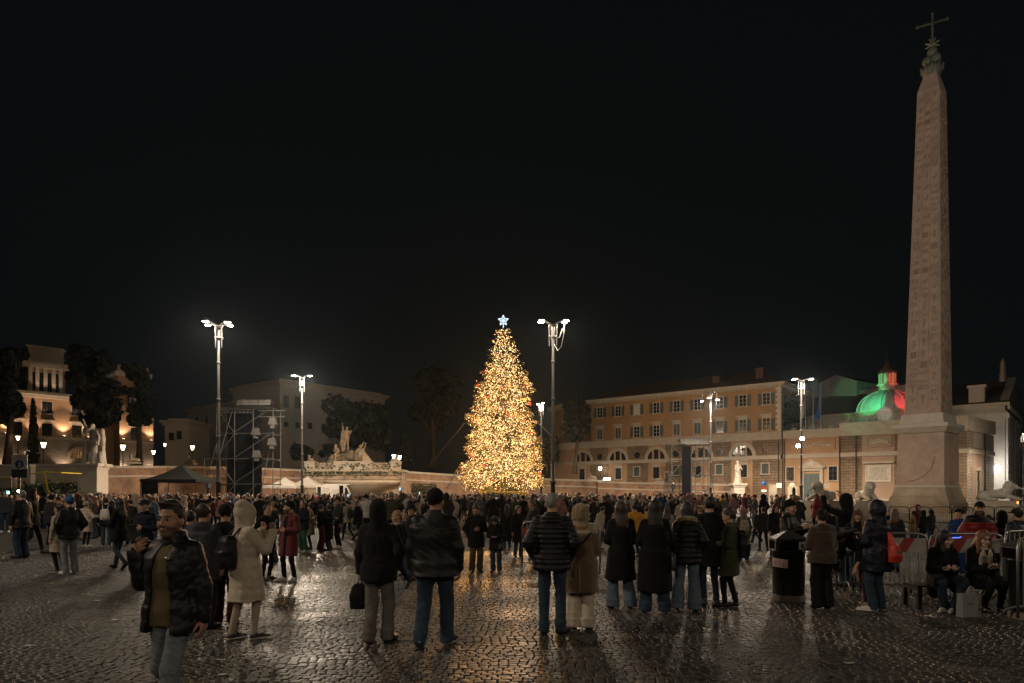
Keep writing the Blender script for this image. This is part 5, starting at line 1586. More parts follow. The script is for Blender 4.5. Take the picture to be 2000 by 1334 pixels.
# ------------------------------------------------------------------ dark trees
TRUNK = mat('bark', (0.09, 0.065, 0.042), 0.95, var=0.6, vscale=3, bump=.9, bscale=8, stretch=(1, 1, .25))
def tree(px, d, ybase, ytop, rx, lobes, label, seed, n=2600, leaf=.42, name='park_tree', group='dark trees in the park behind the piazza', lean=0, conic=False):
    r = np.random.default_rng(seed); z0 = max(0, zat(ybase, d)) - .1; z1 = zat(ytop, d); Hh = z1 - z0
    root = empty(name, at(px, d, z0), 0, label=label, cat='tree', group=group)
    X = rx * d / F
    t = MB(); r0 = max(.18, .028 * Hh)
    pts = [(lean * k * Hh * .12 + r.uniform(-.05, .05), r.uniform(-.05, .05), Hh * .85 * k / 6) for k in range(7)]
    t.path(pts, [r0 * (1.25 if k == 0 else 1 - .13 * k) for k in range(7)], 8)
    cs = []
    lobes = lobes if conic else lobes * 2 + 4
    for k in range(lobes):
        if conic: f = (k + .5) / lobes; cs.append((Vector((0, 0, Hh * (.06 + .9 * f))), X * (1 - f) ** .8 + .15, Hh / lobes * 1.1))
        else:
            a = r.uniform(0, 6.28); rad_ = X * .62 * math.sqrt(r.uniform(0, 1)); f = r.uniform(.36, .92)
            cs.append((Vector((rad_ * math.cos(a) + lean * Hh * .5 * f * .25, rad_ * .7 * math.sin(a), Hh * f)), X * r.uniform(.24, .46), X * r.uniform(.18, .34)))
    if not conic:
        for (c, a, b_) in cs[:6]:
            s0 = Vector(pts[int(r.integers(2, 5))]); t.path([s0, (s0 + c) / 2 + Vector((0, 0, -.2)), c], [r0 * .5, r0 * .3, r0 * .12], 6)
    t.build('trunk', TRUNK, root)
    V = []; Fc = []
    per = int(n * 1.6) // lobes
    for (c, a, b_) in cs:
        u = r.normal(size=(per, 3)); u /= np.linalg.norm(u, axis=1)[:, None]; rr_ = r.uniform(.45, 1.08, per) ** .6
        p = np.array(c) + u * rr_[:, None] * np.array([a, a * .85, b_])
        nn = u + r.normal(0, .7, (per, 3)); nn /= np.linalg.norm(nn, axis=1)[:, None]
        h_ = np.cross(nn, r.normal(size=(per, 3))); h_ /= np.linalg.norm(h_, axis=1)[:, None]; w_ = np.cross(nn, h_)
        s1 = leaf * r.uniform(.5, 1.3, per)
        for sgn1, sgn2 in ((-1, -.35), (.2, -1), (1, .3), (-.3, 1)): V.append(p + h_ * (s1 * sgn1)[:, None] + w_ * (s1 * sgn2 * .7)[:, None])
    VV = np.concatenate([np.stack(V[4*i:4*i+4], 1).reshape(-1, 3) for i in range(len(cs))])
    FF = np.arange(len(VV)).reshape(-1, 4)
    link('crown', mk_mesh('crown', VV, FF, LEAF), root)
    return root
tree(14, 96, 906, 650, 42, 9, 'tall dark pine at the far left edge before the floodlit palace', 1, lean=.10)
tree(182, 100, 906, 665, 60, 13, 'broad black tree before the floodlit palace, left of the black gazebo', 2, 3600)
tree(272, 108, 906, 700, 36, 7, 'ragged dark tree beside the right roof tower of the floodlit palace', 3, 1500)
tree(65, 98, 906, 782, 9, 9, 'slim dark cypress between two palace windows', 4, 900, .25, 'cypress', conic=True)
tree(700, 113, 905, 785, 76, 13, 'wide dark evergreen behind the Neptune group', 5, 3600)
tree(590, 106, 905, 872, 30, 7, 'small leafy bush tree beside the fountain end pier', 6, 1200, .25)
tree(792, 112, 908, 826, 16, 7, 'faintly lit conifer right of the Neptune group', 7, 1100, .25, 'conifer', conic=True)
tree(845, 132, 910, 690, 60, 10, 'very dark tall tree left of the Christmas tree', 8, 2200)
tree(1122, 112, 925, 762, 32, 9, 'leaning dark tree between the Christmas tree and the ochre palazzo', 9, 2400, lean=.10)
tree(1068, 126, 925, 850, 34, 8, 'low dark tree behind the tall lamp post right of the Christmas tree', 10, 1300)
tree(640, 108, 905, 868, 20, 6, 'round bush left of the Neptune rock on the terrace', 12, 900, .25)
# ------------------------------------------------------------------ obelisk
OD = 47.6
GRAN = mat('red_granite', (0.47, 0.345, 0.265), 0.72, var=0.85, vscale=1.0, c2=(0.30, 0.21, 0.16), bump=.35, bscale=14, detail=9)
GRAN_SHADE = mat('red_granite_carving_shade', (0.40, 0.295, 0.225), 0.78, var=0.5, vscale=3)  # darker than the shaft: shade of sunk signs put into the colour
TRAV_S = brickmat('plinth_blocks', (0.47, 0.37, 0.27), (0.43, 0.335, 0.24), (0.24, 0.185, 0.13), 1.5, .52, .008, .4, .45)
BRONZE = mat('green_bronze', (0.17, 0.18, 0.14), 0.6, metal=.1, var=.6, vscale=6)
ob = empty('obelisk', at(1811, OD), rad(-49.5), label='tall red granite Egyptian obelisk with hieroglyphs on a marble base, cross on top', cat='obelisk')
zo = lambda py: zat(py, OD)
ob.rotation_euler = (Matrix.Rotation(rad(.62), 3, 'Y') @ Matrix.Rotation(rad(-49.5), 3, 'Z')).to_euler()   # it leans a hair to the right
k_ = OD / F
# widths from the picture: a face edge of length w shows about 1.11 w of its own and 0.36 w of the next
wS0 = 93 * k_ / 1.47; wS1 = 57 * k_ / 1.47
s0, s1, s2 = zo(811), zo(181), zo(137)
m = MB(); m.frustum(s0, wS0/2, wS0/2, s1, wS1/2, wS1/2); sh = m.build('shaft', GRAN, ob)
m = MB(); m.frustum(s1 + .003, wS1/2 - .01, wS1/2 - .01, s2, .30, .30); m.build('pyramidion', GRAN, ob)
# glyphs: raised marks on the two faces seen, coloured with the shade of cut ones
def glyph_shapes():
    S = []
    def mk(fn):
        b = MB(); fn(b); S.append(b.mesh('hieroglyph', GRAN_SHADE))
    d0, d1 = -.055, .004
    def ring(b, cx, cz, a, c, t, n=12):
        for i in range(n):
            t0, t1 = 2*PI*i/n, 2*PI*(i+1)/n
            b.prism([(cx + a*math.cos(t0), cz + c*math.sin(t0)), (cx + (a+t)*math.cos(t0), cz + (c+t)*math.sin(t0)), (cx + (a+t)*math.cos(t1), cz + (c+t)*math.sin(t1)), (cx + a*math.cos(t1), cz + c*math.sin(t1))], d0, d1)
    mk(lambda b: [b.box(-.22 + .14*k, -.17 + .14*k, d0, d1, -.25, .25) for k in range(4)])
    mk(lambda b: ring(b, 0, 0, .15, .15, .05))
    mk(lambda b: (ring(b, 0, 0, .20, .42, .045, 14), b.box(-.07, .07, d0, d1, -.22, -.05), b.box(-.12, .02, d0, d1, .08, .14)))
    mk(lambda b: b.prism([(-.28, -.05), (-.1, .1), (.05, .16), (.16, .28), (.22, .18), (.14, .05), (.0, -.1), (.06, -.28), (-.02, -.28), (-.08, -.1)], d0, d1))
    mk(lambda b: [b.prism([(-.3 + .12*k, z), (-.24 + .12*k, z + .06), (-.18 + .12*k, z), (-.24 + .12*k, z + .02)], d0, d1) for k in range(5) for z in (-.12, .02, .16)])
    mk(lambda b: (b.box(-.25, .25, d0, d1, .12, .18), b.box(-.25, -.19, d0, d1, -.2, .12), b.box(.19, .25, d0, d1, -.2, .12)))
    mk(lambda b: b.prism([(-.04, -.3), (.04, -.3), (.03, .05), (.2, .28), (.12, .3), (0, .12), (-.12, .3), (-.2, .28), (-.03, .05)], d0, d1))
    mk(lambda b: (b.prism([(-.1, -.32), (.02, -.32), (.05, -.05), (.15, -.1), (.18, -.03), (.05, .08), (.04, .18), (-.06, .18), (-.1, .0)], d0, d1), ring(b, -.01, .25, .03, .03, .05, 8)))
    mk(lambda b: b.prism([(-.3, 0), (-.12, .09), (.12, .09), (.3, 0), (.12, -.09), (-.12, -.09)], d0, d1))
    mk(lambda b: (b.box(-.03, .03, d0, d1, -.3, .08), b.box(-.14, .14, d0, d1, .02, .07), ring(b, 0, .19, .05, .08, .04, 9)))
    mk(lambda b: (b.box(-.28, .28, d0, d1, -.06, 0), b.prism([(.1, .001), (.28, .001), (.2, .18)], d0, d1), b.box(-.2, -.14, d0, d1, .001, .2)))
    mk(lambda b: b.box(-.26, .26, d0, d1, -.03, .03))
    return S
GL = glyph_shapes()
rr = np.random.default_rng(21)
def wat(z): return wS0 + (wS1 - wS0) * (z - s0) / (s1 - s0)
bat = math.atan((wS0 - wS1) / 2 / (s1 - s0))
for face, cols in ((0, (-.66, 0, .66)), (1, (-.62, .0, .62))):
    for c in cols:
        z = s0 + .75
        while z < s1 - .5:
            g_ = int(rr.integers(0, 12)); hh = (.28, .22, .52, .34, .2, .22, .34, .36, .13, .32, .2, .08)[g_]
            w = wat(z + hh); sc = w / 2.5
            R = Matrix.Rotation(PI/2 * face, 4, 'Z')
            o = link('hieroglyph', GL[g_], sh)
            o.matrix_local = R @ Matrix.Translation((c * w / 2 * .92 , -w/2, z + hh)) @ Matrix.Rotation(-bat, 4, 'X') @ Matrix.Diagonal((sc * (1 if rr.uniform() < .5 else -1) * rr.uniform(.8, 1.05), 1, sc * 1.05, 1))
            z += hh * 2 + rr.uniform(.06, .22)
for face in (0, 1):
    m = MB(); m.T = Matrix.Rotation(PI/2 * face, 4, 'Z')
    for c in (-.95, -.31, .31, .95):
        a = lambda z, w: (c * w / 2 * .93, -w/2 - .004, z)
        m.tube(a(s0 + .4, wat(s0 + .4)), a(s1 - .3, wat(s1 - .3)), .014, n=4)
    m.build('border_line', GRAN_SHADE, sh)
# bronze crown and cross
m = MB(); m.lathe([(.42, s2 - .45), (.62, s2 - .2), (.66, s2 + .05), (.50, s2 + .25), (.42, s2 + .3)], 12); m.build('bronze_collar', BRONZE, ob)
m = MB()
for k in range(10):
    a = 2*PI*k/10; m.path([(.38*math.cos(a), .38*math.sin(a), s2 - .4), (.62*math.cos(a), .62*math.sin(a), s2 - .1), (.72*math.cos(a), .72*math.sin(a), s2 + .1), (.55*math.cos(a), .55*math.sin(a), s2 + .3)], .07, 5)
m.build('bronze_leaf_ring', BRONZE, ob)
for (x, y, z, r) in ((-.27, -.1, s2 + .65, .34), (.27, -.1, s2 + .65, .34), (0, .25, s2 + .65, .34), (0, 0, s2 + 1.25, .34)):
    m = MB(); m.lathe([(.0001, z - r*1.2), (r*.8, z - r*.7), (r, z), (r*.7, z + r*.8), (.0001, z + r*1.25)], 12, x, y); m.build('bronze_mount', BRONZE, ob)
zst = zo(87)
m = MB()
m.T = Matrix.Rotation(rad(49.5 - 31), 4, 'Z')
for k in range(8):
    a = PI * k / 4 + .39; e = (.46*math.cos(a), 0, zst + .46*math.sin(a)); m.tube((0, 0, zst), e, .075, .05, n=6)
m.lathe([(.0001, zst - .16), (.16, zst), (.0001, zst + .16)], 10); m.build('star', mat('worn_gilt', (.30, .27, .20), .5, metal=.4, var=.4, vscale=6), ob)
m = MB(); m.T = Matrix.Rotation(rad(49.5 - 31 + 28), 4, 'Z')
zt_, zcx = zo(27), zo(45)
m.tube((0, 0, zst + .2), (0, 0, zt_), .075, n=8); m.tube((-1.0, 0, zcx - .28), (1.0, 0, zcx + .28), .075, n=8)
for e in ((-1.0, 0, zcx - .28), (1.0, 0, zcx + .28), (0, 0, zt_)): m.lathe([(.0001, e[2] - .14), (.13, e[2]), (.0001, e[2] + .14)], 8, e[0], e[1])
m.lathe([(.0001, zst + .15), (.14, zst + .32), (.0001, zst + .5)], 8); m.build('cross', BRONZE, ob)
# base
def bx_(name, mm, y0, y1, wpx0, wpx1=None):
    w0 = wpx0 * k_ / 1.47; w1 = (wpx1 or wpx0) * k_ / 1.47
    m = MB(); m.frustum(zo(y0), w0/2, w0/2, zo(y1), w1/2, w1/2); return m.build(name, mm, ob)
bx_('upper_block', TRAV_P, 829, 811.2, 112, 106); bx_('upper_block', TRAV, 831, 829.2, 120)
bx_('cornice', TRAV_P, 838, 831.2, 142); bx_('cornice', TRAV, 848, 838.2, 126, 140); 
bx_('die', GRAN, 948, 848.2, 122, 118)
bx_('base_moulding', TRAV_P, 952, 948.2, 128)
prof = [(952.2, 128), (962, 134), (968, 140), (974, 150), (980, 153)]
m = MB()
for (ya, wa), (yb, wb) in zip(prof[:-1], prof[1:]): m.frustum(zo(yb), wb*k_/2.94, wb*k_/2.94, zo(ya) - .002, wa*k_/2.94, wa*k_/2.94)
m.build('flared_plinth', TRAV_S, ob)
w = 157 * k_ / 2.94
m = MB(); m.box(-w, w, -w, w, 0.0, zo(980.2)); m.build('plinth', TRAV_S, ob)
for i in range(3):
    w2 = w + 3.4 - i * .6; m = MB(); m.frustum(.001 + i * .16, w2, w2, .16 + i * .16 - .001, w2, w2); m.build('step', TRAV, ob)
# inscription-scale cracks and patched stones are in the material; dark crack on the die
m = MB(); dw_ = 120 * k_ / 2.94 + .03
m.path([(-.9, -dw_ - .012, zo(942)), (-.2, -dw_ - .012, zo(938)), (.3, -dw_ - .012, zo(930)), (.75, -dw_ - .012, zo(915)), (.9, -dw_ - .012, zo(893))], .012, 4); m.build('crack', mat('crack_dark', (.06, .045, .035), .9), ob)

# ------------------------------------------------------------------ lions on stepped bases round the obelisk
LION = mat('lion_marble', (0.50, 0.46, 0.39), 0.65, var=0.5, vscale=3, c2=(0.30, 0.27, 0.21), bump=.3, bscale=18)
q = SDF()
q.add(_cap((-.95, 0, .42), (.35, 0, .55), .36, .36), .12); q.add(_cap((.35, 0, .55), (.62, 0, .85), .40, .36), .15); q.add(_ell((.72, 0, 1.12), (.40, .42, .42)), .1)
q.add(_ell((.98, 0, 1.12), (.22, .22, .24)), .06); q.add(_cap((1.05, 0, 1.04), (1.24, 0, 1.0), .15, .12), .06); q.add(_ell((1.22, 0, .93), (.08, .10, .05)), .04); q.add(_cap((1.1, 0, 1.2), (1.28, 0, 1.10), .06, .06), .04)
for sy in (-1, 1):
    q.add(_cap((.55, sy*.30, .40), (1.35, sy*.28, .13), .19, .14), .08); q.add(_ell((1.42, sy*.28, .11), (.17, .13, .11)), .05); q.add(_ell((.84, sy*.26, 1.42), (.07, .08, .10)), .04)
    q.add(_ell((-.75, sy*.34, .38), (.46, .22, .36)), .1); q.add(_cap((-.6, sy*.46, .12), (-.1, sy*.46, .10), .12, .11), .06)
q.carve(_ell((1.16, .1, 1.17), (.05, .035, .035)), .02); q.carve(_ell((1.16, -.1, 1.17), (.05, .035, .035)), .02)
q.add(_cap((-1.25, 0, .3), (-1.35, .4, .12), .08, .06), .06); fm1 = wobble(71, 16)
q.push(lambda x, y, z: np.where((x > .3) & (x < .95) & (z > .5), .03, .008) * fm1(x, y, z)); q.keep(lambda x, y, z: -z + 0*x + 0*y)
s_ = Skin(); s_.add(*q.mesh(.035)); LME = s_.mesh('lion', [LION])
WATER = mat('water_jet', (0.75, 0.78, 0.8), 0.15, spec=.6)
def lion(px, d, rz, lb, flip=1, jet=True):
    r = empty('lion_fountain', at(px, d), rad(rz), label=lb, cat='fountain', group='lion fountains round the obelisk')
    n = 6; tot = zat(978, d)
    for k in range(n):
        a = 1.95 - .95 * k / (n - 1); m = MB(); h = tot / n; m.box(-a, a, -a, a, k*h + .002, (k+1)*h); m.build('step', TRAV, r)
    o = link('lion', LME, r, (0, 0, tot)); o.scale = (.84, .84, .84)
    if jet:
        m = MB(); pts = [(1.08 + 1.5*t, .01*math.sin(9*t), tot + .84 - 1.6*t*t - .1*t) for t in np.linspace(0, 1.15, 12)]; m.path(pts, [.03 + .05*t for t in np.linspace(0, 1, 12)], 6); m.build('water_jet', WATER, r)
        m = MB(); rr = np.random.default_rng(int(px))
        for k in range(90):
            t = rr.uniform(.2, 1.15); s_ = rr.uniform(.01, .03); c = Vector((1.08 + 1.5*t + rr.normal(0, .05), rr.normal(0, .06), tot + .84 - 1.6*t*t + rr.normal(0, .06))); m.add([c + Vector((s_, 0, 0)), c + Vector((-s_, s_, 0)), c + Vector((-s_, -s_, 0)), c + Vector((0, 0, s_))], [(0, 1, 3), (1, 2, 3), (2, 0, 3), (0, 2, 1)])
        tag(m.build('spray', WATER, r), kind='stuff')
lion(1606, 44.5, 215, 'stone lion on a stepped base left of the obelisk, spouting to the left')
lion(1692, 46, 262, 'stone lion on a stepped base hidden behind the orange bag man, facing the camera', jet=False)
lion(1948, 44.5, -38, 'stone lion on a stepped base right of the obelisk, spouting to the right')
lion(1826, 58, 60, 'stone lion fountain behind the obelisk, mostly hidden', jet=False)
# ------------------------------------------------------------------ tall piazza lamps: four heads on a pole, the lenses give the light
LENS = glow('lamp_lens', (1.0, 0.84, 0.66), LAMP_E)
POLE = mat('lamp_pole', (0.085, 0.082, 0.075), 0.75, var=.3, vscale=2)
POLE_D = mat('lamp_pole_dark', (0.03, 0.03, 0.03), 0.5, metal=.4)
HEADB = mat('lamp_housing', (0.10, 0.10, 0.10), 0.5, metal=.5)
HEAD = {}
def spot(name, loc, aim, w, c, ang=70, rad_=.15, blend=.6):
    l = bpy.data.lights.new(name, 'SPOT'); l.energy = w; l.color = c; l.spot_size = rad(ang); l.spot_blend = blend; l.shadow_soft_size = rad_
    o = bpy.data.objects.new(name, l); col.objects.link(o); o.location = loc
    o.rotation_euler = (Vector(aim) - Vector(loc)).to_track_quat('-Z', 'Y').to_euler(); return o
def head_meshes():
    if HEAD: return HEAD['h'], HEAD['l']
    h = MB(); h.lathe([(.34, .0), (.36, .03), (.33, .12), (.18, .20), (.0001, .22)], 14)
    l = MB(); l.lathe([(.31, -.004), (.20, -.050), (.0001, -.065)], 14)
    HEAD['h'] = h.mesh('lamp_head', HEADB); HEAD['l'] = l.mesh('lens', LENS)
    return HEAD['h'], HEAD['l']
def tall_lamp(px, d, ytop, heads, label, curved=False, cable=None, base=True, pole=None, loc=None, H_=None, watt=1.0, up=.13):
    z = H_ if H_ else zat(ytop, d)
    r = empty('street_lamp', loc if loc else at(px, d), 0, label=label, cat='street lamp', group='tall four-headed lamps of the piazza')
    m = MB(); m.tube((0, 0, z * .30), (0, 0, z - .4), .105, .085, n=10); m.build('pole', pole or POLE, r)
    m = MB(); m.lathe([(.34, 0), (.34, .25), (.24, .35), (.20, 1.0), (.24, 1.1), (.17, 1.25), (.15, z*.18), (.20, z*.182), (.20, z*.19), (.13, z*.195), (.125, z*.30)], 12); m.build('base', POLE_D, r)
    m = MB()
    for k in range(3):
        zz = z * (.42 + .19 * k); m.lathe([(.10, zz), (.14, zz + .03), (.14, zz + .09), (.10, zz + .12)], 10)
    m.build('collar', POLE, r)
    if not curved:
        m = MB()
        for (x, y) in ((-.26, .1), (.26, -.1), (.1, .26), (-.1, -.26)): m.tube((x, y, z - 1.6), (x, y, z - .12), .045, n=6)
        m.lathe([(.1, z - 1.05), (.32, z - 1.0), (.32, z - .92), (.1, z - .88)], 10); m.lathe([(.06, z - .2), (.3, z - .16), (.3, z - .10), (.06, z - .05)], 10); m.build('bracket', POLE_D, r)
    hm, lm = head_meshes()
    for (x, y, dz) in heads:
        a = MB()
        if curved:
            a.path([(0, 0, z + .1), (x*.25, y*.25, z + .85), (x*.6, y*.6, z + 1.15), (x*.92, y*.92, z + .9), (x, y, z + dz + .24)], .04, 6); a.tube((0, 0, z - .5), (0, 0, z + .9), .06, n=6)
        else:
            a.tube((0, 0, z - .1), (x, y, z + dz + .15), .04, n=6)
        a.build('arm', POLE_D, r)
        o = link('lamp_head', hm, r, (x, y, z + dz)); o.scale = (.68, .68, .8); link('lens', lm, o)
        p_ = r.location + Vector((x, y, z + dz - .12)); spot('lamp_light', p_, p_ - Vector((0, 0, 5)), LAMP_W * watt, (1, .82, .62), 168, .2, .4)
        l_ = bpy.data.lights.new('lamp_glow', 'POINT'); l_.energy = LAMP_W * watt * up; l_.color = (1, .82, .62); l_.shadow_soft_size = .12; lo = bpy.data.objects.new('lamp_glow', l_); col.objects.link(lo); lo.location = p_
    if cable:
        m = MB()
        for pts in cable: m.path(pts, .025, 5)
        m.build('cable', mat('white_cable', (.22, .22, .21), .6), r)
    return r
kk = lambda px, d: px * d / F
d1 = 48.7
tall_lamp(427, d1, 634, [(kk(-30, d1), .7, .14), (kk(-10, d1), -1.3, -.10), (kk(13, d1), .9, .14), (kk(29, d1), -1.0, -.10)], 'tall four-headed lamp post in front of the left scaffold tower', watt=.40, up=.36)
d3 = 49.0
tall_lamp(1080, d3, 632, [(kk(-23, d3), .5, .22), (kk(-24, d3), -1.3, -.12), (kk(24, d3), .5, .22), (kk(23, d3), -1.3, -.12)], watt=.26, label='tall four-headed lamp post with a loose looped cable right of the Christmas tree',
          cable=[[(kk(20, d3), -1.2, 13.9), (kk(19, d3), -1.1, 13.0), (kk(15, d3), -.7, 12.2), (kk(9, d3), -.2, 12.0), (.08, -.08, 12.5)], [(kk(17, d3), -.9, 13.4), (kk(12, d3), -.5, 12.9), (.3, -.1, 12.95)]])
d2 = 71
tall_lamp(590, d2, 736, [(kk(-21, d2), .8, .25), (kk(-9, d2), -1, -.05), (kk(9, d2), .9, .25), (kk(20, d2), -.8, -.05)], 'slim four-headed lamp post left of the white van', watt=.95, up=.5)
d4 = 86
tall_lamp(1388, d4, 782, [(kk(-15, d4), .5, -.05), (kk(-8, d4), -1, .15), (kk(9, d4), -1, -.05), (kk(16, d4), .6, .15)], 'lamp post with curved arms before the ochre palazzo windows', watt=1.9, curved=True, pole=POLE_D)
d5 = 72.6
tall_lamp(1565, d5, 742, [(kk(-19, d5), -.9, -.05), (kk(-8, d5), .9, .18), (kk(12, d5), -1.0, -.08), (kk(25, d5), .8, .18)], 'dark lamp post with a pair of small floodlights between palazzo and dome', watt=1.5, pole=POLE_D)
tall_lamp(1057, 92, 789, [(kk(-6, 92), .2, 0), (kk(3, 92), -.6, .05)], 'far lamp post mostly hidden behind the right edge of the Christmas tree', pole=POLE_D, watt=1.6)
tall_lamp(1999, 84, 848, [(kk(-1, 84), -.3, 0), (kk(12, 84), .4, 0)], 'lamp post cut off at the right edge beside the church', pole=POLE_D)
# assumed lamp posts added out of view as fill light on the foreground
for i, (x, y, w_) in enumerate(((-19, 6, .34), (17, -14, .22), (-9, -26, .3), (32, 16, .22))):
    tall_lamp(0, 0, 0, [(-1.0, .5, .1), (-.7, -.6, -.1), (1.0, .5, .1), (.7, -.6, -.1)], 'assumed unseen four-headed lamp post added for fill light, ' + ('left of the camera', 'behind on the right', 'far behind on the left', 'right of the camera')[i], loc=(x, y, 0), H_=14.0, watt=w_)
# assumed floodlights added on two of those unseen posts to light the obelisk
for (x, y, w_, lb) in ((-19, 6, .45, 'left'), (17, -14, 1.0, 'right')):
    r = empty('floodlight', (x, y + .3, 13.2), 0, label='assumed unseen floodlight on the added near %s lamp post, trained on the obelisk' % lb, cat='floodlight')
    m = MB(); m.box(-.3, .3, -.1, .2, -.22, .22); m.build('housing', HEADB, r)
    spot('assumed_obelisk_flood', (x, y + .7, 13.2), (28.9, 47.6, 17.5), ASSUMED_FLOOD_W * w_, (1, .88, .74), 36, .2, .5)
# two small floodlights on the pole
FLOOD = glow('floodlight_lens', (1.0, 0.93, 0.82), 260)
for (px, py) in ((1567, 857), (1559, 871)):
    r = empty('floodlight', at(px, d5 - .2, zat(py, d5)), 0, label='small white floodlight clamped to the dark lamp post, %s of the two' % ('upper' if py < 865 else 'lower'), cat='floodlight', group='floodlights on the pole')
    m = MB(); m.box(-.22, .22, -.02, .18, -.16, .16); m.box(-.05, .05, .18, .30, -.05, .05); m.build('housing', HEADB, r); m = MB(); m.box(-.19, .19, -.05, -.021, -.13, .13); m.build('lens', FLOOD, r)

# lanterns of the park and of the terrace
LGLASS = glow('lantern_glass', (1.0, 0.78, 0.45), LANTERN_E); LGLASS_W = glow('lantern_glass_white', (1.0, 0.90, 0.72), LANTERN_E * 1.6)
def lantern_mesh(m):
    c = MB(); c.lathe([(.10, 0), (.13, .03), (.26, .50), (.25, .50)], 6, smooth=False)
    t = MB(); t.lathe([(.31, .50), (.30, .55), (.12, .72), (.05, .74), (.04, .84), (.0001, .88)], 6, smooth=False)
    p = MB(); 
    return c.mesh('lantern_glass', m), t.mesh('cap', IRON)
LM = lantern_mesh(LGLASS); LMW = lantern_mesh(LGLASS_W)
def lantern(px, d, py, label, white=False, sc=1.0, h=None):
    zt = zat(py, d) - .3 * sc; zb = max(0, zt - (h or 3.0))
    r = empty('park_lantern', at(px, d, zb), 0, label=label, cat='lantern', group='small lanterns on posts')
    m = MB(); m.lathe([(.16, 0), (.14, .3), (.07, .45), (.05, zt - zb - .1), (.09, zt - zb)], 8); m.build('post', IRON, r)
    g_, c_ = LMW if white else LM
    o = link('lantern_glass', g_, r, (0, 0, zt - zb)); o.scale = (sc*.8,) * 3; o = link('cap', c_, r, (0, 0, zt - zb)); o.scale = (sc*.8,) * 3
for (px, d, py, lb, w, s) in ((35, 96, 854, 'small far lantern before the lowest palace windows, leftmost of its row', 0, 1.3), (85, 86, 867, 'bright lantern on a post above the pedestrian sign', 0, 1.6), (240, 88, 872, 'lantern right of the left statue pedestal', 0, 1.6), (300, 98, 882, 'small lantern at the right edge of the floodlit palace', 0, 1.3),
                        (322, 112, 868, 'tiny lantern before the small pale villa', 0, 1.1), (376, 96, 873, 'lantern on the terrace left of the scaffold tower', 0, 1.4), (769, 104, 890, 'flat white lamp right of the Neptune group, left of a pair', 1, 1.3), (780, 104, 892, 'round white lamp right of the Neptune group, right of a pair', 1, 1.5), (1172, 122, 914, 'lantern on the terrace before the ochre palazzo arches', 1, 1.5), (666, 120, 855, 'tiny lamp glinting in the dark trees by the fountain', 1, .7)):
    lantern(px, d, py, lb, w, s)
# a work light lying on the low wall
r = empty('work_light', at(1189, 117.5, zat(937.5, 117.5)), 0, label='glaring white work light standing on the low terrace wall', cat='light')
m = MB(); m.box(-.9, .9, -.1, .25, 0, .10); m.build('housing', HEADB, r); m = MB(); m.box(-.85, .2, -.12, -.101, .02, .32); m.build('lens', glow('work_light_lens', (1, .9, .75), 60), r)

# warm uplights at the foot of the floodlit palace
inv_lp = Matrix.Translation(lp.location) @ Matrix.Rotation(lp.rotation_euler.z, 4, 'Z')
UPL = glow('uplight_lens', (1, .72, .42), 30)
ups = [(10, zF, 12), (64, zF, 9), (123, zF, 14), (170, zF, 9), (237, zF, 14), (291, zF, 12), (10, 5.6, 6), (123, 5.6, 8), (237, 5.6, 8), (291, 5.6, 7)]
for i, (px, z, s_) in enumerate(ups):
    y = -.85 if px < 200 else -1.35
    p = inv_lp @ Vector((xs(px), y, z + .1))
    r = empty('uplight', p, lp.rotation_euler.z, label='small warm uplight on the %s of the floodlit palace, %s from the left' % ('ledge' if z > 6 else 'ground storey', ('first', 'second', 'third', 'fourth', 'fifth', 'sixth', 'first', 'second', 'third', 'fourth')[i]), cat='light', group='uplights of the floodlit palace on the %s' % ('ledge' if z > 6 else 'ground storey'))
    m = MB(); m.box(-.22, .22, -.15, .15, 0, .12); m.build('housing', HEADB, r); m = MB(); m.box(-.19, .19, -.12, .12, .121, .13); m.build('lens', UPL, r)
    q = inv_lp @ Vector((xs(px), y + .75, z + s_ * .6)); spot('uplight_beam', p + Vector((0, 0, .25)), q, UPLIGHT_W * s_ * .9, (1, .70, .48), 96)
for (px, z) in ((80, zM + .6), (108, zM + .6), (262, zM + .2)):
    p = inv_lp @ Vector((xs(px), -.2 if px < 200 else -.9, z)); spot('cornice_beam', p, p + Vector((.0, .7, 6)), UPLIGHT_W * 2.2, (1, .68, .46), 110)
for px in (30, 90, 150):
    p = inv_lp @ Vector((xs(px), -1.6, zM - 2.6)); spot('cornice_beam', p, inv_lp @ Vector((xs(px), -.3, zM)), UPLIGHT_W * 2.2, (1, .68, .46), 140)
# tricolour projection on the dome: green from the left, white in the middle, red from the right
fr_d = Vector((-dc.x, -dc.y, 0)).normalized(); lt_d = Vector((-fr_d.y, fr_d.x, 0)); lt_d = lt_d if lt_d.x > 0 else -lt_d
for (off, z, c, w, ang) in ((-2.3, DZ1 + 1.3, (.0, 1, .36), 4600, 30), (2.5, DZ1 + 1.3, (1, .03, .04), 5200, 24), (-3.6, (DZ0 + DZ1)/2, (.05, 1, .4), 900, 17), (-.3, (DZ0 + DZ1)/2, (1, 1, .95), 900, 18), (2.5, (DZ0 + DZ1)/2, (1, .12, .06), 900, 15)):
    p = dc + fr_d * 12.0 + lt_d * off * 1.2; p.z = max(z - 1.0, zT + 1.3); spot('dome_beam', p, dc + fr_d * 3 + lt_d * off + Vector((0, 0, z)), w, c, ang, .15, .35)
for (off, c) in ((-.85, (.1, 1, .35)), (.85, (1, .12, .06))):
    tl = dc + Vector((0, 0, (lz1 + lz2)/2)); spot('lantern_beam', tl + fr_d * 7 + lt_d * off * 2.2 + Vector((0, 0, -2.2)), tl + lt_d * off, 1700, c, 19, .15, .3)
spot('roof_beam', at(1570, 98, zT + 1.6), at(1650, 96, zT + .8), 500, (.15, 1, .55), 60)
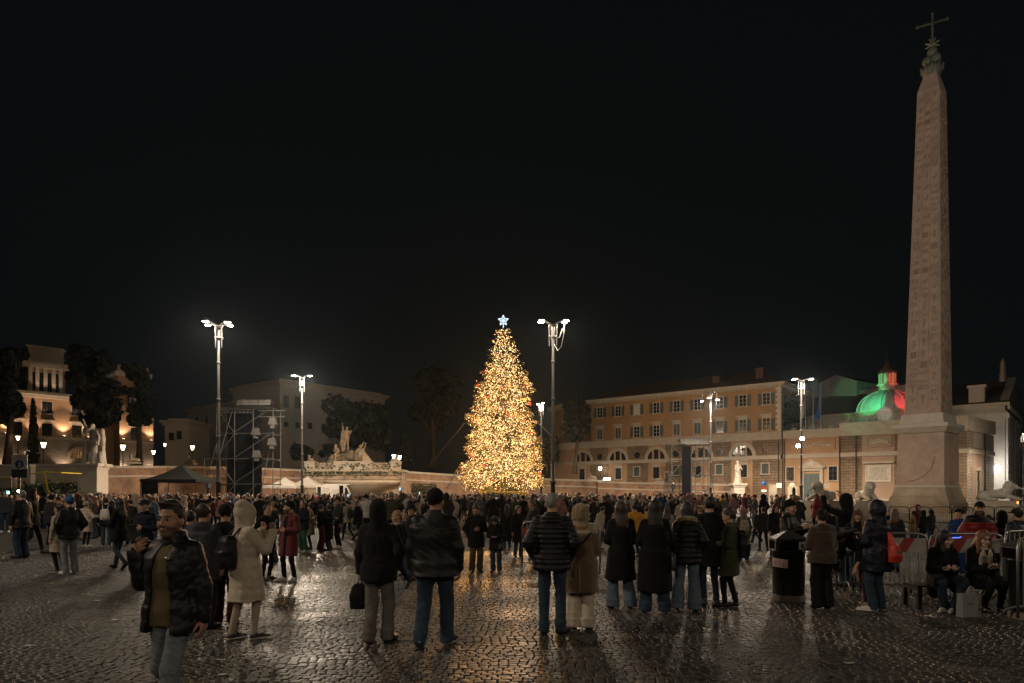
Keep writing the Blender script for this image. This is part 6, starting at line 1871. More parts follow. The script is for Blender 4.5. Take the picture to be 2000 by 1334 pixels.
# white wall lamp beside the church pilasters
cp = Matrix.Translation(fch.a) @ Matrix.Rotation(fch.rz, 4, 'Z')
p = at(1948, 98.0, zat(911, 98.0))
r = empty('wall_lamp', p, 0, label='bright white lantern on the church corner', cat='lamp')
m = MB(); m.lathe([(.12, -.9), (.26, -.3), (.26, 0), (.0001, .3)], 8); m.build('lamp_glass', glow('church_lamp', (.93, .97, 1), 160), r); m = MB(); m.tube((0, .05, .3), (.4, 1.4, .4), .05); m.build('bracket', IRON, r)
# ------------------------------------------------------------------ Christmas tree
TD = 78.0
NEEDLE = mat('spruce_needles', (0.030, 0.030, 0.012), 0.75, var=.4, vscale=1.5)
BULB = glow('fairy_bulb', (1.0, 0.58, 0.23), BULB_E)
xt = empty('christmas_tree', at(983, TD), 0, label='towering Christmas tree wrapped in thousands of warm fairy lights with a white star', cat='Christmas tree')
zb0, zt0 = zat(957, TD), zat(637, TD)
Ht = zt0 - zb0
# half width of the picture's outline by row (pixels at 2000 px)
rows = np.array([637, 650, 680, 700, 735, 762, 775, 800, 812, 840, 868, 890, 915, 935, 948, 957])
wl = np.array([6, 15, 24, 27, 40, 60, 48, 68, 72, 62, 68, 72, 84, 80, 68, 30])
wr = np.array([6, 15, 28, 34, 48, 58, 52, 56, 52, 62, 72, 64, 72, 80, 78, 30])
rngt = np.random.default_rng(17)
def outline(z, side):
    py = HZ - (z - CAM_H) * F / TD
    return np.interp(py, rows, wl if side < 0 else wr) * TD / F
m = MB(); m.path([(0, 0, 0), (0, 0, zb0 + 1), (.05, 0, zb0 + Ht * .5), (0, 0, zt0 - .2)], [.42, .38, .22, .05], 10); m.build('trunk', TRUNK, xt)
NV, NF = [], []; BP = []; base = 0
nb = 1150
for k in range(nb):
    f = (k + rngt.uniform(0, 1)) / nb; f = (1 - math.sqrt(1 - f * .999)) * .995 if k % 4 else f * .99
    z = zb0 + Ht * f; z = zb0 + round((z - zb0) / .95) * .95 + rngt.normal(0, .16); z = min(max(z, zb0 + .1), zt0 - .1)
    a = rngt.uniform(0, 2 * PI)
    c_ = math.cos(a)
    L = (outline(z, -1) * (1 - c_) / 2 + outline(z, 1) * (1 + c_) / 2) * (rngt.uniform(.70, 1.0) if k % 5 else rngt.uniform(.95, 1.16))
    droop = -.18 * L * rngt.uniform(.5, 1.5) + .10 * L
    n = max(4, int(L * 3.2))
    P0 = np.array([0, 0, z + .10 * L]); P1 = np.array([L * c_, L * math.sin(a), z + droop])
    t = np.linspace(.25, 1, n)
    P = P0 + (P1 - P0) * t[:, None]; P[:, 2] += .22 * L * (t ** 2 - t) * -.6 + .10 * L * np.clip(t - .8, 0, 1)
    # sprays of needles along the branch
    for q in P:
        for s in range(5):
            d = rngt.normal(size=3) * .5 + np.array([c_, math.sin(a), -.25]); d /= np.linalg.norm(d); w = np.cross(d, rngt.normal(size=3)); w /= np.linalg.norm(w)
            l_ = rngt.uniform(.28, .55); ww = .055
            NV += [q - w*ww, q + d*l_*.6 - w*ww*.8, q + d*l_, q + d*l_*.5 + w*ww]; NF.append((base, base+1, base+2, base+3)); base += 4
    nbulb = int(6 + L * 3.5)
    tt = rngt.uniform(.2, 1.0, nbulb) ** .6
    B = P0 + (P1 - P0) * tt[:, None]; B[:, 2] += .22 * L * (tt ** 2 - tt) * -.6; B += rngt.normal(0, .17, (nbulb, 3)) * min(1, .3 + L * .4); BP.append(B)
link('crown', mk_mesh('crown', np.array(NV), NF, NEEDLE), xt)
BP = np.concatenate(BP)
# each bulb a small eight-sided bead
oc = np.array([(1,0,0),(-1,0,0),(0,1,0),(0,-1,0),(0,0,1),(0,0,-1)], float)
of = np.array([(0,2,4),(2,1,4),(1,3,4),(3,0,4),(2,0,5),(1,2,5),(3,1,5),(0,3,5)])
rb = rngt.uniform(.022, .046, len(BP))
V = (BP[:, None, :] + oc[None] * rb[:, None, None]).reshape(-1, 3); Fb = (of[None] + (np.arange(len(BP)) * 6)[:, None, None]).reshape(-1, 3)
tag(link('fairy_lights', mk_mesh('fairy_lights', V, Fb, BULB), xt), kind='stuff')
# amber point lamps added round the crown to boost the strings' light below
for k in range(28):
    f = (k + .5) / 28; z = zb0 + Ht * (1 - math.sqrt(1 - f * .93)); a = PI + PI * ((k * .382) % 1.0); c_ = math.cos(a); L = (outline(z, -1) * (1 - c_) / 2 + outline(z, 1) * (1 + c_) / 2) * .97
    l_ = bpy.data.lights.new('tree_boost_lamp', 'POINT'); l_.energy = TREE_BOOST_W; l_.color = (1, .46, .14); l_.shadow_soft_size = .5
    lo = bpy.data.objects.new('tree_boost_lamp', l_); col.objects.link(lo); lo.location = xt.location + Vector((L*c_, L*math.sin(a), z))
# red baubles
BAUB = mat('red_bauble', (.25, .015, .012), .25, spec=.6)
bm = MB(); bm.lathe([(.16 * math.sin(t) + .0001, -.16 * math.cos(t)) for t in np.linspace(0, PI, 9)], 12); bme = bm.mesh('bauble', BAUB)
for k in range(40):
    z = zb0 + Ht * (1 - math.sqrt(1 - rngt.uniform(.01, .93))); a = rngt.uniform(PI, 2*PI); c_ = math.cos(a); L = (outline(z, -1) * (1 - c_) / 2 + outline(z, 1) * (1 + c_) / 2) * .97
    link('bauble', bme, xt, (L*c_, L*math.sin(a), z - .05))
# the star: an open frame of lit tube
SG = glow('star_tube', (.72, .88, 1.0), 1.3)
m = MB(); sc_ = Vector((0, 0, zat(626, TD))); pts = []
for k in range(10):
    a = PI/2 + PI * k / 5; r = (.62 if k % 2 == 0 else .28); pts.append(sc_ + Vector((r*math.cos(a), 0, r*math.sin(a))))
for k in range(10): m.tube(pts[k], pts[(k+1) % 10], .05, n=6)
for k in range(0, 10, 2): m.tube(pts[k], sc_, .028, n=5)
for k in range(1, 10, 2): m.tube(pts[k], sc_ + Vector((0, .22, 0)), .028, n=5); m.tube(pts[k], sc_ + Vector((0, -.22, 0)), .028, n=5)
m.tube(sc_ + Vector((0, 0, -.3)), (0, 0, zt0 - .3), .05, n=6); m.build('star', SG, xt)
# guy wires
WIRE = mat('steel_wire', (.12, .12, .12), .5, metal=.6)
for (p0, y0, p1, y1, d) in ((907, 826, 836, 912, 92), (1046, 820, 1086, 860, 92), (900, 905, 872, 955, 84)):
    m = MB(); a = at(p0, TD + .5, zat(y0, TD)) - xt.location; b = at(p1, d, zat(y1, d)) - xt.location; m.tube(a, b, .035, n=5); m.build('guy_wire', WIRE, xt)
# hedges and the bed of yellow flowers at its foot
def hedge(p0, p1, d, y0, y1, dep, label, leafm, name, n=2200, cat='hedge', leaf=.13, soil=True):
    x0, x1 = at(p0, d).x, at(p1, d).x; z0, z1 = 0.0, zat(y0, d)
    r = empty(name, ((x0 + x1)/2, d, z0), 0, label=label, cat=cat)
    w = (x1 - x0) / 2; h = z1 - z0; rr = np.random.default_rng(int(p0))
    b = MB(); b.box(-w + .08, w - .08, .08, dep - .08, 0, h - .1); b.build('hedge_core' if cat == 'hedge' else 'soil', LEAF if cat == 'hedge' else TERR, r)
    b = MB()
    for k in range(n):
        s = rr.integers(0, 4)
        c = Vector((rr.uniform(-w, w), rr.uniform(0, dep), h)) if s == 0 else (Vector((rr.uniform(-w, w), 0, rr.uniform(0, h))) if s < 3 else Vector((w * (1 if rr.uniform() < .5 else -1), rr.uniform(0, dep), rr.uniform(0, h))))
        c += Vector((rr.normal(0, .05), rr.normal(0, .05), abs(rr.normal(0, .07)))); s_ = leaf * rr.uniform(.5, 1.2); nrm = Vector((rr.normal(), rr.normal(), rr.normal())).normalized(); u = nrm.orthogonal().normalized(); v = nrm.cross(u)
        b.add([c - u*s_, c - v*s_*.5, c + u*s_, c + v*s_*.5], [(0, 1, 2, 3)])
    b.build('foliage', leafm, r)
hedge(944, 968, 76, 949, 966, 1.6, 'clipped dark hedge under the Christmas tree, left block', BUSH, 'hedge', 900)
hedge(971, 1017, 76, 948.5, 966, 1.8, 'clipped dark hedge under the Christmas tree, wider right block', BUSH, 'hedge', 1400)
hedge(803, 850, 84, 947, 964, 1.6, 'dark hedge before the terrace wall behind the big man in the beanie', BUSH, 'hedge', 1500)
FLOWY = mat('yellow_flowers', (.50, .34, .03), .7, var=.6, vscale=4, c2=(.08, .10, .02))
hedge(934, 981, 70, 962, 974, 1.2, 'bed of yellow flowers below the Christmas tree, left half', FLOWY, 'flower_bed', 1500, 'flower bed', .13)
hedge(985, 1030, 70, 963, 974, 1.2, 'bed of yellow flowers below the Christmas tree, right half', FLOWY, 'flower_bed', 1500, 'flower bed', .13)
hedge(715, 760, 82, 966, 974, 1.0, 'low green flower bed right of the white van', BUSH, 'flower_bed', 900, 'flower bed', .16)
# ------------------------------------------------------------------ scaffold towers
ALU = mat('scaffold_tube', (0.05, 0.05, 0.047), 0.6, metal=.2, var=.3, vscale=3)
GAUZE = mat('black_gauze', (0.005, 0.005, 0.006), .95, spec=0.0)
TARP = mat('silver_tarp', (.20, .19, .18), .3, spec=.6, var=.8, vscale=4, bump=.9, bscale=5)
def scaffold(px0, px1, d, ytop, dep, label, levels, gz, extra):
    x0, x1 = at(px0, d).x, at(px1, d).x; z = zat(ytop, d); cx = (x0 + x1)/2; w = (x1 - x0)/2
    r = empty('scaffold_tower', (cx, d, 0), 0, label=label, cat='scaffold')
    R = .05
    for x in (-w, -w * .36, w * .30, w):
        for y in (0, dep):
            m = MB(); m.tube((x, y, 0.0), (x, y, z + (.7 if x in (-w * .36,) else 0)), R, n=6); m.lathe([(.14, 0), (.14, .03), (.06, .06)], 8, x, y); m.build('upright', ALU, r)
    for k in range(1, levels + 1):
        zz = z * k / levels
        for y in (0, dep):
            m = MB(); m.tube((-w - .2, y - .07, zz), (w + .2, y - .07, zz), R * .9, n=6); m.build('ledger', ALU, r)
        for x in (-w, -w * .36, w):
            m = MB(); m.tube((x + .07, -.2, zz - .08), (x + .07, dep + .2, zz - .08), R * .9, n=6); m.build('transom', ALU, r)
        m = MB(); z0 = z * (k - 1) / levels
        m.tube((-w * .36, -.12, z0 + .1), (w * (.9 if k > 1 else .4), -.12, zz - .1), R * .8, n=6); m.build('brace', ALU, r)
        m = MB(); m.tube((-w, -.12, z0 + .1) if k % 2 else (-w*.36, -.12, z0 + .1), (-w * .36, -.12, zz - .1) if k % 2 else (-w, -.12, zz - .1), R * .8, n=6); m.build('brace', ALU, r)
    m = MB(); m.box(*gz(w, z)); m.build('gauze_screen', GAUZE, r)
    extra(r, w, z, dep)
    return r
def ex1(r, w, z, dep):
    # truss at the top, rain roof of silver sheet, hung speaker boxes and lights, outriggers
    m = MB()
    for (y, zz) in ((-.1, z), (-.1, z - .55), (.5, z), (.5, z - .55)): m.tube((-w, y, zz), (w * .25, y, zz), .045, n=6)
    for k in range(9):
        x = -w + w * 1.25 * k / 9; m.tube((x, -.1, z - .55), (x + w * .07, -.1, z), .03, n=5); m.tube((x + w*.07, -.1, z), (x + w * .139, -.1, z - .55), .03, n=5)
    m.build('truss', ALU, r)
    m = MB(); n = 12
    vs = []
    rr = np.random.default_rng(3)
    for k in range(n + 1):
        x = -w * .33 + w * 1.20 * k / n; j = rr.uniform(-.07, .07); vs += [(x + .35, -.7, z + .28 + j), (x, .6, z + 1.05 + j * .6), (x, dep, z + .9)]
    m.add(vs, [(3*k, 3*k + 3, 3*k + 4, 3*k + 1) for k in range(n)] + [(3*k + 1, 3*k + 4, 3*k + 5, 3*k + 2) for k in range(n)]); m.build('tarpaulin', TARP, r)
    for (x, zz) in ((w * .45, z * .80), (w * 1.05, z * .90), (w * 1.02, z * .70), (w * .48, z * .58)):
        m = MB(); m.frustum(zz - .8, .46, .3, zz, .30, .2, x, -.5); m.build('wrapped_speaker', mat('speaker_wrap', (.03, .029, .027), .35, var=.9, vscale=5, c2=(.09, .085, .08), bump=.9, bscale=6), r)
        m = MB(); m.box(x - .22, x + .22, -.7, -.3, zz - 1.2, zz - .8); m.build('floodlight_unit', HEADB, r)
    m = MB()
    for zz in (z * .97, z * .91): m.tube((w * .5, -.3, zz), (w * 1.45, -.3, zz), .05, n=6)
    m.tube((-w * 1.42, -.1, 0), (-w * 1.42, -.1, z * .50), .05, n=6)
    for zz in (z * .38, z * .50): m.tube((-w * 1.42, -.1, zz), (-w, -.1, zz), .05, n=6)
    for s in (-1, 1): m.tube((s * w * 1.6 if s < 0 else w * .5, -.4, 0), (s * w * .9, -.15, z * .72 if s < 0 else z * .6), .045, n=6)
    m.tube((-w * 1.35, -.5, 0), (-w * .45, -.2, z * .95), .045, n=6)
    m.build('outrigger', ALU, r)
scaffold(423, 533, 78, 797, 2.6, 'tall scaffold tower with black screen and silver rain sheet at left', 4, lambda w, z: (-w * .68, w * .56, .35, .45, z * .10, z * .99), ex1)
def ex2(r, w, z, dep):
    m = MB(); vs = []; n = 10; rr = np.random.default_rng(5)
    for k in range(n + 1):
        x = -w * .55 + w * 1.5 * k / n; vs += [(x + .2, -.6, z + .0 + rr.uniform(-.06, .06)), (x, .5, z + .85 + rr.uniform(-.06, .06)), (x, dep, z + .6)]
    m.add(vs, [(3*k, 3*k + 3, 3*k + 4, 3*k + 1) for k in range(n)] + [(3*k + 1, 3*k + 4, 3*k + 5, 3*k + 2) for k in range(n)]); m.build('tarpaulin', TARP, r)
    m = MB()
    for (a, b) in (((-w * 1.45, 0), (-w, .60)), ((w, .62), (w * 1.5, 0)), ((-w * .2, .75), (w * .9, .2)), ((w * .9, .75), (0, .2))): m.tube((a[0], -.2, z * a[1]), (b[0], -.2, z * b[1]), .045, n=6)
    m.tube((-w * 1.4, -.1, 0), (-w * 1.4, -.1, z * .55), .045, n=6); m.tube((-w*1.4, -.1, z * .55), (-w, -.1, z * .55), .045, n=6); m.tube((-w*1.4, -.1, z * .28), (-w, -.1, z * .28), .045, n=6)
    m.build('outrigger', ALU, r)
    m = MB(); m.box(-w * .35, w * 1.05, -.6, .2, 0, 1.6); m.build('equipment_case', GAUZE, r)
scaffold(1312, 1383, 100, 868, 2.2, 'narrower scaffold tower with a black screen before the ochre palazzo', 4, lambda w, z: (-w * .46, w * .02, -.35, -.25, z * .15, z * .97), ex2)

# ------------------------------------------------------------------ gazebos and van
def gazebo(px0, px1, d, yroof, yeave, ybase, m, label, side=False):
    x0, x1 = at(px0, d).x, at(px1, d).x; w = (x1 - x0)/2; z1, z0 = zat(yroof, d), zat(yeave, d)
    r = empty('gazebo', ((x0 + x1)/2, d, 0), 0, label=label, cat='gazebo')
    b = MB(); n = 8
    prof = lambda t: z0 + (z1 - z0) * (t ** 1.5)
    for (ax, sg) in ((0, -1), (0, 1), (1, -1), (1, 1)):
        vs = []
        for i in range(n + 1):
            t = i / n; k = w * (1 - t)
            for s in (-1, 1): vs.append((s*k, sg*k + w, prof(t)) if ax == 0 else (sg*k, s*k + w, prof(t)))
        b.add(vs, [(2*i, 2*i + 1, 2*i + 3, 2*i + 2) for i in range(n)])
    for (a, c, e, g_) in ((-w, w, 0, .02), (-w, w, 2*w - .02, 2*w), (-w, -w + .02, .021, 2*w - .021), (w - .02, w, .021, 2*w - .021)): b.box(a, c, e, g_, z0 - .28, z0 - .001)
    b.build('canopy', m, r)
    for x in (-w + .04, w - .04):
        for y in (.04, 2*w - .04): q = MB(); q.box(x - .03, x + .03, y - .03, y + .03, 0, z0 - .28); q.build('leg', ALU if m != CAN_B else IRON, r)
    if side: q = MB(); q.box(-w, -w + .6 * w, .25, .27, .3, z0 - .28); q.build('side_curtain', m, r)
CAN_B = mat('canopy_black', (.008, .009, .0085), .8, spec=.15); CAN_W = mat('canopy_white', (.34, .31, .27), .85)
gazebo(273, 383, 66, 905, 936, 962, CAN_B, 'black pop-up gazebo with a drooping corner before the left terrace wall', True)
gazebo(511, 580, 80, 932, 949, 970, CAN_W, 'white pop-up gazebo beside the scaffold tower, front left one', False)
gazebo(560, 623, 83, 929, 948, 970, CAN_W, 'white pop-up gazebo half behind the second lamp post and van', False)
VD = 78.0
vn = empty('delivery_van', at(651, VD), 0, label='white delivery van with open rear doors and open side door by the white gazebos', cat='van')
VW = mat('van_white', (.40, .37, .33), .4, spec=.5, var=.15, vscale=1)
kx = lambda px: (px - 651) * VD / F
zr_ = zat(945, VD)
m = MB(); q = [(kx(631), .45), (kx(631), zr_ - .1), (kx(634), zr_), (kx(672), zr_), (kx(676), zr_ - .12), (kx(686), 1.62), (kx(692), 1.3), (kx(692.5), .5), (kx(690), .42)]
m.prism(q, 0, 2.0); m.build('body', VW, vn)
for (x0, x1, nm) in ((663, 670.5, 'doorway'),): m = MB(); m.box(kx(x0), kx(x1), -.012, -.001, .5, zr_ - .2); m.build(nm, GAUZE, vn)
m = MB(); m.box(kx(648.5), kx(662.5), -.10, -.02, .55, zr_ - .15); sd_ = m.build('sliding_door', VW, vn)
m = MB(); m.prism([(kx(673.5), 1.35), (kx(673.5), zr_ - .42), (kx(677), zr_ - .42), (kx(684.5), 1.35)], -.015, -.002); m.build('side_window', GLASS_D, vn)
m = MB(); m.prism([(kx(676.6), zr_ - .14), (kx(685.9), 1.66), (kx(686.4), 1.62), (kx(677.2), zr_ - .16)], .15, 1.85); m.T = None; m.build('windscreen', GLASS_D, vn)
for px in (641, 682):
    m = MB(); m.T = Matrix.Translation((kx(px), -.03, .36)) @ Matrix.Rotation(rad(90), 4, 'X'); m.lathe([(.36, -.2), (.36, .0), (.24, .02), (.0001, .02)], 18); w_ = m.build('wheel', RUB_B, vn)
    m = MB(); m.T = Matrix.Translation((kx(px), -.055, .36)) @ Matrix.Rotation(rad(90), 4, 'X'); m.lathe([(.21, .0), (.14, .03), (.0001, .03)], 12); m.build('rim', STEEL, w_)
for sx in (0, 1):
    m = MB(); m.box(kx(618) + sx * .5, kx(618) + sx * .5 + .07, -.1 + sx * 2.05, .0 + sx * 2.05, .5, zr_ - .1); m.box(kx(618) + .07, kx(630.5), -.02 + sx * 2.02, .05 + sx * 1.98, .5, zr_ - .1); d_ = m.build('rear_door', VW, vn)
    m = MB(); m.box(kx(620), kx(627), -.035 + sx * 2.0, -.021 + sx * 2.0, 1.5, zr_ - .35); m.build('window', GLASS_D, d_)
LETT = mat('van_lettering', (.16, .12, .10), .6)
m = MB(); rr = np.random.default_rng(1)
for (x0, x1, z, ym) in ((632.5, 643, 2.30, -.008), (632.5, 643, 2.05, -.008), (633, 640, 1.75, -.008), (650, 660, 2.1, -.108), (651, 658, 1.85, -.108)):
    x = kx(x0)
    while x < kx(x1): w_ = rr.uniform(.05, .1); m.box(x, x + w_ * .7, ym, ym + .006, z, z + .13); x += w_ + .03
tag(m.build('lettering', LETT, vn), kind='stuff')
m = MB(); m.box(kx(690.5), kx(692.6), .1, .5, .8, 1.05); m.build('headlight', GLASS_D, vn)
m = MB(); m.box(kx(631.1), kx(630.4), .02, .2, .8, 1.4); m.build('tail_light', mat('tail_red', (.4, .02, .02), .4), vn)

# ------------------------------------------------------------------ barriers
GALV = STEEL
RED_R = mat('board_red', (.27, .03, .02), .6, var=.5, vscale=7); WHT_R = mat('board_white', (.34, .32, .28), .6, var=.45, vscale=6)
def barrier(a, b, label, board=False, h=1.08, group=None, bars=None, feet=True, m_=None, bz=(.76, 1.0)):
    a = Vector(a); b = Vector(b); L = (b - a).length; u = (b - a).normalized()
    r = empty('crowd_barrier', a, math.atan2(u.y, u.x), label=label, cat='barrier', group=group)
    M_ = m_ or GALV; R = .02; c = .14
    m = MB(); m.path([(0, 0, .06), (0, 0, h - c), (.04, 0, h - .04), (c, 0, h), (L - c, 0, h), (L - .04, 0, h - .04), (L, 0, h - c), (L, 0, .06)], R, 8); m.build('frame', M_, r)
    m = MB(); m.tube((0.02, 0, .20), (L - .02, 0, .20), R * .8, n=6); m.build('lower_rail', M_, r)
    n = bars or int(L / .14)
    top = bz[0] if board else h - R
    for k in range(1, n): q = MB() if k == 1 else q; 
    bme_ = MB(); bme_.tube((0, 0, .20), (0, 0, top), .0085, n=6); bme_ = bme_.mesh('bar', M_)
    for k in range(1, n): link('bar', bme_, r, (L * k / n, 0, 0))
    if board:
        z0, z1 = bz; ns = max(2, int(round(L / .19))); 
        m = MB(); m.box(.03, L - .03, -.025, -.021, z0, z1); bo = m.build('board', WHT_R, r); ww = (L - .06) / ns
        for k in range(0, ns, 2):
            x0 = .03 + ww * k; s = z1 - z0
            pl = [(max(.03, x0 - s * .55), z0) if x0 - s*.55 > .03 else (.03, z0), (x0 + ww - s * .55, z0), (x0 + ww, z1), (x0, z1)]
            if x0 + ww - s * .55 <= .03: continue
            m = MB(); m.prism([(max(p[0], .031), p[1]) for p in pl], -.0285, -.0255); m.build('red_stripe', RED_R, bo)
    if feet:
        for x in (.18, L - .18):
            m = MB(); m.path([(x, -.30, .02), (x, -.22, .14), (x, -.08, .20), (x, .08, .20), (x, .22, .14), (x, .30, .02)], R, 6); m.build('foot', M_, r)
    return r
barrier(gnd(1634, 1160), gnd(1812, 1166), 'crowd barrier with a red and white striped board behind the orange bag man', True)
barrier(gnd(1815, 1166.5), gnd(1960, 1168), 'striped crowd barrier behind the two seated women', True)
barrier(gnd(1963, 1180), gnd(2080, 1164), 'plain steel barrier with rounded end right of the seated women', False, 1.15)
barrier(gnd(1988, 1216), gnd(2110, 1196), 'steel barrier with rounded top at the right frame edge by the bin', False, 1.15)
barrier(gnd(1020, 1115), gnd(1172, 1126), 'crowd barrier with a striped board end behind the grey haired man and fur hat woman', True, 1.12, bz=(.74, .98), bars=11)
fence_d = 32.0; ORD = ('first', 'second', 'third', 'fourth', 'fifth', 'sixth', 'seventh', 'eighth', 'ninth')
for i in range(9):
    p0 = 1735 + i * 41.5; barrier(at(p0, fence_d + (i % 2) * .15), at(p0 + 40.5, fence_d + .1), 'plain crowd barrier before the obelisk steps, %s from the left' % ORD[i], False, 1.15, 'crowd barriers fencing the obelisk', bars=10, m_=IRON)
for i in range(5):
    p0 = 1478 + i * 34; barrier(at(p0, 66), at(p0 + 32, 66.2), 'pale barrier in the far row before the convent wing, %s from left' % ORD[i], False, 1.1, 'far barriers before the convent wing', bars=8)
for i in range(4):
    p0 = 290 + i * 34; barrier(at(p0, 60), at(p0 + 32, 60.2), '%s barrier before the black gazebo, %s from left' % ('striped' if i % 2 == 0 else 'plain', ORD[i]), i % 2 == 0, 1.1, 'barriers before the black gazebo', bars=8)
for i in range(3):
    p0 = 1640 + i * 34; barrier(at(p0, 60), at(p0 + 32, 60.2), 'red striped barrier in the far row left of the obelisk, %s from left' % ORD[i], True, 1.1, 'far striped barriers left of the obelisk', bars=8)

# bench the two women sit on
BD = gd(1192)
bn = empty('bench', gnd(1792, 1190), rad(-2), label='dark steel slatted bench under the two seated women', cat='bench')
Lb_ = 1.55
DKM = mat('bench_steel', (.035, .036, .036), .45, metal=.6)
for x in (.04, Lb_ - .04):
    m = MB(); m.box(x - .03, x + .03, 0, .05, 0, .329); m.box(x - .03, x + .03, .40, .45, 0, .329); m.box(x - .03, x + .03, .051, .399, .28, .329); m.build('leg', DKM, bn)
sl_ = MB(); sl_.box(0, Lb_, -.032, .032, .330, .360); sl_ = sl_.mesh('slat', DKM)
for k in range(5): link('slat', sl_, bn, (0, .04 + .093 * k, 0))

# ------------------------------------------------------------------ bins
BINM = mat('bin_black', (.018, .018, .019), .42, metal=.3, var=.3, vscale=4, spec=.5); BINC = mat('bin_concrete', (.23, .19, .14), .9, var=.4, vscale=8)
STICK = mat('sticker_pink', (.52, .38, .35), .7, var=.25, vscale=18); INK = mat('sticker_ink', (.22, .06, .06), .7); INKB = mat('sticker_black', (.02, .02, .02), .7)
def bin_(px, py, label, w=.25, sticker=True):
    r = empty('litter_bin', gnd(px, py), rad(-8), label=label, cat='litter bin')
    m = MB(); m.lathe([(w + .012, 0), (w + .012, .09), (w - .01, .105)], 28); m.build('concrete_foot', BINC, r)
    m = MB(); m.lathe([(w, .106), (w, .80), (w + .012, .805), (w + .012, .835), (w - .015, .84)], 32); m.build('drum', BINM, r)
    hd_ = MB(); a = w * .98
    for (x, y) in ((-a + .02, -a + .02), (a - .02, -a + .02), (a - .02, a - .02), (-a + .02, a - .02)): hd_.box(x - .035, x + .035, y - .035, y + .035, .841, .985)
    hd_.box(-a, a, -a, a, .985, 1.02); hb = hd_.build('head', BINM, r)
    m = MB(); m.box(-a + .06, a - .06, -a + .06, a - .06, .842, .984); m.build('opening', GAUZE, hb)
    m = MB(); m.add([(-a - .015, -a - .015, 1.021), (a + .015, -a - .015, 1.021), (a + .015, a + .015, 1.021), (-a - .015, a + .015, 1.021), (0, 0, 1.165)], [(0, 1, 4), (1, 2, 4), (2, 3, 4), (3, 0, 4), (3, 2, 1, 0)]); m.build('pyramid_lid', mat('bin_lid', (.05, .055, .055), .4, metal=.3, var=.3, vscale=6), r)
    m = MB(); m.box(a * .40, a + .005, -a - .012, -a - .002, .855, .975); p_ = m.build('notice', mat('notice_grey', (.36, .36, .34), .6), r)
    m = MB(); m.box(a*.40 + .028, a - .025, -a - .018, -a - .0125, .880, .950); m.build('pictogram', INKB, p_)
    m = MB(); m.tube((w * .80, -w * .66, .45), (w * .80, -w * .66, .76), .012, n=6); m.build('hinge', STEEL, r)
    if sticker:
        m = MB(); n = 10; R = w + .004; t0, t1 = rad(-178), rad(-106); z0, z1 = .565, .705; vs = []
        for i in range(n + 1):
            t = t0 + (t1 - t0) * i / n; dz = -.018 * i / n; vs += [(R*math.cos(t), R*math.sin(t), z0 + dz), (R*math.cos(t), R*math.sin(t), z1 + dz)]
        m.add(vs, [(2*i, 2*i + 2, 2*i + 3, 2*i + 1) for i in range(n)]); s_ = m.build('sticker', STICK, r)
        # faded hand lettering: three short lines and a small black heart
        m = MB(); R2 = R + .0025; rr = np.random.default_rng(4)
        for (row, a0_, a1_) in ((.675, .26, .66), (.640, .08, .86), (.605, .22, .70)):
            u = a0_
            while u < a1_:
                for st in range(2):
                    uu = u + st * .030; t = t0 + (t1 - t0) * uu; t2 = t0 + (t1 - t0) * (uu + rr.uniform(-.02, .03)); dz = -.018 * uu
                    m.tube((R2*math.cos(t), R2*math.sin(t), row - .011 + dz), (R2*math.cos(t2), R2*math.sin(t2), row + .012 + dz), .0016, n=4)
                u += .085
        tag(m.build('lettering', INK, s_), kind='stuff')
        m = MB(); t = t0 + (t1 - t0) * .80; m.T = Matrix.Translation((R2*math.cos(t), R2*math.sin(t), .585)) @ Matrix.Rotation(t + PI/2, 4, 'Z')
        m.prism([(0, -.014), (.013, .003), (.010, .011), (.004, .012), (0, .007), (-.004, .012), (-.010, .011), (-.013, .003)], -.001, .001); m.build('heart', INKB, s_)
    return r
bin_(1540, 1172, 'black drum litter bin with a pink sticker and pyramid lid beside the brown fleece woman')
bin_(2012, 1208, 'black litter bin cut by the right frame edge', .25, False)
BINR = mat('bin_bag_green', (.10, .13, .05), .6)

# ------------------------------------------------------------------ signs
SGN_W = mat('sign_white', (.80, .78, .72), .5); SGN_B = mat('sign_blue', (.02, .09, .30), .5)
sd = 46.0
sg = empty('pedestrian_sign', at(38, sd), 0, label='square white sign with a blue pedestrian disc on a grey post at far left', cat='sign')
zz1, zz0 = zat(888, sd), zat(915, sd); cz_ = (zz0 + zz1)/2; hw = 15.5 * sd / F
m = MB(); m.tube((0, .06, 0), (0, .06, zz1 - .1), .04, n=8); m.build('post', STEEL, sg)
m = MB(); m.box(-hw, hw, 0, .02, zz0, zz1); pn = m.build('panel', SGN_W, sg)
m = MB(); m.box(-hw, hw, .0, .02, zz0 - .62, zz0 - .05); m.build('panel', mat('sign_dark', (.05, .06, .08), .5), sg)
m = MB(); m.T = Matrix.Translation((0, -.004, cz_ - .18)) @ Matrix.Rotation(rad(90), 4, 'X'); m.lathe([(.30, -.003), (.30, .003), (.0001, .004)], 24); dk = m.build('blue_disc', SGN_B, pn)
m = MB(); z = cz_ - .18; m.box(-.03, .05, -.014, -.009, z + .12, z + .2); m.prism([(-.06, z + .1), (.07, z + .1), (.05, z - .03), (-.04, z - .03)], -.014, -.009); m.prism([(-.04, z - .031), (.01, z - .031), (-.08, z - .22), (-.14, z - .22)], -.014, -.009); m.prism([(.0, z - .031), (.05, z - .031), (.14, z - .2), (.08, z - .22)], -.014, -.009); m.build('walking_figure', SGN_W, dk)
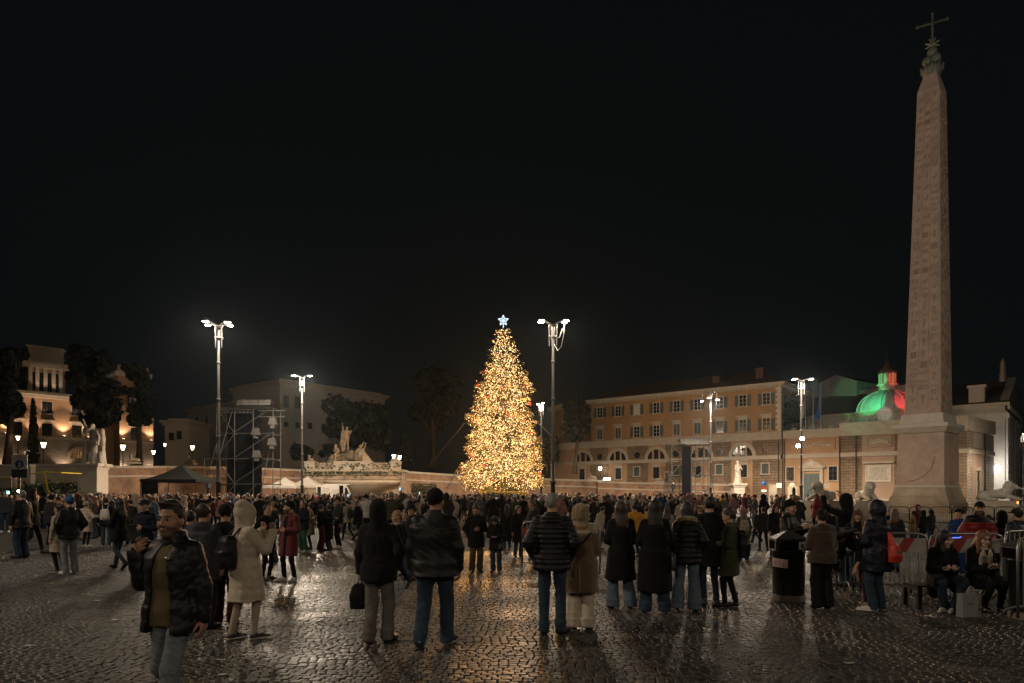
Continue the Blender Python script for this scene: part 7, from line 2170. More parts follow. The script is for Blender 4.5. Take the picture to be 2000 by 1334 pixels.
def letters(parent, txt, x, z, size, y, m, name='lettering'):
    cu = bpy.data.curves.new(name, 'FONT'); cu.body = txt; cu.size = size; cu.align_x = 'CENTER'; cu.extrude = .002; cu.materials.append(m)
    tmp = bpy.data.objects.new(name, cu); col.objects.link(tmp)
    dg = bpy.context.evaluated_depsgraph_get(); me = bpy.data.meshes.new_from_object(tmp.evaluated_get(dg)); bpy.data.objects.remove(tmp); me.materials.clear(); me.materials.append(m)
    o = link(name, me, parent, (x, y, z)); o.rotation_euler = (rad(90), 0, 0); return o
letters(pn, 'AREA', 0, cz_ + .32, .15, -.004, INKB); letters(pn, 'PEDONALE', 0, cz_ + .165, .15, -.004, RED_R)
s2_ = empty('parking_sign', at(1492, 96), 0, label='round blue traffic sign over small plates on a post before the ochre palazzo', cat='sign')
z = zat(944, 96); m = MB(); m.tube((0, .06, 0), (0, .06, z + .4), .04, n=8); m.build('post', STEEL, s2_)
m = MB(); m.T = Matrix.Translation((0, 0, z)) @ Matrix.Rotation(rad(90), 4, 'X'); m.lathe([(.34, -.01), (.34, .01), (.0001, .012)], 20); m.build('blue_disc', SGN_B, s2_)
m = MB(); m.box(-.30, .30, -.01, .01, z - .85, z - .45); m.build('plate', RED_R, s2_); m = MB(); m.box(-.35, .35, -.01, .01, z - 1.2, z - .9); m.build('plate', SGN_W, s2_)
s3 = empty('house_number_sign', at(1521.5, 90), 0, label='small white notice board on a post beside the palazzo corner', cat='sign')
z = zat(948, 90); m = MB(); m.tube((.0, .05, 0), (.0, .05, z + .3), .035, n=6); m.build('post', STEEL, s3); m = MB(); m.box(-.32, .32, 0, .02, z - .30, z + .30); p3 = m.build('panel', SGN_W, s3); letters(p3, 'al', 0, z - .14, .34, -.004, INKB)
for (px, d, lb) in ((1511, 98, 'plain pale utility box left of the white notice'),):
    r = empty('utility_box', at(px, d), 0, label=lb, cat='box'); w = 6.5 * d / F; z = zat(945, d); m = MB(); m.box(-w, w, 0, .6, 0, z - .1); m.build('cabinet', TRAV, r); m = MB(); m.box(-w - .08, w + .08, -.08, .7, z - .099, z); m.build('top', TRAV, r)
r = empty('stone_niche', at(1550.5, 92), 0, label='small round-headed stone sentry niche before the peach wall', cat='niche'); w = 7 * 92 / F; z = zat(946, 92)
m = MB(); m.box(-w, w, 0, .8, 0, z - .25); m.lathe([(w * .98, z - .25), (w * .9, z + .0), (w*.5, z + .2), (.0001, z + .28)], 12, 0, .4, 1, .8); m.build('niche_body', TRAV, r); m = MB(); m.prism([(-w*.45, .4), (w*.45, .4), (w*.45, z - .65), (w*.2, z - .40), (-w*.2, z - .40), (-w*.45, z - .65)], -.012, -.001); m.build('recess', GAUZE, r)

# flags above the convent wing
for (px, y0, y1, cs, lb) in ((1573, 752, 826, 'tri', 'furled green white and red flag on a pole above the convent wing'), (1588, 738, 826, None, 'bare flag pole between the two flags'), (1603, 750, 826, 'blue', 'furled blue flag on a pole above the convent wing')):
    d = 103.5; zt = zat(y0, d); zb_ = zT
    r = empty('flag_pole', at(px, d, zb_), 0, label=lb, cat='flag')
    m = MB(); m.tube((0, 0, 0), (0, 0, zt - zb_), .06, .04, n=6); m.lathe([(.0001, zt - zb_ - .1), (.1, zt - zb_), (.0001, zt - zb_ + .12)], 8); m.build('pole', STEEL, r)
    if cs:
        m = MB(); n = 14; rr = np.random.default_rng(int(px)); hh = (zt - zb_) * .68
        mats_ = [cloth('flag_green', (.01, .16, .05)), cloth('flag_white', (.55, .55, .52)), cloth('flag_red', (.32, .02, .02))] if cs == 'tri' else [cloth('flag_blue', (.02, .10, .34))]
        for k in range(3 if cs == 'tri' else 1):
            m.mi = k; vs = []
            w0, w1 = (k * .18, k * .18 + .18) if cs == 'tri' else (0, .75)
            for i in range(n + 1):
                t = i / n; sw_ = -(.10 + .9 * t ** 1.3); 
                for q in range(4):
                    u = w0 + (w1 - w0) * q / 3; vs.append((sw_ * (u + .12) * 1.3, .16 * math.sin(7*u + 5*t + q), (zt - zb_) - .3 - hh * t - u * .8))
            m.add(vs, [(4*i + q, 4*i + q + 1, 4*i + q + 5, 4*i + q + 4) for i in range(n) for q in range(3)], True)
        m.build('flag', mats_, r)
# yellow cordon tape at the far left
TAPE = mat('yellow_tape', (.50, .38, .03), .5)
tp_ = empty('cordon_tape', at(86, 60), 0, label='yellow cordon tape strung past the statue pedestal at far left', cat='tape')
l_ = lambda px, py, d=60: at(px, d, zat(py, d)) - tp_.location
m = MB()
def ribbon(m, pts, w=.10):
    vs = []
    for p in pts: vs += [(p.x, p.y, p.z - w/2), (p.x, p.y + .012, p.z + w/2)]
    m.add(vs, [(2*i, 2*i + 2, 2*i + 3, 2*i + 1) for i in range(len(pts) - 1)])
ribbon(m, [l_(0, 933), l_(30, 930), l_(60, 926), l_(86, 921), l_(120, 923), l_(160, 925, 66)]); vs = []
for (px, py) in ((86, 921), (90, 938), (93, 955), (97, 965)): p = l_(px, py); vs += [(p.x - .08, p.y, p.z), (p.x + .08, p.y + .01, p.z)]
m.add(vs, [(0, 1, 3, 2), (2, 3, 5, 4), (4, 5, 7, 6)]); m.build('ribbon', TAPE, tp_)
m = MB(); m.tube((0, .05, 0), (0, .05, zat(918, 60)), .035, n=6); m.build('stake', IRON, tp_)
# ------------------------------------------------------------------ the people one can tell apart
SNK = ('sneaker', S_WHITE, RUB_W); SNB = ('sneaker', L_BLK, RUB_W); BOOT = ('boot', L_BLK, RUB_B); SHO = ('shoe', L_BLK, RUB_B)
def J(k='jacket', m=C_BLK, **kw): return dict(k=k, m=m, **kw)
def Bt(k='jeans', m=C_DENIM): return dict(k=k, m=m)
WALK_L = ((-.10, .26, 0, -6, 6), (.10, -.30, .085, 42, 6)); WALK_R = ((-.10, -.30, .085, 42, 6), (.10, .26, 0, -6, 6))
APART = ((-.15, .03, 0, 0, 12), (.15, -.02, 0, 0, 12))
def pp(px, d, label, ytop=None, h=None, hatx=0.0, **kw):
    if h is None: h = min(1.93, max(1.15, zat(ytop, d) - hatx)) if ytop else 1.72
    if 'res' not in kw: kw['res'] = .0145 if d < 11.5 else (.018 if d < 17 else .024)
    if kw.get('feet') in (WALK_L, WALK_R): kw.setdefault('zp', .915)
    kw['seed'] = int(px * 7 + d * 13)
    p = at(px, d)
    return person(dict(pos=(p.x, p.y), h=h, label=label, **kw))
def same(o, root):
    o.location = root.location; o.rotation_euler = root.rotation_euler; o.scale = root.scale; return o
def backpack(P, m, label, w=.15, z0=.06, z1=.44, dep=.085, off=.205, strap=None, pocket=None):
    root, T, H, arms = P
    q = SDF(); q.add(_loft([(z0, 0, -off, w, dep), ((z0+z1)/2, 0, -off - .01, w * 1.03, dep * 1.1), (z1 - .06, 0, -off, w * .92, dep * .9), (z1, 0, -off + .02, w * .6, dep * .6)], T, 3.2), .03)
    q.add(_loft([(z0 + .03, 0, -off - dep, w * .75, .03), (z0 + (z1 - z0) * .5, 0, -off - dep - .01, w * .75, .03)], T, 3), .02)
    f = wobble(77, 30); q.push(lambda x, y, z: .004 * f(x, y, z))
    o = same(skin_obj('backpack', q, .014, m), root)
    for sd in (-1, 1):
        s = MB(); s.path([T @ Vector(p) for p in ((sd*.07, -off + .04, z1 - .03), (sd*.085, -.115, .50), (sd*.095, -.02, .553), (sd*.105, .11, .47), (sd*.115, .165, .32), (sd*.15, .10, .16), (sd*.14, -.10, .10))], .014, 6); s.build('strap', strap or m, o)
    if pocket: s = MB(); s.T = T; s.box(-w*.7, w*.7, -off - dep*1.1 - .035, -off - dep*1.1 - .025, z0 + .05, z0 + .2); s.build('pocket', pocket, o)
    return tag(o, label, 'backpack')
def bag(P, cen, size, m, label, strap=None, name='handbag', soft=.03, smat=None, group=None):
    root = P[0]; c = Vector(cen)
    q = SDF(); a, b_, z = size; q.add(_loft([(-z, 0, 0, a, b_), (0, 0, 0, a * 1.02, b_ * 1.05), (z * .7, 0, 0, a * .85, b_ * .75), (z, 0, 0, a * .6, b_ * .5)], Matrix.Translation(c), 3), soft)
    f = wobble(78, 28); q.push(lambda x, y, z: .006 * f(x, y, z))
    o = same(skin_obj(name, q, .012, m), root)
    if strap: s = MB(); s.path(strap, .010, 6); s.build('strap', smat or m, o)
    return tag(o, label, 'bag', group)
SCREEN = glow('phone_screen', (.55, .75, 1.0), 2.2)
CASEK = mat('phone_black', (.012, .012, .013), .25); 
def phone(P, side, case, label, lit=False, tilt=0.0, up=.10, dz=0.0):
    root, T, H, arms = P
    a = arms[0 if side < 0 else 1]; W, al, pn = a[3], a[4], a[5]
    c = W + al * up + pn.normalized() * .020 + Vector((0, 0, dz))
    n = ((H @ Vector((0, .08, .07))) - c).normalized()
    z = Vector((0, 0, 1)); z = (z - n * z.dot(n)).normalized(); x = z.cross(n)
    M_ = Matrix(((x.x, n.x, z.x, c.x), (x.y, n.y, z.y, c.y), (x.z, n.z, z.z, c.z), (0, 0, 0, 1))) @ Matrix.Rotation(rad(tilt), 4, 'Y')
    m = MB(); m.T = M_; m.box(-.037, .037, -.0045, .004, -.077, .077); m.box(-.03, -.008, -.008, -.0046, .04, .066)
    o = same(m.build('phone', case), root); m = MB(); m.T = M_; m.box(-.033, .033, .0041, .0048, -.072, .072); m.build('screen', SCREEN if lit else GLASS_D, o)
    return tag(o, label, 'phone')

# --- foreground, from the left
P = pp(338, 5.1, 'man in open black jacket and torn jeans walking with a raised phone', h=1.70, face=163, yaw=6, pitch=-1, fine=True, res=.010, hres=.0052, w=1.12, skin=SKIN_T, beard=True, hair='quiff', hairm=H_BLK,
       top=J(m=C_BLKN, open=(.050, .115), ocx=-.012, hem=.75, loose=.026, collar_h=.60, fold=.0055), inner=dict(m=cloth('olive_shirt', (.115, .088, .038)), hem=.80, n='shirt', loose=.008), bottom=Bt('jeans', C_DENIMG),
       R=((.42, .06, -1), (.10, .22, 1), (-.1, -1, .1), (-.80, .15, .60)), L=((.20, -.10, -1), (.10, .08, -1), (-1, .1, 0)), curlR=(28, 50, 30), curlL=(22, 35, 20), feet=((-.11, .20, 0, -4, 6), (.10, -.26, .06, 34, 6)), zp=.92, shoes=SNK)
phone(P, 1, CASEK, 'black phone raised in the hand of the walking man', up=.095, dz=.045)
r_p = P[0]
for k, (x, y, z) in enumerate(((-.105, .19, .50), (.095, .035, .475))):
    m = MB(); m.T = Matrix.Translation((x, y, z)) @ Matrix.Rotation(rad(84), 4, 'X'); n = 12; rr = np.random.default_rng(k)
    m.add([(.055 * math.cos(t) * rr.uniform(.8, 1.15), .020 * math.sin(t) * rr.uniform(.7, 1.2), 0) for t in np.linspace(0, 2*PI, n, endpoint=False)] + [(0, 0, .006)], [(i, (i+1) % n, n) for i in range(n)]); m.build('torn_knee', C_BLK, r_p)
m = MB(); T = P[1]; m.T = T; m.path([(-.125, .165, .40), (-.09, .172, .408)], .008, 6); m.build('metal_button', STEEL, r_p)
P = pp(397, 8.9, 'man in slate hooded jacket with brown hair seen from behind', ytop=985, face=-8, hair='short', hairm=H_BRN, top=J('jacket', C_SLATE, hood='down', hem=.68, loose=.03), bottom=Bt('jeans', C_DENIMD), L='pocket', R='down', w=1.1)
P = pp(440, 9.15, 'person in black beanie and burgundy trousers behind the cream coat woman', ytop=983, hatx=.02, face=10, hair='crop', hat=dict(k='beanie', m=C_BLK), top=J('jacket', C_CHAR, hood='down', hem=.72, loose=.025), bottom=Bt('loose', cloth('burgundy_trousers', (.085, .022, .018))), shoes=SHO)
P = pp(371, 10.3, 'dark haired man hidden behind the head of the walking man', ytop=998, face=0, hair='short', top=J(m=C_BLK))
P = pp(480, 8.24, 'woman in long cream hooded coat lifting a blue phone', h=1.63, fem=True, face=-48, pitch=-2, fine=True, res=.013, top=J('parka', C_CREAM, hood='up', hem=.50, loose=.036, puff=.13, pa=.007, fall=1, flare=.01), bottom=Bt('legging', C_BEIGE), shoes=SNB,
       L=((.30, .62, -.75), (-.30, .50, .85), (0, -1, .1)), R=((.30, .62, -.75), (-.30, .50, .85), (0, -1, .1)), curlL=(45, 55, 30), curlR=(45, 55, 30), feet=((-.09, -.12, .0, 0, 6), (.10, .10, 0, 0, 6)), w=1.08)
phone(P, 1, cloth('phone_blue', (.05, .22, .50), .5), 'blue phone case held up by the woman in the cream coat', up=.11)
backpack(P, C_BLKN, 'black nylon backpack on the cream coat woman', .155, .02, .42, .095, .24)
P = pp(566, 13.7, 'man in burgundy overcoat, black beanie and white trainers', ytop=977, hatx=.02, face=152, yaw=-48, fine=True, res=.015, beard=True, hair='crop', hat=dict(k='beanie', m=C_BLK), top=J('coat', C_BURG, hem=.56, loose=.014, open=(.04, .03), flare=.015), inner=dict(m=C_BLK, hem=.8, n='jumper'), bottom=Bt('slim', C_BLK),
       R='down', L='belly', shoes=SNK, feet=((-.12, .0, 0, 0, 12), (.14, .06, 0, 0, 18)), curlL=(30, 40, 20))
P = pp(521, 13.9, 'man in black standing behind the cream coat woman', ytop=985, face=-120, hair='short', top=J(m=C_BLK, hem=.76), bottom=Bt('slim', C_BLK), L='front', R='pocket', beard=True)
P = pp(740, 8.05, 'person in raised black hood, short wool coat and grey trousers', ytop=972, hatx=.04, face=-6, top=J('coat', C_BLKW, hood='up', hem=.76, loose=.026, flare=.012), bottom=Bt('loose', C_GREYT), L='down', R='pocket', shoes=SHO, w=1.05, feet=((-.10, -.05, 0, 0, 8), (.10, .08, 0, 0, 14)), curlL=(45, 60, 30))
Wl = P[3][0][3]
bag(P, (Wl.x - .01, Wl.y + .03, Wl.z - .30), (.125, .075, .155), C_BLK, 'soft black bag hanging from the hand of the hooded person', [(Wl.x - .05, Wl.y + .03, Wl.z - .17), (Wl.x - .02, Wl.y + .03, Wl.z - .07), (Wl.x + .03, Wl.y + .03, Wl.z - .17)], 'bag')
P = pp(850, 7.86, 'big man in black beanie and jeans striding away', ytop=951, hatx=.02, face=-2, w=1.30, fine=False, res=.0135, hair='crop', hat=dict(k='beanie', m=C_BLK), top=J(m=C_BLKN, hem=.79, loose=.026, fold=.006, collar_h=.60), bottom=Bt('loose', C_DENIM), shoes=('sneaker', C_NAVY, RUB_W),
       L=((.24, .05, -1), (.02, .25, -1), (-1, .1, 0)), R=((.24, -.05, -1), (.0, .2, -1), (-1, .1, 0)), feet=((-.13, -.24, .05, 30, 6), (.13, .12, 0, 0, 20)), zp=.92)
P = pp(1078, 8.55, 'grey haired man in black quilted puffer jacket and jeans', ytop=963, face=-6, yaw=-8, res=.0125, hair='crop', hairm=H_GRY, top=J('puffer', C_BLKN, puff=.062, pa=.014, hood='down', hem=.80, loose=.026, fold=.003), bottom=Bt('jeans', C_DENIM), L='pocket', R='pocket', shoes=SHO, w=1.08, feet=((-.10, 0, 0, 0, 6), (.12, .02, 0, 0, 22)))
P = pp(1134, 8.9, 'woman in fur hat and brown shearling coat with cream flared trousers', ytop=979, hatx=.05, fem=True, face=-10, res=.0135, hair='long', hairm=H_BLD, hlen=.12, hat=dict(k='fur', m=C_FUR), top=J('coat', C_BRSH, hem=.52, loose=.036, flare=.02, band=((.43, C_SHERPA),)), scarf=dict(m=C_SHERPA), bottom=Bt('wide', C_CREAM), L='pocket', R='front', w=1.1)
root, T, H, arms = P
m = MB(); m.path([T @ Vector(p) for p in ((.17, -.06, .46), (.08, -.19, .34), (-.06, -.20, .20), (-.20, -.12, .08))], .018, 6); o = same(m.build('shoulder_strap', C_BLK), root); tag(o, 'black cross strap over the brown shearling coat', 'strap')
m = MB(); m.path([(0, -.205, .90), (.006, -.215, .70), (0, -.222, .54)], .006, 5); m.build('coat_seam', C_SHERPA, root)
P = pp(1213, 10.5, 'woman with long dark hair in long black coat and pale jeans', ytop=979, fem=True, face=5, hair='long', hlen=.36, hairm=H_BRN, top=J('coat', C_BLKW, hem=.47, loose=.028, flare=.04), bottom=Bt('wide', C_DENIML), L='front', R='front', hands=(0, 0), shoes=SHO, feet=APART)
P = pp(1279, 10.1, 'woman with very long black hair in ankle length black coat', ytop=977, fem=True, face=-6, hair='long', hlen=.40, hairm=H_BLK, top=J('coat', C_BLK, hem=.34, loose=.034, flare=.055), bottom=Bt('wide', C_DENIM), L='front', R='front', hands=(0, 0), shoes=('sneaker', S_PINK, RUB_W), w=1.08, feet=APART)
T = P[1]; bag(P, (.27, -.06, .80), (.045, .13, .13), L_BLK, 'black leather shoulder bag of the woman in the ankle length coat', [T @ Vector(p) for p in ((.22, -.10, .02), (.19, -.10, .25), (.15, -.05, .50), (.19, .08, .30), (.25, .02, .02))], 'shoulder_bag')
P = pp(1342, 10.3, 'woman in short black puffer with pale fur hood trim and light wide jeans', ytop=982, fem=True, face=-12, hair='long', hlen=.14, hairm=H_BLK, top=J('puffer', C_BLKN, puff=.085, pa=.014, hem=.76, loose=.032, hood='down', fur=C_FUR, fold=.004), bottom=Bt('wide', C_DENIML), L='pocket', R='pocket', shoes=SHO, feet=((-.16, .08, 0, 0, 8), (.12, -.05, 0, 0, 8)))
P = pp(1386, 10.7, 'tall person in plain black coat between fur hood and olive parka women', ytop=971, face=4, hair='short', top=J('coat', C_BLK, hem=.64, loose=.026), bottom=Bt('slim', C_DENIMD), L='pocket', R='pocket')
P = pp(1426, 10.6, 'woman in olive parka with short brown hair turned to the left', ytop=993, fem=True, face=68, pitch=12, fine=True, res=.0145, hair='short', hairm=H_BRN, top=J('parka', C_OLIVE, hem=.56, loose=.024, hood='down'), bottom=Bt('slim', C_BLK), L='front', R='front', shoes=BOOT, feet=((-.08, .12, 0, 0, 5), (.08, -.06, 0, 0, 5)))
backpack(P, C_BLKN, 'black backpack on the woman in the olive parka', .15, -.04, .44, .09, .22)
P = pp(1541, 12.0, 'man in black beanie and jacket clapping behind the litter bin', ytop=975, hatx=.02, face=222, pitch=6, fine=True, res=.0145, hair='crop', hat=dict(k='beanie', m=C_BLK), top=J(m=C_BLKN, hem=.78, loose=.026, collar_h=.60), bottom=Bt('slim', C_BLK), L=((.30, .40, -.9), (-.42, .85, .42), (-1, 0, .2)), R=((.30, .40, -.9), (-.42, .85, .42), (-1, 0, .2)), curlL=(8, 12, 8), curlR=(8, 12, 8))
P = pp(1606, 10.5, 'woman in dark brown fleece jacket and black wide trousers by the bin', ytop=994, hatx=.01, fem=True, face=2, hair='short', hairm=H_BLK, hat=dict(k='cap', m=C_BLK), top=J('jacket', C_BRFUR, hem=.80, loose=.04, hood='down'), bottom=Bt('wide', C_BLK), L='front', R='hold', hands=(0, 1), shoes=SHO, w=1.1)
bag(P, (.30, .03, .74), (.06, .10, .09), L_BLK, 'small black handbag at the side of the brown fleece woman', [(.28, .03, .82), (.25, .0, 1.0), (.30, .06, 1.0), (.31, .05, .82)])
P = pp(1713, 10.2, 'man in raised dark hood, long navy jacket and jeans carrying an orange bag', ytop=975, hatx=.03, face=22, res=.0135, top=J('parka', C_NAVYN, hood='up', hem=.64, loose=.026), bottom=Bt('jeans', C_DENIM), L='front', R='front', shoes=SNK, w=1.08, feet=((-.12, .02, 0, 0, 40), (.12, .05, 0, 0, 0)))
ORG = mat('orange_bag', (.62, .050, .022), .42, var=.35, vscale=14, bump=.6, bscale=28, stretch=(1, 1, .3))
T = P[1]; q = SDF(); q.add(_loft([(-.14, .10, -.235, .105, .055), (-.04, .10, -.25, .118, .075), (.10, .08, -.235, .085, .06), (.25, .05, -.20, .040, .032), (.33, .035, -.185, .018, .015)], T, 2.4), .03); f_ = wobble(5, 40, (1.5, 1.5, .25)); q.push(lambda x, y, z: .010 * f_(x, y, z))
o = same(skin_obj('drawstring_bag', q, .010, ORG), P[0]); tag(o, 'orange plastic bag slung on the back of the hooded man', 'bag')
m = MB(); m.T = T; m.prism([(.055, .045), (.075, .02), (.105, -.015), (.14, .0), (.155, .045), (.11, .055)], -.335, -.328); m.build('printed_patch', mat('patch_grey', (.16, .12, .08), .7), o)
P = pp(1694, 10.75, 'person in mauve trousers bending behind the orange bag man', h=1.62, fem=True, face=110, lean=62, pitch=20, hair='long', hlen=.2, top=J(m=C_BLK, hem=.78), bottom=Bt('wide', C_MAUVE), L='reach', R='reach', shoes=SNK, feet=((-.08, .06, 0, 0, 5), (.08, -.10, 0, 0, 5)))
# --- the two on the bench
SEAT = .36; 
P = pp(1838, 10.42, 'seated woman with long black hair looking aside, phone in her lap', h=1.60, fem=True, sit=True, zp=.50, face=170, yaw=30, pitch=4, lean=8, fine=True, res=.0125, hair='long', hlen=.20, hfront=.10, hairm=H_BLK, skin=SKIN_P, top=J('coat', C_BLKW, loose=.03, thigh=.85, drape=.22, open=(.07, .08)), inner=dict(m=C_NAVY, hem=.4, n='jumper'), scarf=dict(m=cloth('scarf_plum', (.085, .05, .055))), bottom=Bt('jeans', C_DENIMD),
       L=((.14, .22, -1), (-.42, .85, .16), (-.2, -.2, .9)), R=((.14, .22, -1), (-.42, .85, .16), (-.2, -.2, .9)), shoes=SNK, feet=((-.02, .38, 0, 0, -38), (.10, .33, 0, 0, 40)), kx=.25, kz=.35, curlL=(40, 50, 20), curlR=(40, 50, 20))
phone(P, 1, CASEK, 'dark phone in the lap of the seated black haired woman', tilt=60, up=.09)
root = P[0]; m = MB(); m.T = Matrix.Translation((.10, .30, .40)); m.prism([(-.035, -.17), (.035, -.17), (.05, -.06), (.012, .08), (-.012, .08), (-.05, -.06)], -.015, .015); m.tube((0, 0, .08), (-.02, -.04, .22), .004, n=5); o = same(m.build('pouch', mat('tan_leather', (.30, .15, .055), .5)), root); tag(o, 'small tan pouch dangling at the knee of the black haired woman', 'bag')
P = pp(1911, 10.42, 'smiling seated woman with auburn hair, glasses and patterned scarf', h=1.60, fem=True, sit=True, zp=.50, face=184, yaw=-4, roll=-6, lean=7, fine=True, res=.0125, hair='long', hlen=.22, hfront=.14, hairm=H_RED, skin=SKIN_P, top=J('coat', C_BLK, loose=.03, thigh=.6, open=(.05, .06)), inner=dict(m=C_BLK, hem=.4, n='jumper'), scarf=dict(m=cloth('scarf_cream', (.55, .46, .38)), tail=.34), bottom=Bt('slim', C_BLK),
       L=((.14, .22, -1), (-.50, .80, .22), (0, -.6, .6)), R=((.14, .22, -1), (-.50, .80, .22), (0, -.6, .6)), shoes=BOOT, feet=((-.13, .33, 0, 0, 4), (.12, .30, 0, 0, 4)), curlL=(45, 55, 30), curlR=(45, 55, 30))
root, T, H, arms = P
m = MB(); m.T = H
for sd in (-1, 1):
    m.path([(sd*.033 + .021*math.cos(t), .0995, .074 + .016*math.sin(t)) for t in np.linspace(0, 2*PI, 13)], .0028, 5); m.tube((sd*.054, .097, .078), (sd*.078, .0, .072), .0026, n=5)
m.tube((-.012, .101, .078), (.012, .101, .078), .0026, n=5); m.build('glasses', CASEK, root)
m = MB(); m.T = H; m.box(-.016, .016, .0915, .0985, -.0005, .0055); m.build('smile', EYE_W, root)
m = MB(); m.T = T
for k in range(11):
    a = 2*PI*k/11; m.T = T @ Matrix.Translation((.045, .172, .24)) @ Matrix.Rotation(a, 4, 'Y'); m.prism([(-.006, .015), (.006, .015), (.012, .055), (.0, .085), (-.012, .055)], -.004, .012)
m.build('scarf_flower_print', C_BLK, root)
phone(P, 1, CASEK, 'phone held by the smiling seated woman', tilt=40, up=.09)
m = MB(); m.T = T; m.box(-.185, -.145, .11, .145, .20, .36); o = same(m.build('bag_strap', mat('tan_strap', (.40, .15, .05), .5)), root); tag(o, 'tan leather bag strap on the shoulder of the auburn woman', 'strap')
g_ = gnd(1889, 1204); PBAG = mat('paper_bag', (.27, .28, .27), .6, var=.3, vscale=12)
r = empty('paper_bag', g_, rad(12), label='grey paper carrier bag standing at the feet of the auburn woman', cat='bag')
m = MB(); m.frustum(.0, .135, .06, .33, .125, .05); m.build('bag_body', PBAG, r); m = MB(); m.path([(-.05, -.055, .32), (-.045, -.06, .41), (0, -.06, .44), (.045, -.06, .41), (.05, -.055, .32)], .006, 6); m.build('cord_handle', RUB_W, r); m = MB(); m.box(-.05, .05, -.0595, -.056, .17, .20); m.build('logo_block', mat('bag_print', (.16, .17, .17), .6), r)
# --- right middle distance
pp(1913, 13.0, 'bearded man in red and black puffer jacket and cap', ytop=980, face=172, yaw=-20, fine=True, res=.0155, beard=True, hair='short', hat=dict(k='cap', m=C_BLK), top=J('puffer', C_RED, puff=.11, pa=.012, hem=.78, loose=.05, fold=.004, collar_h=.61, band=((.385, C_BLKN),)), bottom=Bt('slim', C_BLK), L='pocket', R='pocket', w=1.1)
P = pp(1873, 14.6, 'person in royal blue jacket with a glowing blue strip, arm stretched out', ytop=994, face=120, hair='short', hat=dict(k='beanie', m=C_BLK), top=J(m=C_ROYAL, hem=.76, loose=.03), bottom=Bt('loose', C_ROYAL), R='down', L=((1, .3, -.35), (.9, .6, .25), (0, 0, -1)))
m = MB(); m.path([P[1] @ Vector(p) for p in ((-.20, .12, .14), (-.10, .19, .08), (.08, .19, .07), (.2, .1, .12))], .012, 6); m.build('light_strip', glow('blue_strip', (.12, .2, 1), 2.2), P[0])
P = pp(1987, 12.2, 'person in navy puffer jacket and dark cap at the right edge', ytop=993, face=15, hair='short', hat=dict(k='cap', m=C_BLK), top=J('puffer', C_NAVYN, puff=.10, pa=.012, hem=.74, loose=.045, fold=.004), bottom=Bt('slim', C_BLK), w=1.12)
P = pp(1957, 13.2, 'person in raised black hood beside the navy puffer', ytop=999, face=-25, top=J('parka', C_BLK, hood='up', hem=.66, loose=.03), L='front', R='front', hands=(0, 0))
P = pp(1748, 15.5, 'woman with curly brown hair in dark coat walking off before the obelisk steps', ytop=993, fem=True, face=-40, hair='long', hlen=.16, hairm=H_LBR, top=J('coat', C_CHAR, hem=.66), feet=WALK_L)
P = pp(1652, 13.0, 'person in black hooded jacket raising both arms to the head', ytop=966, face=30, top=J('parka', C_BLK, hood='up', hem=.74), L='raise_', R='raise_')
P = pp(1675, 12.6, 'smiling woman with long light brown hair behind the striped barrier', ytop=995, fem=True, face=165, yaw=-12, fine=True, res=.0155, hair='long', hlen=.30, hfront=.22, hairm=H_LBR, hat=dict(k='band', m=C_BURG), top=J(m=C_BLK, hem=.74), L='pocket', R='front')
P = pp(1617, 15.2, 'man with short black hair in dark jacket seen in profile beyond the fleece woman', ytop=985, face=-70, hair='short', top=J(m=C_BLK))
P = pp(1636, 18.0, 'woman in grey knitted hat left of the arms-raised person', ytop=992, fem=True, face=-20, hair='long', hairm=H_BRN, hat=dict(k='beanie', m=C_GREY), top=J('coat', C_NAVY, hem=.6))
P = pp(1660, 17.0, 'person with a phone up between the lions at right', ytop=984, face=10, hair='short', top=J(m=C_SLATE), L='phone', R='phone')
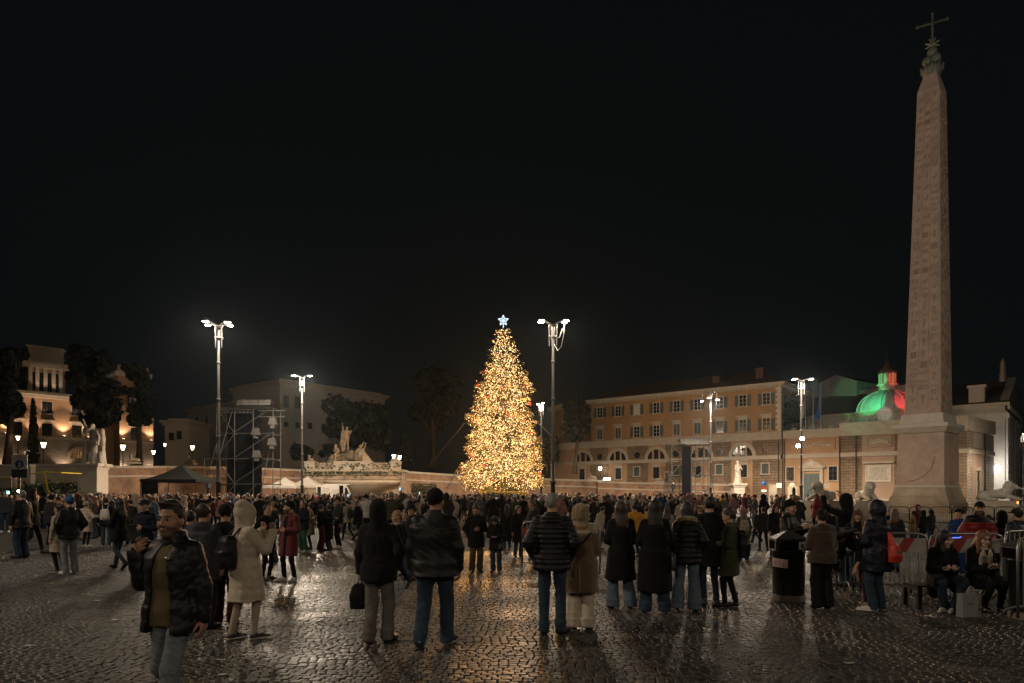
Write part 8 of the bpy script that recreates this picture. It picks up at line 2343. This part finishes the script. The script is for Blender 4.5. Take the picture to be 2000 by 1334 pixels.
for (px, d, yt, lb, kw) in ((1783, 24, 1000, 'girl in camel coat with hair in a bun by the obelisk fence', dict(fem=True, hair='bun', hairm=H_BRN, top=J('coat', C_TAN, hem=.62), L='wide', face=40)),
    (1793, 25.5, 1001, 'child in red hood peeping over the girl in camel coat', dict(h=1.35, hair='short', top=J('parka', C_BURG, hood='up', hem=.6), face=170)),
    (1803, 23.5, 997, 'person in black hood with a dark backpack by the obelisk fence', dict(top=J('parka', C_BLK, hood='up', hem=.62), bottom=Bt('loose', C_OLIVD), face=20)),
    (1819, 24.2, 996, 'person in charcoal hooded jacket rightmost of the fence group', dict(top=J('jacket', C_CHAR, hood='up', hem=.74), face=10, L='hold', R='hold')),
    (1738, 24.5, 1003, 'person with dark hair partly hidden by the orange bag man', dict(hair='short', top=J(m=C_BLK), face=160)),
    (1491, 21.2, 990, 'man in dark suit jacket standing with his back turned on open cobbles', dict(hair='short', hairm=H_BRN, top=J('jacket', C_CHAR, hem=.76), bottom=Bt('slim', C_BLK), feet=APART, face=-5)),
    (1477, 24.5, 995, 'person in dark coat walking left of the man in the suit jacket', dict(hair='short', top=J('coat', C_BLK, hem=.5), feet=WALK_R, face=60)),
    (1514, 19.0, 985, 'woman in black with red lips facing the camera beside the clapping man', dict(fem=True, hair='long', hairm=H_BRN, top=J(m=C_BLK), face=190)),
    (1240, 19.0, 984, 'person in mustard yellow jacket between two black coated women', dict(hair='short', top=J('jacket', C_YELL, hem=.80, loose=.035), bottom=Bt('slim', C_NAVY), face=15)),
    (1263, 21.0, 990, 'person in yellow jacket half hidden by the very long haired woman', dict(hair='short', top=J('jacket', cloth('lemon', (.55, .36, .04)), hem=.8), face=15)),
    (1303, 18.5, 988, 'person in grey bobble beanie and pale grey coat', dict(fem=True, hair='long', hairm=H_BRN, hat=dict(k='pompom', m=C_GREY), top=J('parka', cloth('pale_grey', (.30, .29, .26)), hem=.6), face=-10)),
    (1368, 17.0, 987, 'blond person with black headphones behind the black puffer woman', dict(fem=True, hair='bun', hairm=H_BLD, hat=dict(k='band', m=C_BLK), top=J(m=C_BLK), face=0)),
    (1452, 18.0, 992, 'girl in pink bobble hat with a pale backpack', dict(fem=True, hair='long', hairm=H_LBR, hat=dict(k='pompom', m=C_PINK), top=J('jacket', C_OLIVE, hem=.70), face=-8, bp=cloth('pale_pack', (.34, .26, .21)))),
    (1169, 21.5, 988, 'person in pale jacket leaning over to the right of the shearling coat', dict(hair='short', top=J(m=C_BEIGE), lean=16, face=-60)),
    (930, 15.3, 986, 'man in black coat and olive trousers looking down at his phone', dict(hair='short', hairm=H_BRN, beard=True, fine=True, top=J('coat', C_BLK, hem=.66, loose=.024), bottom=Bt('loose', cloth('olive_trousers', (.10, .075, .032))), face=-165, yaw=-25, pitch=24, R='pocket', L='belly')),
    (969, 15.3, 1004, 'woman with long black hair bowing her head, jeans and dark coat', dict(fem=True, fine=True, hair='long', hlen=.30, hfront=.2, top=J('coat', C_BLK, hem=.66), bottom=Bt('loose', C_DENIM), face=170, pitch=32, lean=14, L='front', R='front', bgl=1)),
    (1012, 19.0, 988, 'woman in dark coat holding a pale cup behind the barrier end', dict(fem=True, hair='long', hairm=H_BRN, top=J('coat', C_BLK, hem=.5), face=200, L='hold')),
    (990, 22.0, 985, 'woman in long black coat with hair down, left of the barrier', dict(fem=True, hair='long', hlen=.35, hairm=H_BLK, top=J('coat', C_BLK, hem=.28), face=10)),
    (1046, 18.0, 975, 'person in tan scarf leaning in beside the grey haired man', dict(hair='bun', hairm=H_LBR, fem=True, top=J('coat', C_CHAR, hem=.55), scarf=dict(m=C_TAN), face=120, lean=10)),
    (776, 12.6, 996, 'blond woman in pale scarf and black coat walking by the hooded person', dict(fem=True, fine=True, hair='short', hairm=H_BLD, scarf=dict(m=C_BEIGE, tail=.35), top=J('coat', C_BLK, hem=.7), bottom=Bt('legging', C_BLK), shoes=BOOT, face=150, yaw=-30, feet=WALK_R)),
    (794, 14.6, 995, 'person in pink scarf behind the blond woman', dict(fem=True, hair='short', hairm=H_BRN, scarf=dict(m=C_PINK), top=J(m=C_CHAR), face=120)),
    (806, 14.0, 985, 'man in flat cap and glasses left of the big man', dict(hair='short', hat=dict(k='cap', m=C_BLK), top=J(m=C_BLK), face=130)),
    (592, 20.5, 977, 'balding man in navy jacket right of the burgundy coat', dict(hair='crop', top=J('jacket', C_NAVY, hem=.76), bottom=Bt('loose', C_GREEN), shoes=SNK, face=150, L='front')),
    (606, 21.8, 985, 'woman in pale khaki padded coat holding a drink', dict(fem=True, hair='bun', hairm=H_BRN, top=J('parka', C_KHAKI, hem=.55, puff=.12, loose=.03), bottom=Bt('legging', C_BLK), face=110, L='hold', R='hold')),
    (627, 21.0, 985, 'person in black coat and wine red trousers hugging a friend', dict(fem=True, hair='short', top=J('coat', C_BLK, hem=.9), bottom=Bt('wide', C_BURG), face=-60, L='reach', R='reach', bgl=2)),
    (642, 21.2, 985, 'person in long black coat being hugged', dict(hair='short', hairm=H_BRN, top=J('coat', C_BLK, hem=.42), face=80, L='reach', R='reach')),
    (661, 21.8, 970, 'bearded man in dark green jacket and black trousers', dict(hair='short', beard=True, hat=dict(k='cap', m=C_OLIVD), top=J('jacket', C_OLIVD, hem=.78), bottom=Bt('slim', C_BLK), face=130, shoes=SNK)),
    (679, 26.0, 975, 'person in light coat and dark backpack walking away to the left', dict(hair='short', top=J('jacket', C_BEIGE, hem=.74), bottom=Bt('slim', C_BLK), feet=WALK_L, face=50, bp=C_OLIVD)),
    (700, 25.0, 976, 'woman in loose black poncho coat striding to the right', dict(fem=True, hair='short', hairm=H_BRN, top=J('coat', C_BLK, hem=.72, loose=.05), bottom=Bt('slim', C_BLK), feet=WALK_R, face=-110)),
    (536, 17.5, 980, 'man in brown cap seen between cream coat and burgundy coat', dict(hair='short', hat=dict(k='cap', m=C_TAN), top=J(m=C_BLK), face=100)),
    (42, 18.7, 958, 'man in grey cap and black jacket standing in profile at left', dict(hair='short', hairm=H_GRY, hat=dict(k='cap', m=C_GREY), top=J(m=C_BLKN, hem=.76), bottom=Bt('loose', C_DENIMD), face=75, shoes=SHO, w=1.1)),
    (62, 20.0, 950, 'man in black hooded jacket walking right behind the grey cap man', dict(top=J('parka', C_BLK, hood='up', hem=.74), bottom=Bt('slim', C_BLK), face=-75, feet=WALK_L)),
    (10, 31.0, 955, 'man in orange scarf and jeans at the far left edge', dict(hair='short', top=J(m=C_SLATE), scarf=dict(m=C_TAN), bottom=Bt('jeans', C_DENIM), shoes=SNK, face=-150)),
    (92, 34.0, 958, 'man in black jacket and bright blue trousers running right', dict(hair='short', top=J('parka', C_BLK, hood='up', hem=.78), bottom=Bt('loose', C_ROYAL), face=80, lean=14, feet=WALK_R, bp=C_BEIGE)),
    (136, 14.95, 969, 'man in blue beanie, black jacket and pale jeans in profile', dict(hair='crop', hat=dict(k='beanie', m=C_BLUE), top=J('jacket', C_BLKN, hem=.80, loose=.03), bottom=Bt('jeans', C_DENIMG), R='pocket', L='pocket', shoes=SNK, face=58)),
    (116, 15.3, 984, 'woman in beige coat and brown scarf beside the blue beanie man', dict(fem=True, fine=True, hair='bun', hairm=H_BRN, scarf=dict(m=C_BRFUR), top=J('coat', C_BEIGE, hem=.52), bottom=Bt('legging', C_BLK), shoes=SNB, face=80)),
    (168, 22.6, 984, 'girl in cream hooded coat reaching to the right', dict(fem=True, h=1.5, hair='crop', hairm=H_LBR, hat=dict(k='beanie', m=C_BEIGE), top=J('parka', C_CREAM, hem=.58, hood='down', loose=.03), bottom=Bt('legging', C_BLK), face=-15, R='wide', shoes=SNK)),
    (207, 22.8, 972, 'person in black jacket with black and white backpack and jeans', dict(hair='short', top=J('jacket', C_BLK, hem=.76), bottom=Bt('jeans', C_DENIM), shoes=SNK, face=20, bp=C_WHITE)),
    (234, 16.0, 972, 'person in dark coat and jeans walking left with a phone', dict(hair='long', fem=True, top=J('coat', C_BLK, hem=.68), bottom=Bt('slim', C_DENIM), shoes=BOOT, face=75, feet=WALK_R, L='hold')),
    (283, 14.2, 976, 'boy in navy puffer and dark cap behind the raised phone', dict(hair='short', hat=dict(k='cap', m=C_NAVY), fine=True, skin=SKIN_P, top=J('puffer', C_NAVY, hem=.76, puff=.12), face=175, L='belly')),
    (255, 24.0, 975, 'person in dark olive jacket turned away left of the navy puffer boy', dict(hair='short', top=J(m=C_OLIVD), face=40)),
    (185, 27.0, 968, 'woman with auburn hair and beige scarf near the statue pedestal', dict(fem=True, hair='long', hairm=H_RED, scarf=dict(m=C_BEIGE), top=J(m=C_BRFUR), face=100)),
    (263, 29.0, 965, 'person in cream fur hood before the black gazebo', dict(top=J('parka', C_SHERPA, hood='up', hem=.6), face=60)),
    (355, 16.5, 990, 'person in black cap behind the shoulder of the walking man', dict(hair='short', hat=dict(k='cap', m=C_BLK), top=J(m=C_BLK), face=20))):
    bp_ = kw.pop('bp', None); bgl = kw.pop('bgl', None); hh = kw.pop('h', None)
    P = pp(px, d, lb, ytop=None if hh else yt, h=hh, **kw)
    if bp_ is not None: backpack(P, bp_, 'backpack on the ' + lb.split(' with ')[0].split(' walking')[0].split(' running')[0], .145, .04, .42, .08, .20)
    if bgl == 1: bag(P, (-.18, .22, .80), (.09, .05, .07), C_OLIVE, 'small olive bag held by the woman bowing her head', [(-.24, .2, .87), (-.2, .18, 1.0), (-.12, .2, .87)])
    if bgl == 2: bag(P, (.05, -.22, 1.02), (.09, .03, .05), C_GREY, 'small quilted bag on a white strap on the hugging person', [(-.03, -.22, 1.06), (-.14, -.20, 1.28), (.10, -.2, 1.34), (.12, -.22, 1.06)], smat=RUB_W)
# two hand torches / phone lights at far left
r = empty('phone_light', at(36, 18.4, zat(960, 18.4)), 0, label='glaring phone torch held over the grey cap man', cat='phone'); m = MB(); m.box(-.04, .04, 0, .01, -.08, .08); m.build('case', CASEK, r); m = MB(); m.box(-.025, .025, -.003, -.001, -.02, .03); m.build('torch', glow('torch', (.95, .97, 1), 90), r)
r = empty('phone_light', at(16, 30.5, zat(962, 30.5)), 0, label='teal glowing phone at the far left edge', cat='phone'); m = MB(); m.box(-.06, .06, 0, .01, -.1, .1); m.build('case', CASEK, r); m = MB(); m.box(-.055, .055, -.003, -.001, -.06, .06); m.build('screen', glow('teal_screen', (.25, .9, .9), 6), r)
# ------------------------------------------------------------------ the crowd
ROLE = {'person': 0, 'hair': 1, 'hat': 1, 'headband': 1, 'jacket': 2, 'coat': 2, 'parka': 2, 'puffer_jacket': 2, 'hoodie': 2, 'trousers': 3, 'tights': 3, 'skirt': 3, 'shoe': 4, 'scarf': 5, 'backpack': 5}
def fuse(root, extra=()):
    """Body, clothes and hair of one built figure as one mesh with a slot per role."""
    V = []; Fq = []; M_ = []; n = 0
    for o in [root] + list(root.children) + list(extra):
        me = o.data
        st = ROLE.get(o.name.split('.')[0])
        if st is None or me is None: continue
        co = np.zeros(len(me.vertices) * 3, dtype=f32); me.vertices.foreach_get('co', co); co = co.reshape(-1, 3)
        if o is not root and o.parent is root: m = np.array(o.matrix_local); co = co @ m[:3, :3].T + m[:3, 3]
        lv = np.zeros(len(me.loops), dtype=np.int32); me.loops.foreach_get('vertex_index', lv)
        V.append(co); Fq.append(lv.reshape(-1, 4) + n); M_.append(np.full(len(lv) // 4, st)); n += len(co)
    me = bpy.data.meshes.new('person'); s = Skin(); s.v = V; s.f = Fq; s.m = M_
    for o in list(root.children) + [root] + list(extra): bpy.data.objects.remove(o)
    return s.mesh('person', [SKIN, H_BLK, C_BLK, C_DENIMD, L_BLK, C_GREY])
VAR = []; PHONE_AT = {}
specs = [
    ('standing still', dict(hair='short', top=J(hem=.78), bottom=Bt('slim'), L='pocket', R='pocket')),
    ('filming with a raised phone', dict(hair='short', top=J(hem=.76), bottom=Bt('jeans'), L='down', R='raise_', pitch=-8)),
    ('with long hair down the back', dict(fem=True, hair='long', hlen=.3, top=J('coat', hem=.5), bottom=Bt('legging'), L='front', R='front')),
    ('in a raised hood', dict(top=J('parka', hood='up', hem=.62), bottom=Bt('jeans'), L='pocket', R='pocket')),
    ('in a beanie', dict(hair='crop', hat=dict(k='beanie', m=C_BLK), top=J('puffer', hem=.78, puff=.1, loose=.04), bottom=Bt('jeans'), L='down', R='pocket')),
    ('with hair in a bun', dict(fem=True, hair='bun', top=J('coat', hem=.6), bottom=Bt('wide'), L='front', R='down', scarf=dict(m=C_GREY))),
    ('holding a phone up in both hands', dict(hair='short', top=J(hem=.74), bottom=Bt('slim'), L='phone', R='phone')),
    ('walking', dict(hair='short', top=J(hem=.72), bottom=Bt('slim'), L='swing', R='back', feet=WALK_L, zp=.915)),
    ('with arms crossed', dict(hair='short', top=J('puffer', hem=.78, puff=.09, loose=.035), bottom=Bt('loose'), L='cross', R='cross')),
    ('in a bobble hat', dict(fem=True, hair='long', hlen=.15, hat=dict(k='pompom', m=C_GREY), top=J('parka', hem=.58), bottom=Bt('legging'), L='pocket', R='pocket')),
    ('with both arms raised', dict(hair='short', top=J(hem=.78), bottom=Bt('jeans'), L='raise_', R='raise_')),
    ('in a cap', dict(hair='short', hat=dict(k='cap', m=C_BLK), top=J(hem=.76), bottom=Bt('jeans'), L='hold', R='pocket', feet=APART)),
]
for i, (lb, sp) in enumerate(specs):
    sp = dict(sp); sp.update(pos=(0, 0), h=1.75, seed=500 + i, res=.026, hands=(1, 1) if 'phone' in lb or 'raised' in lb else (0, 0))
    r0, T, H, arms = person(sp); fr = fuse(r0); a_ = arms[1]; PHONE_AT[i] = tuple(a_[3] + a_[4] * .12)
    sp.update(res=.062, hres=.036, hands=(0, 0)); r0, T, H, arms = person(sp); far = fuse(r0)
    VAR.append((lb, fr, far, 'coat' if sp['top']['k'] in ('coat', 'parka') else ('puffer' if sp['top']['k'] == 'puffer' else 'jacket')))
TOPS = [('black', C_BLK, 26), ('black', C_BLKN, 8), ('charcoal', C_CHAR, 10), ('navy', C_NAVY, 9), ('dark olive', C_OLIVD, 5), ('dark brown', C_BRFUR, 5), ('olive', C_OLIVE, 4), ('grey', C_GREY, 5), ('beige', C_BEIGE, 4), ('cream', C_CREAM, 4), ('burgundy', C_BURG, 4), ('camel', C_CAMEL, 3), ('red', C_RED, 2), ('pink', C_PINK, 2), ('blue', C_BLUE, 3), ('mustard', C_YELL, 1), ('khaki', C_KHAKI, 3), ('white', C_WHITE, 2)]
BOTS = [C_BLK, C_BLK, C_BLK, C_DENIMD, C_DENIM, C_DENIM, C_NAVY, C_CHAR, C_GREYT, C_DENIML]
HAIRS = [H_BLK, H_BLK, H_BRN, H_BRN, H_BRN, H_LBR, H_RED, H_BLD, H_GRY]; HATS = [C_BLK, C_BLK, C_GREY, C_NAVY, C_PINK, C_BEIGE, C_BURG, C_CREAM]
SKINS = [SKIN, SKIN, SKIN_P, SKIN_T]; SHOES = [L_BLK, L_BLK, S_WHITE, L_BRN]
wts = np.array([t[2] for t in TOPS], float); wts /= wts.sum()
rc = np.random.default_rng(99)
def where(px):
    for lim, t in ((150, 'by the planted bank'), (255, 'below the statue pedestal'), (390, 'before the black gazebo'), (520, 'under the left scaffold'), (615, 'before the white gazebos'), (700, 'before the white van'), (800, 'below the Neptune group'), (900, 'left of the lit tree'), (965, 'under the tree, left'), (1050, 'under the tree, right'), (1160, 'right of the lit tree'), (1300, 'before the low wall'), (1400, 'under the right scaffold'), (1480, 'below the robed statue'), (1700, 'before the peach wing')):
        if px < lim: return t
    return 'beside the obelisk'
pos = []
def free(x, y, r):
    return all((x - a)**2 + (y - b)**2 > r*r for a, b in pos)
taken = [(o.location.x, o.location.y) for o in bpy.data.objects if o.name.startswith(('person', 'street_lamp', 'scaffold', 'gazebo', 'delivery'))]
pos = list(taken); n0 = len(pos)
HI_N = 66; cand = []
tries = 0
while len(cand) < 900 and tries < 60000:
    tries += 1
    d = 23 + 49 * rc.uniform() ** .85; px = rc.uniform(-25, 1580) if rc.uniform() < .965 else rc.uniform(1580, 2020)
    dens = 1.0
    if d < 27: dens = .10
    elif d < 32: dens = .34
    elif d < 38: dens = .75
    if px < 420: dens *= .9 if d > 31 else .4
    if 560 < px < 880 and d < 32: dens *= .7
    if 880 < px < 1330 and d >= 30: dens *= 1.6
    if px > 1400: dens *= .42
    if px > 1580: dens *= .5
    if px > 1560 and 35.5 < d < 62: continue
    if px > 1700 and 30 < d < 36: continue
    if 262 < px < 392 and d > 57.5: continue
    if 500 < px < 700 and d > 73: continue
    if rc.uniform() > dens: continue
    p = at(px, d)
    if not free(p.x, p.y, .56): continue
    pos.append((p.x, p.y)); cand.append((d, px, p))
cand.sort(key=lambda t: t[0])
N_IND = 225
def pick():
    k = int(rc.integers(0, len(VAR))); 
    if VAR[k][0].startswith('with both arms') and rc.uniform() < .6: k = 0
    t = int(rc.choice(len(TOPS), p=wts)); return k, t
FACE_TREE = at(983, TD)
def heading(p):
    u = rc.uniform()
    v = FACE_TREE - p
    a = math.degrees(math.atan2(-v.x, v.y))
    return a + rc.normal(0, 22) if u < .68 else rc.uniform(0, 360)
used = set(); lit = []
m = MB(); m.box(-.04, .04, -.004, .004, -.08, .08); m.mi = 1; m.box(-.036, .036, -.0065, -.0045, -.075, .075); PH_ME = m.mesh('phone', [CASEK, glow('crowd_screen', (.6, .8, 1), 1.1)])
for (d, px, p) in cand[:N_IND]:
    for _ in range(60):
        k, t = pick(); lb, me, far, gk = VAR[k]; tn, tm, _x = TOPS[t]; hd_ = heading(p); rel = (hd_ % 360)
        fc_ = 'back turned' if rel < 55 or rel > 305 else ('facing left' if rel < 125 else ('facing us' if rel < 235 else 'facing right'))
        text = 'person in %s %s %s, %s, %s' % (tn, gk, lb.replace('holding a phone up in both hands', 'holding up a phone').replace('filming with a raised phone', 'raising a phone').replace(' down the back', ''), fc_, where(px))
        if text not in used: break
    used.add(text)
    o = link('person', me, None, p, rad(hd_)); s = rc.normal(.965, .045) * (1.0 if k not in (2, 5, 9) else .95); s = max(.80, min(1.06, s)); o.scale = (s * rc.uniform(.95, 1.08), s * rc.uniform(.95, 1.08), s)
    hm_ = HATS[int(rc.integers(0, len(HATS)))] if ('beanie' in lb or 'bobble' in lb or 'cap' in lb) else HAIRS[int(rc.integers(0, len(HAIRS)))]
    for i, m_ in enumerate((SKINS[int(rc.integers(0, 4))], hm_, tm, BOTS[int(rc.integers(0, len(BOTS)))], SHOES[int(rc.integers(0, 4))], TOPS[int(rc.choice(len(TOPS), p=wts))][1])):
        o.material_slots[i].link = 'OBJECT'; o.material_slots[i].material = m_
    tag(o, text, 'person', 'people in the crowd ' + where(px))
    if 'phone' in lb and len(lit) < 16 and rel > 300 or 'phone' in lb and len(lit) < 16 and rel < 60:
        if where(px) in lit: continue
        lit.append(where(px)); w_ = Vector(PHONE_AT[k]) * s
        q = link('phone', PH_ME, None, Vector(p) + Matrix.Rotation(rad(hd_), 3, 'Z') @ w_, rad(hd_)); tag(q, 'lit phone screen held up in the crowd ' + where(px), 'phone', 'lit phones held up in the crowd ' + where(px))
# the far rest reads as one mass
V = []; Q = []; MI = []; nv = 0
CM = [SKIN, H_BLK, H_BRN, H_LBR, L_BLK] + [t[1] for t in TOPS] + [C_DENIMD, C_DENIM]
ci = {m_.name: i for i, m_ in enumerate(CM)}
geo = []
for (_, fr, far, gk) in VAR:
    co = np.zeros(len(far.vertices) * 3, dtype=f32); far.vertices.foreach_get('co', co); lv = np.zeros(len(far.loops), dtype=np.int32); far.loops.foreach_get('vertex_index', lv); mi = np.zeros(len(far.polygons), dtype=np.int32); far.polygons.foreach_get('material_index', mi)
    geo.append((co.reshape(-1, 3), lv.reshape(-1, 4), mi))
for (d, px, p) in cand[N_IND:]:
    k, t = pick(); co, qd, mi = geo[k]; a = rad(heading(p)); s = max(.80, min(1.06, rc.normal(.965, .05)))
    R = np.array([[math.cos(a), -math.sin(a), 0], [math.sin(a), math.cos(a), 0], [0, 0, 1]]) * s
    V.append(co @ R.T + np.array((p.x, p.y, 0))); Q.append(qd + nv); nv += len(co)
    hat = k in (4, 9, 11)
    lut = np.array([0, 5 + int(rc.choice(len(TOPS), p=wts)) if hat else int(rc.integers(1, 4)), 5 + t, 5 + int(rc.integers(0, 4)) if rc.uniform() < .6 else 5 + len(TOPS) + int(rc.integers(0, 2)), 4, 5 + int(rc.choice(len(TOPS), p=wts))])
    MI.append(lut[mi])
s = Skin(); s.v = V; s.f = Q; s.m = MI
o = link('crowd', s.mesh('crowd', CM)); tag(o, 'dense far crowd filling the piazza in front of the terrace wall', 'crowd', kind='stuff')
# stewards in yellow vests on the stage side, riders and a scooter light at far right
for (px, d, zb_, m_, lb) in ((1406, 74, 0, C_HIVIS, 'steward in yellow vest by the robed statue'), (440, 72, 0, C_HIVIS, 'steward in yellow vest at the foot of the left scaffold, left one'), (456, 72.5, 0, C_HIVIS, 'steward in yellow vest at the foot of the left scaffold, right one'), (522, 70, 0, C_HIVIS, 'steward in yellow vest left of the white gazebo'), (407, 74, 1.6, C_SLATE, 'technician standing on the lower deck of the left scaffold'), (1315, 96, 1.7, C_BLK, 'technician standing on the right scaffold case')):
    o = link('person', VAR[0][1], None, at(px, d, zb_), rad(170))
    for i, m2 in enumerate((SKIN, H_BLK, m_, C_BLK, L_BLK, C_GREY)): o.material_slots[i].link = 'OBJECT'; o.material_slots[i].material = m2
    tag(o, lb, 'person')
    if zb_: q = MB(); q.box(-1.0, 1.0, -.5, .5, -.06, -.005); o2 = q.build('deck_board', ALU, loc=at(px, d, zb_)); tag(o2, 'short deck board carrying the technician, %s' % ('left scaffold' if px < 800 else 'right scaffold'), 'board')
m = MB(); r = empty('scooter_light', at(1987, 52, 1.1), 0, label='small red tail light far right beyond the lion', cat='light'); m.box(-.09, .09, 0, .05, -.09, .09); m.build('lamp', glow('tail_glow', (1, .12, .02), 14), r)
# ------------------------------------------------------------------ thin haze added to give the lamps soft halos
hz_m = bpy.data.materials.new('halo_haze'); hz_m.use_nodes = True
hn = hz_m.node_tree; hn.nodes.clear()
ho = hn.nodes.new('ShaderNodeOutputMaterial'); hv_ = hn.nodes.new('ShaderNodeVolumePrincipled')
hv_.inputs['Color'].default_value = (.72, .90, 1, 1); hv_.inputs['Density'].default_value = 0.00010; hv_.inputs['Anisotropy'].default_value = 0.80
hn.links.new(hv_.outputs[0], ho.inputs['Volume'])
m = MB(); m.box(-430, 430, -430, 430, -1.2, 46); tag(m.build('haze', hz_m), 'thin haze added over the whole piazza for lamp halos', kind='stuff')
